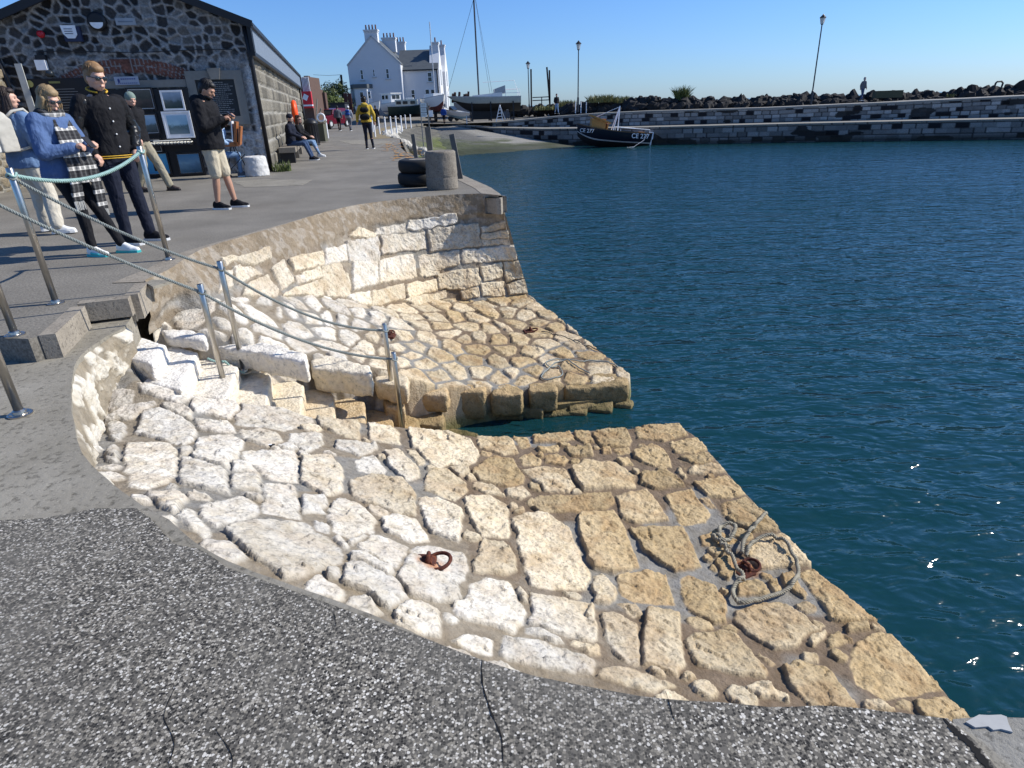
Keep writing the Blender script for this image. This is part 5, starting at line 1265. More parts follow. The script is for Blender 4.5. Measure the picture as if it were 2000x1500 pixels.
def window(px0, py0, px1, py1, D, par=None, sill=True, n=1):
    a, b = H(px0, py0, D), H(px1, py1, D); x0, x1, z0, z1 = a[0], b[0], b[2], a[2]; y = D - .03
    f = U(MB().box((x0 - .04, y, (z0 + z1) / 2), (.06, .07, z1 - z0 + .1)).box((x1 + .04, y, (z0 + z1) / 2), (.06, .07, z1 - z0 + .1)).box(((x0 + x1) / 2, y, z0 - .02), (x1 - x0, .07, .06)).box(((x0 + x1) / 2, y, z1 + .02), (x1 - x0, .07, .06)).box(((x0 + x1) / 2, y - .02, (z0 + z1) / 2), (x1 - x0, .07, .05)).obj('window', M_WHT))
    g = MB().box(((x0 + x1) / 2, y + .01, (z0 + z1) / 2), (x1 - x0 + .02, .08, z1 - z0)).obj('pane', M_DKGL); g.parent = f
    if sill: s = MB().box(((x0 + x1) / 2, y - .06, z0 - .1), (x1 - x0 + .4, .18, .1)).obj('sill', M_TRIM); s.parent = f
window(704, 137, 710, 155, D0); window(728.5, 136, 732, 149, D0); window(754, 135, 760, 153, D0)
# bay on the left
bx0, bx1 = H(691, 200)[0], H(729, 200)[0]; bz1 = H(700, 173)[2]
U(MB().prism([(bx0, D0), (bx0 + .5, D0 - 1.1), (bx1 - .4, D0 - 1.1), (bx1, D0)], gz - .3, bz1).obj('bay', M_HW))
U(MB().prism([(bx0 - .15, D0), (bx0 + .4, D0 - 1.3), (bx1 - .3, D0 - 1.3), (bx1 + .15, D0)], bz1, bz1 + .45).obj('bay_roof', M_SLATE))
window(703, 180, 711, 200, D0 - 1.12, None, False); window(719, 179, 724, 192, D0 - 1.12, None, False)
# right wing, slate slope towards us
W0 = 86.2; wx0, wx1 = hx1, H(858, 180, W0)[0]; wez = H(820, 137, W0)[2]; wzr = wez + 2.35
U(gable_body(wx0 - .4, wx1, W0, W0 + 6.5, gz - .5, wez, wzr, 'x').obj('wing_wall', M_HW))
mb = MB(); v = [(wx0 - .6, W0 - .15, wez - .05), (wx1 + .05, W0 - .15, wez - .05), (wx1 + .05, W0 + 3.25, wzr), (wx0 - .6, W0 + 3.25, wzr), (wx0 - .6, W0 + 6.6, wez - .05), (wx1 + .05, W0 + 6.6, wez - .05)]
mb.add([(a, b, c + .14) for a, b, c in v] + v, [(0, 1, 2, 3), (3, 2, 5, 4), (6, 9, 8, 7), (9, 10, 11, 8), (0, 6, 7, 1), (1, 7, 8, 2), (2, 8, 11, 5), (3, 9, 6, 0), (4, 10, 9, 3), (5, 11, 10, 4)]); U(mb.obj('wing_roof', M_SLATE))
U(MB().bar((wx0, W0 - .2, wez), (wx1, W0 - .2, wez), .12).obj('gutter', M_BLK)); U(MB().tube([(wx0 - .03, D0 - .08, gz), (wx0 - .03, D0 - .08, ez)], .09, 6).obj('downpipe', M_WHT)); U(MB().tube([(wx1 - .1, W0 - .1, gz), (wx1 - .1, W0 - .1, wez)], .08, 6).obj('downpipe', M_BLK))
window(835.5, 142, 843.5, 159, W0); window(803.5, 176, 810.5, 193, W0); window(831, 175, 839, 193, W0, None, False); window(842, 175, 850, 193, W0, None, False)
r_q = H(796, 125, W0); U(MB().box((r_q[0], W0 + .9, wez + .75), (1.0, 1.1, .12), 0, ('X', .6)).obj('skylight', M_DKGL))
# twin east-facing gables at the right end (seen obliquely, sunlit)
for k, (ya, yb) in enumerate(((W0 + .25, W0 + 4.6), (W0 + 4.8, W0 + 9.6))):
    xe = wx1 + .15 + .35 * k; ym = (ya + yb) / 2
    mb = MB(); v = [(xe - 1.2, ya, gz - .5), (xe, ya, gz - .5), (xe, yb, gz - .5), (xe - 1.2, yb, gz - .5), (xe - 1.2, ya, wez), (xe, ya, wez), (xe, yb, wez), (xe - 1.2, yb, wez), (xe - 1.2, ym, wzr + .5), (xe, ym, wzr + .5)]
    mb.add(v, [(0, 1, 5, 4), (1, 2, 6, 9, 5), (2, 3, 7, 6), (4, 5, 9, 8), (8, 9, 6, 7), (0, 4, 8, 7, 3)]); U(mb.obj('end_gable', M_HW))
    for z0_, z1_ in ((gz + .3, gz + 2.2), (gz + 3.3, gz + 4.9)):
        f = U(MB().box((xe + .02, ym, (z0_ + z1_) / 2), (.06, 1.5, z1_ - z0_ + .15)).obj('window', M_TRIM)); p = MB().box((xe + .045, ym, (z0_ + z1_) / 2), (.03, 1.2, z1_ - z0_ - .1)).obj('pane', plain('pale_pane', (.5, .52, .52), .3)); p.parent = f  # pale grey panes here, unlike the dark glass of the other windows
    chimney(xe - .45, ym, wez + .8, (H(853, 85, ym)[2] if k == 0 else H(866, 90, ym)[2]), .8, 1.3, 1)
# ------------------------------------------------------------------ generic hull
def hull(L, B, Hh, t0=0, t1=1, rake=.5, sheer=.25, n=22, m_=9, tw=.75, fine=2.2, vee=1.6, deckonly=False, keel=0.0):
    """closed strake between section fractions t0..t1, bow at +x, keel bottom z=0"""
    vs = []; rows = []
    for i in range(n + 1):
        u = i / n; x = -L / 2 + L * u
        b = B / 2 * (tw + (1 - tw) * min(1, u * 2.2)) * (1 - max(0, (u - .42) / .58) ** fine)
        zs = Hh * (1 + sheer * max(0, u - .3) ** 2 * 2); zk = keel + (Hh * .55) * max(0, (u - .72) / .28) ** 2
        row = []
        for j in range(m_ + 1):
            t = t0 + (t1 - t0) * j / m_; yy = b * (1 - (1 - t) ** vee); z = zk + (zs - zk) * t ** 1.15; xx = x + rake * max(0, u - .72) / .28 * t ** 1.2 * 1.0
            row.append((xx, yy, z))
        rows.append(row)
    mb = MB(); k = m_ + 1
    for s in (1, -1):
        mb.add([(p[0], p[1] * s, p[2]) for r_ in rows for p in r_], [((i * k + j), ((i + 1) * k + j), ((i + 1) * k + j + 1), (i * k + j + 1))[::s] for i in range(n) for j in range(m_)])
    mb.add([(p[0], p[1] * s, p[2]) for s in (1, -1) for p in rows[0]], [(j, j + 1, k + j + 1, k + j) for j in range(m_)])
    if deckonly:
        mb = MB(); a = [(r_[-1][0], r_[-1][1], r_[-1][2] - .06) for r_ in rows]; mb.add(a + [(p[0], -p[1], p[2]) for p in a], [(i, i + 1, n + 1 + i + 1, n + 1 + i) for i in range(n)])
    return mb
def text_mesh(s, size, name='t', ext=.01):
    c = bpy.data.curves.new(name, 'FONT'); c.body = s; c.size = size; c.extrude = ext; c.align_x = 'CENTER'; c.align_y = 'CENTER'; o = bpy.data.objects.new(name, c); COL.objects.link(o)
    dg = bpy.context.evaluated_depsgraph_get(); me = bpy.data.meshes.new_from_object(o.evaluated_get(dg)); bpy.data.objects.remove(o); return me
def boat(name, loc, rz, lab, L, B, Hh, top, bottom, split=.45, stripe=None, cat='boat', grp=None, tilt=0, roll=0, **kw):
    r = empty(name, loc, rz, lab, cat, grp); r.rotation_euler = (roll, tilt, rz); sk = kw.pop('strake', M_TRIM)
    if split > 0: hull(L, B, Hh, 0, split, **kw).obj('hull_bottom', bottom, r, True)
    hull(L, B, Hh, split, 1, **kw).obj('hull', top, r, True)
    hull(L, B, Hh, deckonly=True, **kw).obj('deck', kw.get('dk', M_TRIM) if 0 else M_TRIM, r)
    if stripe: hull(L * 1.003, B * 1.012, Hh, split - .02, split + .05, **kw).obj('stripe', stripe, r, True)
    hull(L * 1.004, B * 1.02, Hh, .955, 1.0, **kw).obj('rubbing_strake', sk, r, True)
    return r
M_NAVY = plain('navy_gloss', (.008, .011, .022), .35); M_BLKH = plain('black_antifoul', (.012, .012, .012), .6)
# blue fishing boat aground by the slip
fbp = Wy(1200, 290, 54); FBZ = -2.02
bt = boat('fishing_boat', (fbp[0] - .25, 53.6, FBZ), math.pi + .05, 'navy and black fishing boat with an orange cuddy aground beside the slipway', 5.9, 2.1, 1.28, M_NAVY, M_BLKH, .42, M_TRIM, strake=plain('brown_strake', (.16, .09, .04), .6), tilt=-.085, rake=.12, sheer=.30, tw=.8, fine=2.6)
M_ORW = plain('varnished_orange', (.50, .22, .05), .45)
def part(mb, name, mat, r, smooth=False): return mb.obj(name, mat, r, smooth)
part(MB().prism([(.85, -.55), (.85, .55), (1.95, .42), (1.95, -.42)], 1.2, 2.1), 'cuddy', M_ORW, bt)
part(MB().prism([(.45, -.72), (.45, .72), (2.1, .58), (2.1, -.58)], [1.75, 1.75, 2.25, 2.25], [1.86, 1.86, 2.36, 2.36]), 'cuddy_roof', M_ORW, bt)
part(MB().bar((.75, -.6, 1.25), (.58, -.62, 1.85), .07).bar((.75, .6, 1.25), (.58, .62, 1.85), .07).box((.7, 0, 1.5), (.05, 1.0, .5)), 'cuddy_frame', M_ORW, bt)
part(MB().bar((.2, .4, 1.1), (-.25, 0, 3.1), .06).bar((.2, -.4, 1.1), (-.25, 0, 3.1), .06).bar((-.3, 0, 1.1), (-.25, 0, 3.1), .08).bar((1.8, 0, 2.1), (-.25, 0, 3.05), .03), 'gantry', M_WHT, bt)
part(MB().tube([(-.3, 1.02, 1.3), (-.3, .98, 1.55), (-2.7, .85, 1.5), (-2.7, .85, 1.25)], .03, 6).tube([(-.3, -1.02, 1.3), (-.3, -.98, 1.55), (-2.7, -.85, 1.5), (-2.7, -.85, 1.25)], .03, 6), 'rail', M_WHT, bt)
part(MB().box((-3.08, 0, 1.05), (.3, .34, .55)).box((-3.1, 0, .55), (.14, .14, .7)), 'outboard_motor', M_WHT, bt)
part(MB().box((-1.6, 0, 1.12), (.6, 1.2, .25)).box((-2.2, .3, 1.15), (.4, .5, .3)), 'locker', M_ORW, bt)
for xx, yy, sz in ((-1.95, 1.0, .50), (2.35, .72, .40)):
    o = link('lettering', text_mesh('CE 277', sz), M_WHT, bt); o.location = (xx, yy, .98 if xx < 0 else 1.16); o.rotation_euler = (math.pi / 2, 0, math.pi + (.12 if xx < 0 else -.52))
p_ = [Vector((-2.6, 1.02, 1.2))]; part(MB().tube([(-2.5, 1.06, 1.2), (-2.2, 1.2, .7), (-1.4, 1.5, .2), (-.2, 1.6, .05)], .014, 5), 'mooring_warp', M_WHT, bt)
tag(MB().tube([Wy(1125, 243, 54), Wy(1090, 228, 60), Wy(1010, 235, 64)], .02, 4).obj('bow_line', M_WIRE), 'thin bow line from the navy boat up to the pier wall', 'rope') if 0 else None
# boats laid up on the hard
def at_D(px, py, D): return Wy(px, py, D)
M_BW = plain('boat_white', (.70, .70, .68), .3, var=.08); M_GRYH = plain('grey_green_hull', (.30, .32, .29), .4)
q = at_D(955, 226, 66); r = boat('sailing_yacht', (q[0] + .1, 66, ground_z(q[0], 66) + .85), math.pi + .12, 'large grey green sailing yacht propped on the hard with a tall dark mast', 6.0, 2.2, 1.35, M_GRYH, M_BLKH, .60, None, rake=1.1, sheer=.12, tw=.8, vee=2.2)
part(MB().prism([(-1.2, -.8), (-1.2, .8), (1.6, .5), (1.6, -.5)], 1.25, [1.7, 1.7, 1.5, 1.5]), 'coachroof', M_BW, r)
part(MB().prism([(-1.5, -.8), (-1.5, .8), (-.5, .7), (-.5, -.7)], [1.6] * 4, [2.3, 2.3, 2.0, 2.0]), 'sprayhood', plain('clear_vinyl', (.35, .37, .38), .3), r)
mt = part(MB().tube([(1.0, 0, 1.3), (1.05, 0, 10.0)], .075, 8), 'mast', plain('dark_mast', (.05, .05, .06), .4), r)
part(MB().tube([(.9, 0, 9.9), (4.0, 0, 1.8)], .015, 4).tube([(.95, 0, 9.9), (-.2, 1.1, 1.6)], .012, 4).tube([(.95, 0, 9.9), (-.2, -1.1, 1.6)], .012, 4), 'stay', M_BLK, r)
part(MB().tube([(-2.9, .8, 1.3), (-2.9, .8, 1.95), (-1.5, .9, 1.95), (-1.5, .9, 1.3)], .025, 5).tube([(-2.9, -.8, 1.3), (-2.9, -.8, 1.95), (-1.5, -.9, 1.95)], .025, 5).tube([(-2.9, .6, 1.3), (-2.4, .6, 2.7), (.6, .5, 2.6)], .025, 5).tube([(-2.9, .8, 1.62), (-1.5, .9, 1.62)], .02, 4), 'pushpit', M_WHT, r)
part(MB().box((.2, 0, -.1), (3.2, .35, 1.1)), 'keel', M_BLKH, r)
for x in (-2.2, 0, 1.8): part(MB().bar((x, -1.0, .9), (x, -1.2, -.8), .1).bar((x, 1.0, .9), (x, 1.2, -.8), .1).bar((x, -1.2, -.7), (x, 1.2, -.7), .12), 'cradle', M_BLK, r)
q = at_D(845, 222, 72); r = boat('sailing_dinghy', (q[0] + .4, 71, ground_z(-7, 71) + .95), -1.15, 'white sailing boat with red brown bottom, bow towards us and slim mast', 5.4, 2.0, 1.35, M_BW, plain('red_antifoul', (.12, .03, .025), .6), .4, None, rake=.5, sheer=.2)
part(MB().prism([(-1.6, -.6), (-1.6, .6), (1.0, .4), (1.0, -.4)], 1.3, 1.75), 'cabin', M_BW, r); part(MB().tube([(.3, 0, 1.5), (.3, 0, 8.2)], .05, 8), 'mast', plain('alloy', (.5, .5, .5), .4, .3), r)
part(MB().bar((0, 0, -.9), (0, 0, .3), .5, .2).box((0, 0, -.55), (3.5, 1.2, .12)), 'trailer', M_BLK, r)
q = at_D(771, 222, 75); r = boat('cabin_boat', (q[0], 75, ground_z(-12, 75) + .55), -.9, 'small white cabin cruiser on a trailer in front of the house wall', 4.2, 1.9, 1.1, M_BW, M_BW, .3, plain('navy_ink', (.03, .05, .2), .5), rake=.5)
part(MB().prism([(-1.3, -.75), (-1.3, .75), (.6, .6), (.6, -.6)], 1.05, 2.05), 'wheelhouse', M_BW, r); part(MB().prism([(-1.5, -.85), (-1.5, .85), (.75, .7), (.75, -.7)], 2.05, 2.13), 'wheelhouse_roof', M_BW, r)
for x, y, dx, dy in ((-.9, -.76, .4, .04), (-.2, -.72, .4, .04), (.61, .25, .04, .4), (.61, -.25, .04, .4), (-.9, .76, .4, .04)): part(MB().box((x, y, 1.72), (dx, dy, .38)), 'window', M_DKGL, r)
for y in (-.7, .7): part(MB().tube([(0, y - .08, -.28), (0, y + .08, -.28)], .28, 14), 'wheel', M_BLK, r)
part(MB().box((0, 0, -.2), (3.4, 1.2, .1)).bar((1.7, 0, -.2), (2.9, 0, -.3), .08), 'trailer', M_BLK, r)
q = at_D(803, 222, 73); r = boat('work_boat', (q[0], 73, ground_z(-10, 73) + .35), .1, 'low dark hulled boat with a cream cabin beside the white cruiser', 4.8, 1.9, 1.15, plain('bottle_green', (.02, .04, .035), .5), M_BLKH, .3, None, rake=.4)
part(MB().prism([(-1.6, -.7), (-1.6, .7), (.8, .6), (.8, -.6)], 1.1, 1.75), 'cabin', plain('cream', (.62, .58, .46), .5), r); part(MB().box((.0, 0, 1.85), (.8, .9, .2)), 'hatch', M_BW, r)
for x in (-1.2, -.5, .3): part(MB().box((x, -.68, 1.45), (.5, .05, .3)), 'window', M_DKGL, r)
q = at_D(722, 215, 72); r = boat('rowing_boat', (q[0], 72, ground_z(-16, 72) + .45), -1.05, 'large white clinker hull on blocks below the bay window', 5.6, 1.9, 1.25, M_BW, M_BW, .3, None, rake=.6, sheer=.35)
part(MB().box((-1.2, 0, -.2), (.4, 1.2, .5)).box((1.2, 0, -.2), (.4, 1.2, .5)), 'block', M_BLK, r)
q = at_D(878, 224, 71); r = boat('speed_boat', (q[0] + .3, 70.5, ground_z(-5, 70.5) + .45), -.5, 'pale blue and white open boat tipped on its trailer near the yacht', 3.6, 1.5, .7, M_BW, plain('pale_blue', (.25, .42, .52), .4), .4, None, tilt=.22, rake=.5)
part(MB().prism([(-.2, -.5), (-.2, .5), (.3, .4), (.3, -.4)], .7, [1.05, 1.05, .8, .8]), 'windscreen', M_DKGL, r); part(MB().bar((-.4, 0, .0), (2.6, 0, .0), .08).bar((.2, -.55, -.05), (.2, .55, -.05), .08), 'trailer', M_BLK, r)
for y in (-.7, .55): part(MB().tube([(.2, y, -.1), (.2, y + .15, -.1)], .25, 12), 'wheel', M_BLK, r)
# grey store/wall behind the boats
st_ = empty('yard_wall', (H(735, 215, 80)[0], 80, .6), 0, 'long low grey wall behind the boats laid up by the house', 'wall')
a, b = H(733, 198, 80)[0], H(1015, 198, 78)[0]; under(MB().box(((a + H(870, 198, 80)[0]) / 2, 80, 1.15), (H(870, 198, 80)[0] - a, .3, 1.2)).obj('panel', plain('grey_render', (.22, .225, .23), .85)), st_)
under(MB().box(((a + H(870, 198, 80)[0]) / 2, 80, 1.79), (H(870, 198, 80)[0] - a, .36, .06)).obj('coping', M_TRIM), st_)
st_ = empty('store_block', (H(950, 215, 74)[0], 74, .3), 0, 'long low grey rendered block behind the large yacht', 'building')
a, b = H(886, 198, 74)[0], H(1016, 198, 74)[0]; under(MB().box(((a + b) / 2, 75, .95), (b - a, 2.2, 1.7)).obj('wall', plain('grey_render', (.22, .225, .23), .85)), st_); under(MB().box(((a + b) / 2, 75, 1.83), (b - a + .2, 2.4, .07)).obj('coping', M_TRIM), st_)
# rough fishing gear and posts right of the house
rng = random.Random(6); r = empty('gear_stack', H(892, 200, 76), 0, 'jumble of upright timbers and fishing gear between house and yacht', 'gear'); mb = MB()
for k in range(14): x, y = rng.uniform(884, 916), 76; a = Wy(x, 200, y); b = Wy(x + rng.uniform(-3, 3), rng.uniform(176, 192), y + rng.uniform(-1, 1)); mb.bar(a, b, .22)
under(mb.obj('timber', plain('dark_brown', (.05, .028, .02), .8)), r)
# poles frames near the third lamp
for (x, yb, yt, x2, lab) in ((1038, 210, 135, 1037, 'slim dark pole right of the short lamp'), (1031, 175, 136, 1031, '') , (1074, 205, 131, 1068, 'left pole of the dark pair beyond the boat yard'), (1074, 205, 137, 1073, 'right pole of the dark pair beyond the boat yard')):
    if lab: tag(MB().bar(Wy(x, yb, 72), Wy(x2, yt, 72), .16).obj('timber_pole', plain('dark_brown', (.05, .028, .02), .8)), lab, 'pole')
r = empty('guard_rail', Wy(1055, 205, 72), 0, 'dark tubular guard rail between the two dark poles', 'rail'); mb = MB()
for y in (189, 195): mb.bar(Wy(1040, y + 1.5, 72), Wy(1073, y, 72), .09)
mb.bar(Wy(1058, 190, 72), Wy(1058, 205, 72), .09); under(mb.obj('bar', M_BLK), r)
r = empty('step_ladder', Wy(977, 240, 65), 0, 'pale folding stepladder standing beside the large yacht', 'ladder'); mb = MB()
t_ = Wy(976, 205, 65); b1, b2, b3, b4 = Wy(969, 238, 65), Wy(982, 236, 65), Wy(972, 236, 66), Wy(987, 234, 66)
for a, b in ((t_, b1), (t_, b4)): mb.bar(a, b, .07)
mb.bar(t_ + (.05, .1, 0), b2, .06)
for k in (.3, .5, .7, .88): mb.bar(t_ + (b1 - t_) * k, t_ + (b2 - t_) * k, .05)
under(mb.obj('frame', M_WHT), r)

# ------------------------------------------------------------------ pier (two-step harbour wall)
LF = [(872, 243.5, -.14), (960, 246, -.5), (1060, 248.5, -.58), (1160, 250, -.6), (1265, 250.5, -.6), (1500, 245, -.6), (1750, 239, -.6), (2000, 233, -.6), (2300, 226, -.6)]
def onD(px, D): return Wy(px, 240, D)[0]
LFx = []
for px, py, z in LF:
    if px <= 1100: D = {872: 68, 960: 63.5, 1060: 58.8}[px]; p = Wy(px, py, D)
    else: D = np.interp(px, [1160, 1265, 1500, 1750, 2000, 2300], [56, 54.2, 51.9, 49.3, 46.5, 43.2]); p = Wy(px, py, D)
    LFx.append((p[0], p[1], -.6 if px > 1000 else z))
LFx = np.array(LFx)
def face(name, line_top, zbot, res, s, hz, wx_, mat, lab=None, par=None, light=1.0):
    d = np.r_[0, np.cumsum(np.hypot(*np.diff(line_top[:, :2], axis=0).T))]; nn = int(d[-1] / res); t = np.linspace(0, d[-1], nn); L = np.stack([np.interp(t, d, line_top[:, k]) for k in range(3)], 1)
    mz = int(max(L[:, 2] - zbot) / (res * .8)) + 2; v = np.linspace(0, 1, mz); P = np.repeat(L[:, None], mz, 1); P[..., 2] = L[:, None, 2] * (1 - v) + zbot * v
    dj, i1, i2 = courses(t[:, None] + 0 * P[..., 2], P[..., 2] - (L[:, None, 2] - L[0, 2]) * .9, hz, wx_, s); jt = sst(.008, .035, dj)
    A = np.array([.36, .35, .33]) * (.45 + .9 * i1[..., None]); blk = (i2 > .84)[..., None]; A = np.where(blk, np.array([.012, .012, .016]), A)
    big = (fbm(t[:, None] * .35 + 0 * P[..., 2], P[..., 2] * 1.1, s=s + 5, o=2) > .68)[..., None]; A = np.where(big, A * .12, A)
    cop = ((L[:, None, 2] - P[..., 2]) < .12)[..., None]; A = np.where(cop, np.array([.33, .315, .275]), A)
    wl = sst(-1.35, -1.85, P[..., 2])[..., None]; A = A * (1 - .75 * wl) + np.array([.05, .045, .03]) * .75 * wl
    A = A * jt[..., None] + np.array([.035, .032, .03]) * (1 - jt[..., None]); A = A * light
    tx = np.gradient(L[:, 0]); ty = np.gradient(L[:, 1]); ll = np.hypot(tx, ty); nx, ny = ty / ll, -tx / ll
    off = .05 * jt * i2 + .04 * (fbm(t[:, None] * 3 + 0 * P[..., 2], P[..., 2] * 3, s=s + 8) - .5); P[..., 0] += nx[:, None] * off; P[..., 1] += ny[:, None] * off
    return gridmesh(name, P, None, A), L
pier = empty('harbour_wall', (12, 53, -1.95), 0, 'long two stepped pale and black stone pier wall enclosing the harbour', 'harbour wall')
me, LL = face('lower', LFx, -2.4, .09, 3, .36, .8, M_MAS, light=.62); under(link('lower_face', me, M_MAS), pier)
UFx = [(962, 239.5, 66.5), (1000, 235.5, 65.2), (1080, 227.5, 62.8), (1160, 221.5, 60), (1265, 216.5, 57.5), (1500, 210, 55.2), (1750, 199, 52.5), (2000, 187, 49.7), (2300, 173, 46.5)]
UFx = np.array([Wy(*q) for q in UFx])
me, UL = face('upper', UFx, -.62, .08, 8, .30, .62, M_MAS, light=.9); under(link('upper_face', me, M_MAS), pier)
mb = MB(); a = [tuple(p) for p in LFx]; b = [(p[0] + .3, p[1] + 3.6, p[2] + .004) for p in LFx]
mb.add(a + b, [(i, i + 1, len(a) + i + 1, len(a) + i) for i in range(len(a) - 1)]); under(mb.obj('ledge', plain('ledge_stone', (.24, .225, .19), .85, var=.3, sc=1.5)), pier)
mb = MB(); a = [tuple(p + (0, -.06, 0)) for p in UFx]; b = [(p[0] + 1.6, p[1] + 7.5, p[2] + .0) for p in UFx]; a2 = [(p[0], p[1], p[2] - .12) for p in a]
mb.add(a + b + a2, [(i, i + 1, len(a) + i + 1, len(a) + i) for i in range(len(a) - 1)] + [(i, 2 * len(a) + i, 2 * len(a) + i + 1, i + 1) for i in range(len(a) - 1)]); under(mb.obj('deck', plain('deck_stone', (.26, .25, .22), .85, var=.3, sc=1.5)), pier)
# rock armour on the seaward side, each boulder its own thing
rng = random.Random(12); protos = []
M_ROCK = plain('basalt_boulder', (.022, .020, .019), .9, var=.45, sc=1.2, bump=.02, bsc=5)
for k in range(6):
    mb = MB(); R_ = random.Random(40 + k); vs = []
    mb.ell((0, 0, 0), (1, .85, .8), 12, 8)
    mb.v = [tuple(np.array(v) * (1 + 1.1 * (float(fbm(np.array([v[0] * 1.3 + k * 9]), np.array([v[1] * 1.3]), np.array([v[2] * 1.3]), s=k)[0]) - .5) * 2)) for v in mb.v]
    me = mb.mesh('boulder'); me.materials.append(M_ROCK); protos.append(me)
def boulder(p, s, lab='dark basalt boulder in the rock armour along the seaward side of the pier', grp='boulders along the pier'):
    o = bpy.data.objects.new('boulder', rng.choice(protos)); COL.objects.link(o); o.location = tuple(map(float, p)); o.rotation_euler = (rng.uniform(-.5, .5), rng.uniform(-.5, .5), rng.uniform(0, 6.28)); o.scale = (s * rng.uniform(.8, 1.25), s * rng.uniform(.8, 1.2), s * rng.uniform(.75, 1.1)); tag(o, lab, 'boulder', grp)
for px in np.arange(1105, 2080, 9.0):
    D = np.interp(px, [1100, 1265, 1500, 1750, 2000, 2300], [67, 62, 60, 58, 55, 52]); yt = np.interp(px, [1105, 1160, 1250, 1330, 1500, 1600, 1750, 1830, 1900, 2000, 2080], [205, 198, 192, 192, 188, 186, 183, 181, 174, 166, 160]) + rng.uniform(-2, 3)
    t = Wy(px + rng.uniform(-3, 3), yt, D); s = rng.uniform(.35, .95)
    boulder((t[0], t[1], t[2] - s * .8), s); 
    b = Wy(px + rng.uniform(-4, 4), yt + 13, D - rng.uniform(.4, 1.2)); boulder((b[0], b[1], b[2] - .25), rng.uniform(.4, .65))
for px in np.arange(1000, 1110, 11): t = Wy(px, rng.uniform(209, 214), 73); boulder((t[0], t[1], t[2] - .3), rng.uniform(.4, .7), 'dark boulder heaped behind the guard rail near the boat yard', 'boulders near the boat yard')
struct('rock_core', MB().prism([(onD(1095, 68), 69), (onD(1265, 63), 63.2), (onD(1750, 59), 59.2), (onD(2300, 53), 53), (onD(2300, 56) + 3, 57), (onD(1750, 62), 64), (onD(1095, 70), 75)], -3, 1.15).mesh(), M_ROCK)
o_ = Wy(1832, 184, 55); tag(MB().box((Wy(1733, 186, 56.5)[0], 56.5, Wy(1733, 184, 56.5)[2]), (2.1, .8, .55), -.14).obj('concrete_block', plain('mossy_block', (.06, .065, .04), .9)), 'long flat topped dark block among the pier boulders', 'block')
p = Wy(1951, 165, 54.5); r = empty('iron_loop', p, 0, 'dark square iron loop sticking up from the rocks at right', 'fitting'); MB().tube([(-.35, 0, -.4), (-.28, 0, .12), (-.2, 0, .2), (.15, 0, .22), (.3, 0, .1), (.25, 0, -.4)], .07, 6).obj('loop', M_BLK, r)
# shrubs and grasses
for (px, py, D, h, n, sp, wdt, lab, sd_, mt_) in ((1331, 193, 61.5, 1.55, 420, .55, .03, 'spiky green shrub sprouting from the pier boulders', 4, M_GRASS), (1215, 196, 64, .75, 420, 1.0, .03, 'low grey green bush on the rocks behind the fishing boat gantry', 5, M_FERN), (1175, 195, 64.5, .85, 500, 1.3, .03, 'low feathery bush on the rocks right of the middle lamp', 6, M_FERN), (1105, 204, 68, .8, 420, 1.1, .03, 'grassy bush on the rocks left of the middle lamp', 7, M_FERN), (1065, 210, 72, .6, 300, 1.3, .03, 'patch of grass below the guard rail near the dark poles', 8, M_FERN), (1855, 184, 56, .35, 60, .3, .02, 'small tuft of weeds among the rocks right of the flat block', 9, M_FERN)):
    tuft('shrub' if h > .7 else 'grass_tuft', Wy(px, py + 4, D), h, n, sp, mt_, lab, 'shrub' if h > .7 else 'grass', sd_, .75, wdt)
# lamps
M_LAMPG = plain('lamp_glass', (.62, .62, .58), .2)
def lamp(px, pyb, pxt, pyt, D, lab):
    b = Wy(px, pyb, D); t = Wy(pxt, pyt, D); b = b.copy(); b[2] -= .8; r = empty('street_lamp', b, 0, lab, 'street lamp', 'lamp posts round the harbour'); h = t[2] - b[2]
    lean = Vector((t[0] - b[0], 0, h)).normalized(); P_ = lambda z, o=0: tuple(lean * z + Vector((o, 0, 0)))
    MB().tube([P_(0), P_(1.2), P_(1.25), P_(h - .75)], [.09, .09, .055, .045], 10).tube([P_(h - .78), P_(h - .7)], [.06, .12], 10).obj('pole', plain('lamp_navy', (.02, .025, .035), .4), r)
    MB().tube([P_(h - .70), P_(h - .28)], [.13, .22], 6).obj('lantern', M_LAMPG, r)
    MB().tube([P_(h - .28), P_(h - .24), P_(h - .08), P_(h)], [.26, .26, .08, .02], 8).obj('cap', M_BLK, r)
lamp(1129, 200, 1130, 79, 62, 'middle lamp post on the pier, behind the grassy rocks'); lamp(1586, 188, 1608.5, 27, 57, 'tall lamp post at right leaning to the right above the pier'); lamp(1034, 212, 1031, 119, 74, 'shortest lamp post, left, beside the dark poles near the boat yard')
# sign board at the slip
b = at(830, 262, 0); b = Wy(828, 262, 44); r = empty('notice_sign', (b[0], b[1], -.3), 0, 'framed pale harbour notice sign on two tall posts at the slipway head', 'sign')
a0, a1 = Wy(820, 200, 44), Wy(831, 200, 44); zt, zb_ = Wy(825, 201, 44)[2], Wy(825, 229, 44)[2]
under(MB().bar((a0[0] + .0, 44, -1.2), (a0[0] + .0, 44, zt), .06).bar((a1[0] + .12, 44, -1.2), (a1[0] + .12, 44, zt), .06).obj('post', plain('grey_post', (.2, .2, .19), .5)), r)
hh = (zt - zb_) / 3
for k in range(3): under(MB().box(((a0[0] + a1[0]) / 2 + .03, 43.95, zt - hh * (k + .5)), (a1[0] - a0[0], .03, hh * .9)).obj('panel', plain('pale_blue_panel', (.58, .66, .68), .4)), r)
under(MB().box((a1[0] + .3, 43.95, Wy(835, 222, 44)[2]), (.26, .03, .38)).obj('small_panel', M_WHT), r)
mb = MB()
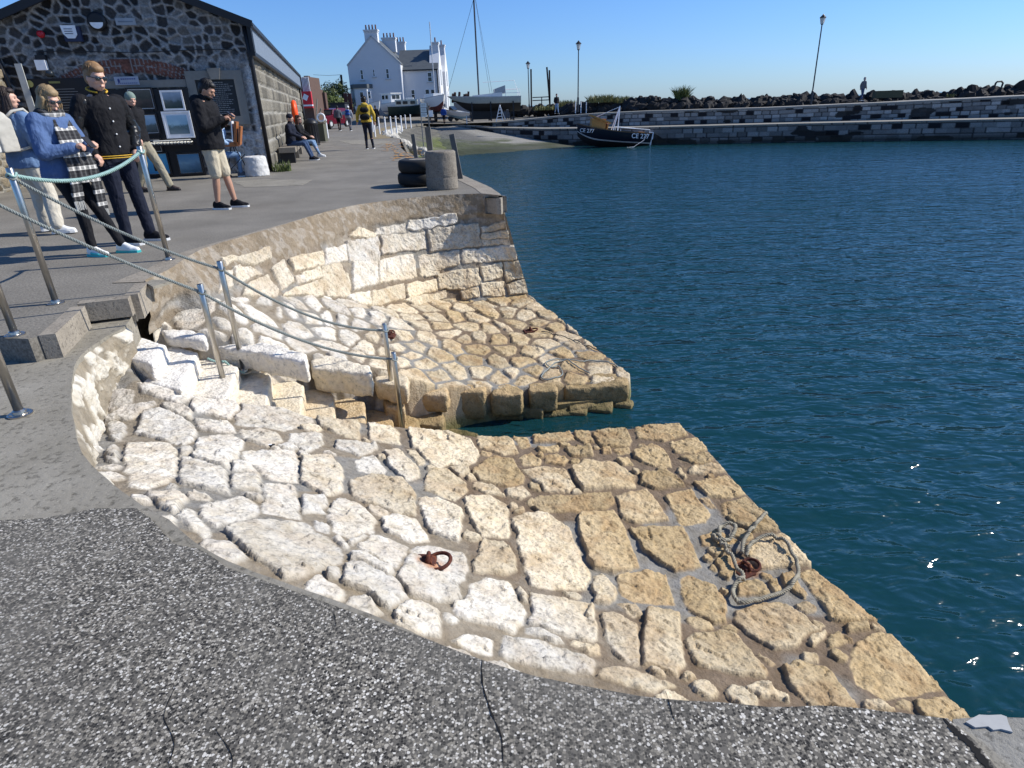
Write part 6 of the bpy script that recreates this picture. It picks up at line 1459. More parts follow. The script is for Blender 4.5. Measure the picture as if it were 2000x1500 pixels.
for k in range(3):
    for j in range(3): mb.box(((a0[0] + a1[0]) / 2 + .03, 43.93, zt - hh * (k + .28 + .2 * j)), ((a1[0] - a0[0]) * .7, .004, .02))
under(mb.obj('lettering', plain('engraved_grey', (.28, .28, .27), .6)), r)
# small rusty winch at the rubble bank
# ------------------------------------------------------------------ behind the shed: shop front, fence, trees, car
r = empty('striped_shop', Wy(600, 200, 47), 0, 'narrow building end with red and white stripes above a red fascia', 'building')
x0 = Wy(594, 200, 47)[0]; x1 = Wy(609, 200, 47)[0]; xm_ = (x0 + x1) / 2; zt = Wy(600, 140, 47)[2]; zm = Wy(600, 180, 47)[2]
under(MB().box((xm_ - 1.2, 48.5, zt / 2 - .3), (x1 - x0 + 2.4, 2.6, zt + .0)).obj('wall', plain('brown_boards', (.10, .06, .045), .8)), r)
mb = MB()
for k in range(6): mb.box((x0 + (x1 - x0) * (k + .5) / 6, 47.15, (zt + zm) / 2 - .3), ((x1 - x0) / 13, .06, zt - zm))
under(mb.obj('white_stripe', M_WHT), r)
red = plain('red_fascia', (.55, .02, .03), .4); under(MB().box((xm_ + .03, 46.9, Wy(600, 195, 47)[2]), ((x1 - x0) + .1, .2, 1.05), 0).obj('fascia', red), r)
under(MB().box((xm_ - .05, 46.77, Wy(600, 190, 47)[2]), ((x1 - x0) * .6, .02, .35), 0, ('Y', .5)).obj('lettering', M_WHT), r); under(MB().box((xm_ + .05, 46.8, Wy(600, 206, 47)[2]), ((x1 - x0) + .1, .2, .1)).obj('trim', M_WHT), r)
r = empty('brown_building', Wy(620, 200, 56), 0, 'dark brown timber clad building end between the shop and the trees', 'building')
x0 = Wy(606, 200, 56)[0]; x1 = Wy(626, 200, 56)[0]; mb = MB()
for k, (pxa, pyt) in enumerate(((607, 148), (612, 152), (617, 160), (622, 175), (627, 180))): z = Wy(pxa, pyt, 56)[2]; x = Wy(pxa, 200, 56)[0]; mb.box((x, 56 + .3 * k, z / 2), (.34, .6, z))
under(mb.obj('wall', plain('brown_boards', (.10, .06, .045), .8)), r)
under(MB().box((Wy(613, 184, 55)[0], 55, Wy(613, 184, 55)[2]), (.16, .05, .35)).obj('sign', M_WHT), r)
r = empty('gate', Wy(622, 226, 50), 0, 'red doors standing open beside the brown building', 'gate'); under(MB().box((Wy(622, 222, 50)[0], 50, .95), (.5, .08, 2.0), .6).obj('leaf', plain('oxide_red', (.20, .02, .02), .6)), r)
for (px, lab) in ((676, 'left red brown timber fence panel before the house'), (684, 'right red brown timber fence panel beside the house corner')):
    z1 = Wy(px, 182, 80)[2]; z0_ = Wy(px, 222, 80)[2]; x = Wy(px, 200, 80)[0]; tag(MB().box((x, 80, (z0_ + z1) / 2), (.42, .1, z1 - z0_)).obj('fence_panel', plain('red_brown', (.09, .03, .022), .8)), lab, 'fence')
q = Wy(662, 222, 78); x0, x1 = Wy(650, 210, 78)[0], Wy(678, 210, 78)[0]; r = empty('dark_shed', (q[0], 78, .7), 0, 'dark flat roofed shed in the shade beyond the red car', 'shed'); under(MB().box(((x0 + x1) / 2, 78, 1.45), (x1 - x0, 2, 1.5)).obj('wall', plain('slate_boards', (.035, .04, .05), .8)), r); under(MB().box(((x0 + x1) / 2, 77.9, 2.24), (x1 - x0 + .2, 2.3, .08)).obj('roof', M_BLK), r)
# trees
def tree(px, py, pyt, D, rad, lab, seed, n=1500, col=None):
    b = Wy(px, py, D); t = Wy(px, pyt, D); hgt_ = t[2] - b[2]; r = empty('tree', (b[0], b[1], b[2] - .5), 0, lab, 'tree'); rng = random.Random(seed); mb = MB()
    mb.tube([(0, 0, 0), (.1, 0, hgt_ * .4), (0, .1, hgt_ * .7)], [.18, .13, .05], 8)
    lob = [((rng.gauss(0, .45) * rad, rng.gauss(0, .4) * rad, hgt_ * rng.uniform(.25, .9)), rad * rng.uniform(.3, .55)) for _ in range(11)]
    for c, q in lob: mb.tube([(0, 0, hgt_ * .35), (c[0] * .6, c[1] * .6, c[2] * .8), c], [.07, .04, .02], 5)
    mb.obj('trunk', plain('bark', (.06, .045, .03), .9), r); mb = MB()
    for _ in range(n):
        c, q = rng.choice(lob); d = Vector((rng.gauss(0, 1), rng.gauss(0, 1), rng.gauss(0, 1))).normalized(); p = Vector(c) + d * q * rng.uniform(.55, 1.08) * Vector((1, 1, .8)).length / 1.6; s = rng.uniform(.07, .17); u = d.cross(Vector((rng.random(), rng.random(), 1))).normalized(); v = d.cross(u)
        u = (u + d * rng.uniform(-.6, .6)).normalized(); mb.add([p - u * s, p - v * s * .5, p + u * s, p + v * s * .5], [(0, 1, 2, 3)])
    mb.obj('crown', col or M_TREE, r)
M_TREE = mat_leaf('tree_leaf', (.03, .05, .015), (.09, .11, .03)); M_TREE2 = mat_leaf('light_leaf', (.06, .09, .02), (.14, .17, .05))
tree(645, 215, 156, 84, 2.6, 'dense olive green tree rising behind the red car', 1, 3600); tree(618, 215, 165, 80, 1.8, 'dark bush against the brown building end', 2, 1800); tree(664, 217, 188, 82, 2.0, 'light green bush right of the tall tree by the fence', 3, 2400, M_TREE2); tree(632, 215, 182, 82, 1.9, 'light green bush under the tall tree, left', 5, 2400, M_TREE2); tree(590, 215, 170, 90, 3, 'green tree mostly hidden behind the boat shed', 6, 800)
# utility pole and street light, aerial
r = empty('utility_pole', Wy(673, 215, 88), 0, 'leaning dark utility pole with a stay and two thin wires', 'utility pole'); mb = MB(); t = Wy(666, 146, 88)
mb.bar(Wy(673, 218, 88), t, .22); mb.bar(Wy(657, 182, 88), Wy(666, 158, 88), .16); under(mb.obj('pole', plain('dark_brown', (.05, .028, .02), .8)), r)
under(MB().tube([t, Wy(640, 147.5, 95), Wy(612, 146, 100)], .02, 4).tube([t, Wy(655, 165, 90), Wy(648, 172, 92)], .02, 4).obj('wire', M_BLK), r); under(MB().bar(Wy(671, 163, 87), Wy(677, 161, 87), .1).obj('lamp_arm', M_TRIM), r)
ap = Sd(20.5, 3.3, -1.2); r = empty('roof_aerial', ap, 0, 'television aerial mast on the shed roof with tilted cross arms', 'aerial'); MB().tube([(0, 0, 0), (-.02, 0, 1.35)], .03, 6).bar((-.35, 0, .95), (.35, 0, 1.0), .04).bar((-.3, .1, 1.02), (-.3, -.1, .85), .04).bar((.28, .1, 1.02), (.28, -.1, .9), .04).obj('mast', M_BLK, r); MB().ell((.35, .2, .25), (.16, .16, .1)).obj('dish', M_WHT, r, True)
# dark red car seen from the front
cz = 0; c0 = Wy(646, 238, 57); car = empty('parked_car', (c0[0], 57, .12), -.33, 'dark red hatchback facing us on the road beyond the shed', 'car')
RED = plain('dark_red_paint', (.09, .006, .016), .25, var=.05)
hw = .84
sec = [(-2.0, .35, .80, .62), (-1.7, .3, .9, .80), (-.9, .28, .97, .84), (-.5, .28, 1.4, .72), (.2, .28, 1.5, .70), (1.3, .28, 1.48, .70), (1.8, .3, 1.0, .80), (1.95, .35, .9, .76)]
vs = []; 
for y, z0, z1, w1 in sec: vs += [(-.82, y, z0), (-.84, y, min(z1, .92)), (-w1, y, z1), (w1, y, z1), (.84, y, min(z1, .92)), (.82, y, z0)]
fs = [(i * 6 + j, i * 6 + (j + 1) % 6, (i + 1) * 6 + (j + 1) % 6, (i + 1) * 6 + j) for i in range(len(sec) - 1) for j in range(6)] + [tuple(range(6))[::-1], tuple(range(42, 48))]
o = MB().add(vs, fs).obj('body', RED, car)
bv = o.modifiers.new('b', 'BEVEL'); bv.width = .05; bv.segments = 3
MB().add([(-.70, -.93, .98), (.70, -.93, .98), (.62, -.53, 1.37), (-.62, -.53, 1.37)], [(0, 1, 2, 3)]).obj('windscreen', M_DKGL, car)
for s in (-1, 1):
    MB().box((s * .62, -1.93, .72), (.3, .14, .16)).obj('headlight', plain('lamp_clear', (.5, .5, .5), .1), car)
    MB().add([(s * .845, -.5, .96), (s * .845, 1.3, .96), (s * .725, 1.2, 1.36), (s * .73, -.35, 1.34)], [(0, 1, 2, 3)]).obj('side_window', M_DKGL, car)
    MB().box((s * .93, -.65, 1.0), (.16, .1, .12)).obj('wing_mirror', RED, car)
    for y in (-1.25, 1.2):
        w_ = MB().tube([(s * .68, y, .3), (s * .86, y, .3)], .3, 18).obj('wheel', M_RUB, car); MB().tube([(s * .862, y, .3), (s * .87, y, .3)], .18, 12).obj('rim', M_TRIM, car).parent = w_
MB().box((0, -2.0, .45), (1.5, .14, .2)).obj('bumper', M_BLK, car); MB().box((0, -2.08, .50), (.5, .02, .11)).obj('number_plate', M_WHT, car); MB().box((0, -2.0, .70), (.7, .05, .1)).obj('grille', M_BLK, car)
# ------------------------------------------------------------------ people
def cloth(name, c, rough=.85, var=.18, wr=.012):
    q = N(name); f = q.noise(7, 4, .6, q.obj()); w_ = q.noise(11, 3, .5, q.scale(q.obj(), (1, 1, .45)), 1.2); wv = q.noise(160, 2, .5, q.obj())
    col = q.mix(f, tuple(x * (1 - var) for x in c), tuple(min(1, x * (1 + var)) for x in c)); h = q.math('ADD', w_, q.math('MULTIPLY', wv, .04)); return q.out(col, rough, q.bump(h, .8, wr * 2), spec=.2)
SKIN = plain('skin', (.56, .33, .24), .5, var=.08, sc=12, spec=.4); SKIN2 = plain('tanned_skin', (.42, .23, .15), .5, var=.08, sc=12, spec=.4)
DEN = cloth('blue_denim', (.075, .125, .25)); DEN2 = cloth('light_denim_blue', (.11, .18, .31)); BLKC = cloth('black_cloth', (.010, .010, .012)); NAVC = cloth('dark_navy_cloth', (.012, .015, .028)); CRM = cloth('cream_cloth', (.50, .46, .38)); BEI = cloth('beige_cotton', (.48, .42, .31)); KHK = cloth('khaki_cloth', (.28, .25, .18)); YEL = cloth('mustard_jacket', (.48, .33, .05)); LBL = cloth('light_blue_shirt', (.30, .42, .58)); JEAN = cloth('dark_jeans', (.04, .07, .14)); JEAN2 = cloth('pale_jeans', (.16, .25, .38)); GRYC = cloth('grey_cloth', (.12, .125, .14)); BLUC = cloth('royal_blue_cloth', (.02, .07, .28)); LEAT = plain('black_leather', (.012, .013, .014), .35, var=.2)
H_BR = plain('dark_brown_hair', (.022, .013, .010), .55, var=.5, sc=40, bump=.01, bsc=50); H_BL = plain('dark_blonde_hair', (.27, .19, .10), .55, var=.5, sc=30, bump=.01, bsc=50); H_FR = plain('fair_hair', (.24, .14, .065), .55, var=.4, sc=30, bump=.008, bsc=60); H_BK = plain('black_hair', (.010, .009, .009), .5, var=.5, sc=40, bump=.008, bsc=60); H_GR = plain('grey_hair', (.35, .34, .33), .6, var=.3, sc=30)
SOLE = plain('white_sole', (.70, .70, .68), .6); TRQ = plain('turquoise_trim', (.05, .42, .42), .5)
V3 = lambda *a: Vector(a)
def loft(mb, rings, n=16):
    """rings: (centre, fwd vec, side vec)"""
    vs = []
    for c, a, b in rings:
        for j in range(n):
            t = 6.283185 * j / n; vs.append(c + a * math.cos(t) + b * math.sin(t))
    k = len(rings); mb.add(vs, [(i * n + j, i * n + (j + 1) % n, (i + 1) * n + (j + 1) % n, (i + 1) * n + j) for i in range(k - 1) for j in range(n)] + [tuple(range(n))[::-1], tuple((k - 1) * n + j for j in range(n))])
TOR = [(.84, .115, .165), (.92, .128, .175), (1.0, .122, .165), (1.12, .112, .150), (1.25, .120, .168), (1.36, .122, .190), (1.43, .105, .185), (1.475, .080, .135), (1.51, .058, .07)]
def torso(mb, sp, k=1.0, z0=.84, z1=1.6, bulk=0.0, flare=0.0):
    rings = []
    for z, a, b in TOR:
        if z < z0 - .001 or z > z1: continue
        c = sp(z); a_ = a * k + bulk + flare * max(0, 1.1 - z); b_ = b * k + bulk + flare * max(0, 1.1 - z); rings.append((c, V3(a_, 0, 0), V3(0, b_, 0)))
    loft(mb, rings)
def rotz(v, a): return Matrix.Rotation(a, 3, 'Z') @ v
def person(loc, head, lab, H=1.76, lean=0.0, look=(0, 0), arms=None, legs=None, skin=SKIN, hair=H_BR, hairlen=0, top=BLKC, topz=.80, sleeve=1.0, bottom=JEAN, blen=1.0, shoes=BLKC, sole=SOLE, vox=.009, bulk=.018, hood=None, glasses=False, hat=None, legbulk=.0, seated=False, drop=0.0, collar=None, grp=None, beard=False, tshirt=None, tilt=(0, 0), flare=.0):
    r = empty('person', (loc[0], loc[1], loc[2] if len(loc) > 2 else 0), head, lab, 'person', grp); k = H / 1.78; r.scale = (k, k, k)
    sp = lambda z: V3(lean * (z - .95) + tilt[0] * (z - .95), tilt[1] * (z - .95), z - drop)
    nk = sp(1.50); hc = nk + V3(.025 + lean * .12, 0, .155)
    yaw, pit = look; R = Matrix.Rotation(yaw, 3, 'Z') @ Matrix.Rotation(pit, 3, 'Y'); hc = nk + Matrix.Rotation(yaw, 3, 'Z') @ Matrix.Rotation(pit * .8, 3, 'Y') @ V3(.02, 0, .15)
    hp = lambda x, y, z: hc + R @ V3(x, y, z)
    b = MB(); torso(b, sp, .86)
    b.cap(sp(1.46), hc + R @ V3(-.02, 0, -.05), .058, .052)
    b.ell(hc, (.096, .077, .118), 18, 14, R); b.ell(hp(.022, 0, -.062), (.068, .058, .058), 16, 10, R); b.ell(hp(.028, 0, -.098), (.045, .032, .024), 12, 8, R)
    b.cap(hp(.088, 0, .012), hp(.112, 0, -.026), .010, .015, 8); b.ell(hp(.088, 0, .030), (.015, .050, .011), 12, 6, R); b.ell(hp(.086, 0, -.064), (.016, .026, .009), 10, 6, R)
    for s in (-1, 1): b.ell(hp(-.005, s * .077, -.012), (.018, .010, .030), 10, 8, R); b.ell(hp(.06, s * .042, -.022), (.026, .024, .022), 10, 8, R)
    arms = arms or {1: ((-.02, .27, 1.17), (.04, .25, .92)), -1: ((-.02, -.27, 1.17), (.04, -.25, .92))}
    legs = legs or {1: ((.02, .10, .50), (0, .11, .085), .15), -1: ((.02, -.10, .50), (0, -.11, .085), -.15)}
    A = {}; Lg = {}
    for s in (-1, 1):
        sh = sp(1.425) + V3(0, s * .175, 0); el, wr = V3(*arms[s][0]), V3(*arms[s][1]); el.z -= drop * (1 if seated else 0) * 0; A[s] = (sh, el, wr)
        b.cap(sh, el, .047, .037); b.cap(el, wr, .037, .026)
        d = (wr - el).normalized() if len(arms[s]) < 3 else V3(*arms[s][2]).normalized(); u = V3(0, 0, 1).cross(d); u = (u.normalized() if u.length > .3 else V3(1, 0, 0)); nn_ = d.cross(u)
        curl = arms[s][3] if len(arms[s]) > 3 else .35
        pc = wr + d * .05; b.cap(wr, pc + d * .02, .026, .030); b.cap(pc - u * .02, pc + u * .02, .022, .022)
        for q, (oy, ln) in enumerate(((-.030, .062), (-.010, .074), (.010, .070), (.029, .054))):
            p0 = pc + d * .028 + u * oy; p1 = p0 + (d * math.cos(curl) - nn_ * math.sin(curl)) * ln * .5; p2 = p1 + (d * math.cos(curl * 2.6) - nn_ * math.sin(curl * 2.6)) * ln * .55; b.cap(p0, p1, .0098, .0092, 7); b.cap(p1, p2, .0092, .0078, 7)
        tv = u * (-s); p0 = wr + d * .022 + tv * .022; p1 = p0 + (tv * .6 + d * .6 - nn_ * .25) * .042; p2 = p1 + (tv * .1 + d * .9 - nn_ * .4) * .034; b.cap(p0, p1, .012, .0105, 7); b.cap(p1, p2, .0105, .009, 7)
        hip = sp(.92) + V3(0, s * .088, 0); kn, an = V3(*legs[s][0]), V3(*legs[s][1]); Lg[s] = (hip, kn, an)
        b.cap(hip, kn, .080, .052); b.cap(kn, kn + (an - kn) * .35, .050, .054); b.cap(kn + (an - kn) * .35, an, .054, .034)
        ty = legs[s][2]; fd = V3(math.cos(ty), math.sin(ty), legs[s][3] if len(legs[s]) > 3 else 0).normalized(); b.cap(an + V3(0, 0, -.035), an + fd * .15 + V3(0, 0, -.055), .035, .028)
    o = b.obj('body', skin, r, True); rough(o, vox, 0, sm=2)
    # trousers
    t = MB(); torso(t, sp, 1.0, .84, 1.02, .008)
    for s in (-1, 1):
        hip, kn, an = Lg[s]; ke = kn if blen > .55 else hip + (kn - hip) * .97
        t.cap(hip, ke, .096 + legbulk, .062 + legbulk)
        if blen > .55: en = kn + (an - kn) * ((blen - .5) * 2 * .93); t.cap(kn, en, .062 + legbulk, .048 + legbulk * 1.1)
    o = t.obj('shorts' if blen <= .55 else 'trousers', bottom, r, True); rough(o, vox * 1.3, .016, .10, 2)
    # top
    t = MB(); torso(t, sp, 1.0, topz + .02 if not seated else .90, 1.50, bulk, flare)
    for s in (-1, 1):
        sh, el, wr = A[s]; t.cap(sh + V3(0, 0, -.005), el, .062 + bulk * .7, .050 + bulk * .5)
        if sleeve > .5: t.cap(el, el + (wr - el) * (sleeve - .5) * 2 * .96, .050 + bulk * .5, .036 + bulk * .4)
    if hood: t.ell(sp(1.47) + V3(-.10, 0, .02), (.085, .13, .085), 14, 10)
    t.cap(sp(1.44), sp(1.525) + V3(.012, 0, 0), .094, .070)
    o = t.obj('jacket' if bulk > .012 else 'shirt', top, r, True); rough(o, vox * 1.3, .026, .13, 2, .012, .06)
    # shoes
    for s in (-1, 1):
        hip, kn, an = Lg[s]; ty = legs[s][2]; up = legs[s][3] if len(legs[s]) > 3 else 0; fd = V3(math.cos(ty), math.sin(ty), up).normalized(); q = MB(); q.cap(an + V3(0, 0, .0) - fd * .035, an + V3(0, 0, -.032) - fd * .045, .040, .042); q.cap(an - fd * .04 + V3(0, 0, -.042), an + fd * .10 + V3(0, 0, -.047), .040, .046); q.cap(an + fd * .08 + V3(0, 0, -.05), an + fd * .165 + V3(0, 0, -.054), .046, .034); q.cap(an + V3(0, 0, .01), an + fd * .07 + V3(0, 0, -.02), .036, .034)
        o = q.obj('shoe', shoes, r, True); rough(o, .008, 0, sm=2)
        sl = fd.cross(V3(0, 0, 1)).normalized(); un = sl.cross(fd).normalized(); c = an + V3(0, 0, -.072); pts = [(-.085, .034), (-.06, .042), (.06, .046), (.13, .050), (.185, .036), (.205, .0)]; P_ = [c + fd * x + sl * y for x, y in pts] + [c + fd * x - sl * y for x, y in pts[::-1]]; mbs = MB(); n = len(P_)
        mbs.add([p - un * .013 for p in P_] + [p + un * .013 for p in P_], [tuple(range(n))[::-1], tuple(range(n, 2 * n))] + [(i, (i + 1) % n, n + (i + 1) % n, n + i) for i in range(n)]); w_ = mbs.obj('sole', sole, r); w_.parent = o
    # hair
    if hat:
        q = MB().ell(hp(-.008, 0, .035), (.106, .090, .098), 18, 12, R); q.v = [v for v in q.v]; o = q.obj('hat', hat, r, True)
        if hair: q = MB().ell(hp(-.03, 0, -.02), (.082, .082, .07), 14, 10, R); o = q.obj('hair', hair, r, True)
    if not hat or hairlen:
        q = MB(); q.ell(hp(-.022, 0, .030), (.098, .087, .108), 18, 14, R); q.ell(hp(-.045, 0, -.01), (.072, .080, .085), 14, 10, R); q.ell(hp(.035, 0, .085), (.060, .066, .045), 12, 8, R)
        if hairlen:
            for a in np.linspace(-1.9, 1.9, 13):
                p0 = hp(-.06 * math.cos(a), .078 * math.sin(a) if abs(a) < 1.6 else .082 * math.copysign(1, a), .02); ln = hairlen * (.85 + .3 * ((a * 7) % 1)); p1 = hp(-.085 * math.cos(a) - .005, .092 * math.sin(a), -.10); p2 = p1 + V3(-.02, 0, -ln); q.cap(p0, p1, .026, .028, 8); q.cap(p1, p2, .028, .012, 8)
        rg = random.Random(int(abs(loc[0]) * 97))
        for _ in range(150 if vox < .012 else 30):
            a = rg.uniform(-3.14, 3.14); e = rg.uniform(.1, 1.2)
            if abs(a) < .9 and not hairlen: e = rg.uniform(.1, .55)
            P0 = V3(-.022 + .05 * math.cos(a) * .3, .0, .13); pts = []
            for t in (0, .35, .7, 1.0):
                th = t * (e + .25) + .15; pts.append(hp(-.022 - .102 * math.sin(th) * -math.cos(a) * (1 if abs(a) > 1.2 or not hairlen else .8), .092 * math.sin(th) * math.sin(a), .032 + .112 * math.cos(th)))
            if hairlen and abs(a) > .8: z1 = hairlen * rg.uniform(.7, 1.25); pts.append(pts[-1] + V3(rg.uniform(-.02, .02), rg.uniform(-.012, .012), -.10)); pts.append(pts[-1] + V3(rg.uniform(-.03, .01), rg.uniform(-.02, .02), -z1))
            q.tube(pts, [.006] * (len(pts) - 1) + [.002], 4, False)
        o = q.obj('hair', hair, r, True)
    if beard: q = MB().ell(hp(.030, 0, -.080), (.066, .060, .044), 14, 10, R); o = q.obj('beard', hair, r, True)
    if glasses:
        q = MB()
        for s in (-1, 1): q.ell(hp(.098, s * .034, .008), (.008, .029, .021), 12, 8, R); q.bar(hp(.09, s * .062, .014), hp(-.01, s * .082, .012), .007)
        q.bar(hp(.103, -.02, .014), hp(.103, .02, .014), .008); q.obj('sunglasses', M_DKGL, r, True)
    else:
        for s in (-1, 1): q = MB().ell(hp(.085, s * .032, .008), (.008, .012, .006), 10, 6, R).obj('eye', M_BLK, r, True)
    MB().ell(hp(.094, 0, -.066), (.008, .024, .005), 10, 6, R).obj('mouth', plain('lips', (.32, .13, .11), .5), r, True)
    return r, sp, A, Lg, hp, R
ATP = lambda x, y: at(x, y, 0)
# 1 man in shorts reading his phone
r, sp, A, Lg, hp, R = person(ATP(440, 407), -.02, 'man in black hooded jacket and beige shorts looking down at a phone', 1.84, .04, (0.0, .55), {1: ((.06, .24, 1.17), (.27, .13, 1.27), (.8, -.3, .25), .8), -1: ((.05, -.24, 1.15), (.27, -.08, 1.24), (.85, .3, .25), .8)},
    {1: ((.07, .09, .50), (.13, .10, .085), .05), -1: ((.01, -.09, .50), (-.05, -.10, .085), -.15)}, SKIN2, H_BK, 0, BLKC, .80, 1.0, BEI, .5, BLKC, SOLE,   .009, .052, True, beard=True, legbulk=.022)
MB().box((.36, .02, 1.30), (.010, .065, .12), 0, ('Y', -.9)).obj('phone', M_BLK, r)
# 2 man in bomber jacket
r, sp, A, Lg, hp, R = person(ATP(270, 474), -.55, 'tall fair haired man in sunglasses and a black bomber jacket with yellow trim', 1.88, .02, (.05, .22), {1: ((-.02, .29, 1.16), (.14, .17, .97), (.35, -.5, -.8), .5), -1: ((-.03, -.30, 1.17), (.08, -.24, .95), (.6, .35, -.7), .5)},
    {1: ((.03, .11, .50), (.03, .15, .085), .5), -1: ((.02, -.10, .50), (.0, -.10, .085), .25)}, SKIN, H_FR, 0, BLKC, .86, 1.0, NAVC, 1.0, BLKC, SOLE, .008, .034, False, True, legbulk=.010)
YT = plain('yellow_trim', (.55, .33, .03), .7)
for zz, k_ in ((.895, 1), (.915, 1)):
    MB().tube([sp(zz) + V3((.128 + .055) * math.cos(a), (.175 + .050) * math.sin(a), 0) for a in np.linspace(0, 6.283, 30)], .005, 5).obj('hem_stripe', YT, r)
MB().tube([sp(1.505) + V3(.082 * math.cos(a) + .01, .09 * math.sin(a), .03 - .03 * math.cos(a)) for a in np.linspace(.45, 5.83, 26)], .008, 6).obj('collar_stripe', YT, r)
for z in (1.36, 1.24, 1.12, 1.0): MB().ell(sp(z) + V3(.162, 0, 0), (.007, .009, .009), 8, 6).obj('snap', SOLE, r)
for s in (-1, 1):
    sh, el, wr = A[s]; q = MB(); q.cap(sh + V3(.01, s * -.004, -.012), el, .070, .066); q.cap(el, el + (wr - el) * .9, .066, .052); o = q.obj('sleeve', LEAT, r, True); rough(o, .011, .03, .10, 2)
# 3 girl with scarf
r, sp, A, Lg, hp, R = person(ATP(236, 495) - np.array([.34, -.02, 0]), -.22, 'blonde woman in oversized blue jacket and checked scarf looking at her phone', 1.66, .04, (-.1, .40), {1: ((.08, .26, 1.13), (.30, .12, 1.17), (.9, -.15, .3), .8), -1: ((.09, -.27, 1.12), (.30, -.07, 1.16), (.9, .15, .3), .8)},
    {1: ((.20, .09, .50), (.36, .12, .085), .10), -1: ((.14, -.08, .50), (.16, -.10, .085), -.05)}, SKIN, H_BL, .13, DEN, .68, 1.0, BLKC, 1.0, SOLE, TRQ, .008, .055, False, True, legbulk=.002, flare=.12)
for s in (-1, 1):
    an = Lg[s][2]; MB().cap(an + V3(.0, s * .036, -.045), an + V3(.10, s * .044, -.055), .016, .014).obj('shoe_panel', TRQ, r, True)
MB().box((.41, .02, 1.21), (.010, .07, .14), 0, ('Y', -.7)).obj('phone', M_BLK, r)
def mat_plaid():
    q = N('plaid'); sx = q.n('SeparateXYZ'); q.l(q.obj(), sx.inputs[0]); f = lambda o, p, w_: q.math('LESS_THAN', q.math('FRACT', q.math('MULTIPLY', o, p)), w_)
    a = f(sx.outputs[2], 7.5, .30); b = f(sx.outputs[1], 16, .35); c = f(sx.outputs[2], 30, .2); s = q.math('ADD', q.math('MULTIPLY', a, .55), q.math('MULTIPLY', b, .25)); s = q.math('ADD', s, q.math('MULTIPLY', c, .1))
    return q.out(q.ramp(s, [(0, (.02, .02, .022)), (.45, (.10, .10, .10)), (.8, (.58, .56, .52))]), .9, q.bump(q.noise(90, 2, .5, q.obj()), .5, .004))
PLD = mat_plaid()
q = MB()
q.tube([sp(1.50) + V3(.095 * math.cos(a) + .01, .105 * math.sin(a), .0 + .012 * math.sin(a * 3)) for a in np.linspace(0, 6.283, 26)], .048, 10)
for s, zb, x0 in ((-1, .62, .0), (1, .50, .03), (-.2, .84, .02)):
    for k in range(5): y0 = s * .10 + (k - 2) * .030; y1 = s * .10 + (k - 2) * .021; q.tube([(.15, y1 * .6, 1.44), (.20, y1, 1.25), (.235 + x0, y1 * 1.1, 1.0), (.225 + x0, y1 * 1.2, .8), (.20 + x0, y1 * 1.3, zb)], [.016, .016, .017, .018, .018], 7)
o = q.obj('scarf', PLD, r, True); rough(o, .009, .02, .06, 1)
q = MB(); rng = random.Random(1)
for s, zb, x0 in ((-1, .62, .0), (1, .52, .03)):
    for k in range(12): y0 = (s * .10) * 1.3 + (k - 5.5) * .0105; q.tube([(.20 + x0, y0, zb + .02), (.20 + x0 + rng.uniform(-.01, .01), y0 + rng.uniform(-.01, .01), zb - .10)], .0055, 4)
q.obj('fringe', plain('off_white_wool', (.5, .49, .45), .9), r)
# 4 girl with backpack
r, sp, A, Lg, hp, R = person(ATP(104, 455) + np.array([-.05, .0, 0]), 1.3, 'dark haired woman in blue denim jacket and cream trousers with a pale backpack', 1.72, .02, (-.85, .02), {1: ((-.02, .27, 1.17), (.12, .22, .98)), -1: ((-.02, -.27, 1.16), (.10, -.24, .94))},
    {1: ((.10, .09, .52), (.10, .12, .10), -.6), -1: ((.06, -.14, .50), (-.06, -.26, .10), -1.0)}, SKIN, H_BR, .14, DEN2, .70, 1.0, CRM, 1.0, SOLE, SOLE, .010, .040, legbulk=.030, flare=.05)
BPK = plain('pale_canvas', (.42, .40, .35), .8, var=.1); BPW = plain('off_white_leather', (.60, .59, .55), .5, var=.06)
q = MB().box((-.235, 0, 1.15), (.20, .36, .36)).cap(V3(-.22, -.08, 1.32), V3(-.22, .08, 1.32), .10, .10)
pk = empty('backpack', r.location, 1.3, 'pale grey backpack with an off white pocket on the dark haired woman', 'backpack'); pk.scale = (1.12, 1.12, 1.04)
o = q.obj('bag', BPK, pk, True); rough(o, .012, .015, .1, 14)
q = MB().box((-.345, 0, 1.07), (.10, .31, .20)); o = q.obj('pocket', BPW, pk, True); rough(o, .010, .006, .1, 10)
for s in (-1, 1): MB().tube([(-.14, s * .10, 1.33), (-.06, s * .12, 1.40), (.06, s * .13, 1.42), (.15, s * .13, 1.32), (.17, s * .14, 1.15), (.0, s * .20, 1.02), (-.15, s * .15, .98)], .018, 6).obj('strap', BPK, pk, True)
# 5 man in beanie
r, *_ = person(ATP(298, 374), -.15, 'man in grey green beanie and khaki trousers walking behind the bomber jacket man', 1.80, .03, (-.5, .25), {1: ((-.1, .26, 1.18), (-.02, .24, .94)), -1: ((.06, -.27, 1.17), (.16, -.22, .98))},
    {1: ((.20, .09, .52), (.34, .10, .085), 0), -1: ((.02, -.09, .50), (-.18, -.10, .10), 0)}, SKIN, H_GR, 0, BLKC, .84, 1.0, KHK, 1.0, plain('brown_shoe', (.05, .035, .03), .6), M_BLK, .010, .04, hat=cloth('grey_green_knit', (.17, .22, .19)), legbulk=.02)
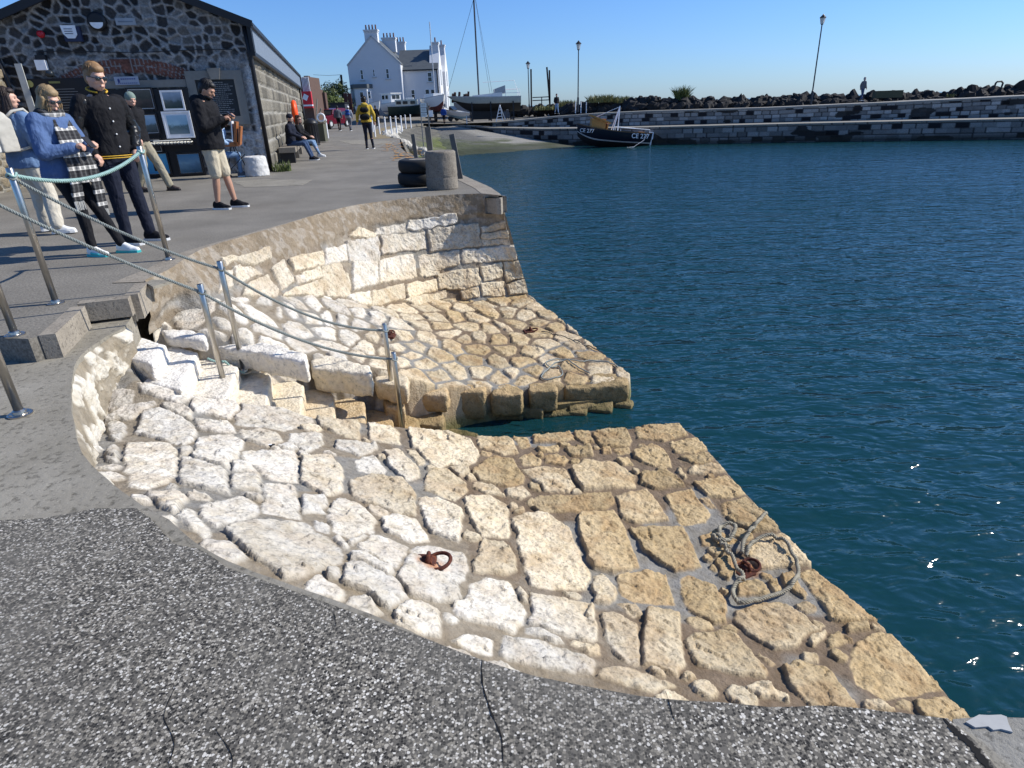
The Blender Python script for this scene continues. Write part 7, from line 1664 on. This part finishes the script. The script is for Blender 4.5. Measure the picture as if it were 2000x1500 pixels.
# 6 seated painter
pl = at(436, 347, 0); st = empty('folding_stool', pl, 0, 'small black folding stool under the painter in light blue', 'stool'); MB().box((0, 0, .43), (.36, .34, .04)).bar((-.15, -.14, 0), (.15, -.14, .43), .025).bar((.15, .14, 0), (-.15, .14, .43), .025).bar((-.15, .14, 0), (.15, .14, .43), .025).bar((.15, -.14, 0), (-.15, -.14, .43), .025).obj('frame', M_BLK, st)
SIT = {1: ((.42, .13, .50), (.44, .13, .085), 0), -1: ((.42, -.12, .50), (.40, -.13, .085), 0)}
person(pl, .5, 'seated painter in light blue shirt and jeans, half hidden behind the man in shorts', 1.75, .30, (0, .35), {1: ((.12, .24, .82), (.38, .16, .78), (1, 0, 0)), -1: ((.12, -.24, .80), (.36, -.16, .72), (1, 0, 0))}, SIT, SKIN, H_GR, 0, LBL, .9, 1.0, JEAN2, 1.0, GRYC, SOLE, .012, .012, seated=True, drop=.42)
# 7, 8 couple on the bench
c1 = Sd(3.6, 0, .42); c2 = Sd(5.0, 0, .62); hd = math.atan2(sn[1], sn[0])
LAP = {1: ((.10, .25, .82), (.36, .08, .68), (1, -.2, -.2)), -1: ((.10, -.25, .82), (.36, -.10, .68), (1, .2, -.2))}
person(c1, hd - .25, 'man in flat cap and navy jacket sitting on the bench, nearer of the couple', 1.74, .10, (-.1, .1), LAP, {1: ((.44, .12, .50), (.58, .12, .085), 0), -1: ((.44, -.12, .50), (.60, -.10, .085), 0)}, SKIN, H_GR, 0, NAVC, .9, 1.0, JEAN, 1.0, BLKC, SOLE, .012, .03, seated=True, drop=.42, hat=NAVC)
person(c2, hd - .2, 'woman with dark auburn hair and sunglasses sitting beside the man in the cap', 1.66, .06, (-.35, .05), LAP, {1: ((.44, .12, .50), (.55, .12, .085), 0), -1: ((.44, -.12, .50), (.62, -.08, .085), 0)}, SKIN, plain('auburn_hair', (.06, .02, .012), .55, var=.4, sc=30), .16, BLKC, .9, 1.0, JEAN2, 1.0, SOLE, SOLE, .012, .03, glasses=True, seated=True, drop=.42)
# 9 walker in yellow
WALK = {1: ((.10, .09, .50), (.22, .10, .09), 0), -1: ((.02, -.09, .49), (-.16, -.10, .12), 0)}
WARM = {1: ((-.06, .25, 1.18), (-.02, .25, .93)), -1: ((.02, -.26, 1.17), (.12, -.25, .95))}
yl = ATP(722, 291); r, *_ = person(yl, 1.62, 'man in mustard yellow jacket with a black backpack walking away along the quay', 1.82, .02, (0, 0), {1: ((-.04, .29, 1.19), (-.06, .32, .95)), -1: ((.02, -.28, 1.17), (.10, -.27, .95))}, {1: ((.06, .09, .50), (.04, .10, .085), 0), -1: ((.08, -.09, .50), (.16, -.12, .085), 0)}, SKIN, H_BK, 0, YEL, .86, 1.0, NAVC, 1.0, BLKC, SOLE, .012, .035, True)
bk = empty('backpack', (yl[0], yl[1], 0), 1.62, 'black backpack on the man in the mustard jacket', 'backpack'); o = MB().cap(V3(-.24, -.07, 1.36), V3(-.24, .07, 1.36), .09, .09).cap(V3(-.25, -.08, 1.12), V3(-.25, .08, 1.12), .11, .11).obj('bag', BLKC, bk, True); rough(o, .015, 0)
for s in (-1, 1): MB().tube([(-.15, s * .09, 1.42), (-.02, s * .1, 1.52), (.12, s * .1, 1.4), (.12, s * .12, 1.2)], .02, 6).obj('strap', BLKC, bk, True)
def walker(px, py, head, lab, top, bot, H=1.72, D=None, z=None, hair=H_BK, hat=None, legs=WALK, shoes=BLKC, drop=0):
    p = at(px, py, 0) if D is None else Wy(px, py, D); p = np.array([p[0], p[1], 0 if D is None else p[2]]); return person(p, head, lab, H, .02, (0, 0), WARM, legs, SKIN, hair, 0, top, .84, 1.0, bot, 1.0, shoes, SOLE, .022, .03, hat=hat)
walker(664, 256, 1.55, 'dark clothed walker beside the right side of the red car', GRYC, BLKC, 1.74)
r = walker(685, 256, 1.45, 'walker in white cap with a grey backpack between the car and the yellow jacket', cloth('pale_grey_cloth', (.30, .31, .34)), GRYC, 1.70, hat=SOLE); 
bk = empty('backpack', r[0].location, 1.45, 'grey backpack on the walker in the white cap', 'backpack'); o = MB().cap(V3(-.22, -.07, 1.36), V3(-.22, .07, 1.36), .09, .09).cap(V3(-.22, -.08, 1.15), V3(-.22, .08, 1.15), .10, .10).obj('bag', BLUC, bk, True); rough(o, .02, 0)
walker(737, 248, 1.5, 'person in black walking beyond the row of white posts', BLKC, BLKC, 1.72)
walker(840, 242.5, .1, 'person in dark clothes left of the pair at the head of the slipway', cloth('brown_top', (.10, .06, .05)), BLKC, 1.72, 68)
walker(868, 244, 1.3, 'person in royal blue coat standing at the head of the slipway', BLUC, BLKC, 1.74, 68, hair=H_GR)
walker(991, 233, 1.6, 'person in pale top and white hat working beside the stepladder', CRM, GRYC, 1.66, 66, hat=SOLE)
walker(1087, 222.5, -1.2, 'person in black jacket and blue jeans strolling on the near end of the pier', BLKC, JEAN2, 1.74, 64)
walker(1681, 197, .2, 'lone person in grey coat standing on the pier near the leaning lamp', GRYC, JEAN, 1.74, 55.0, hair=H_GR)
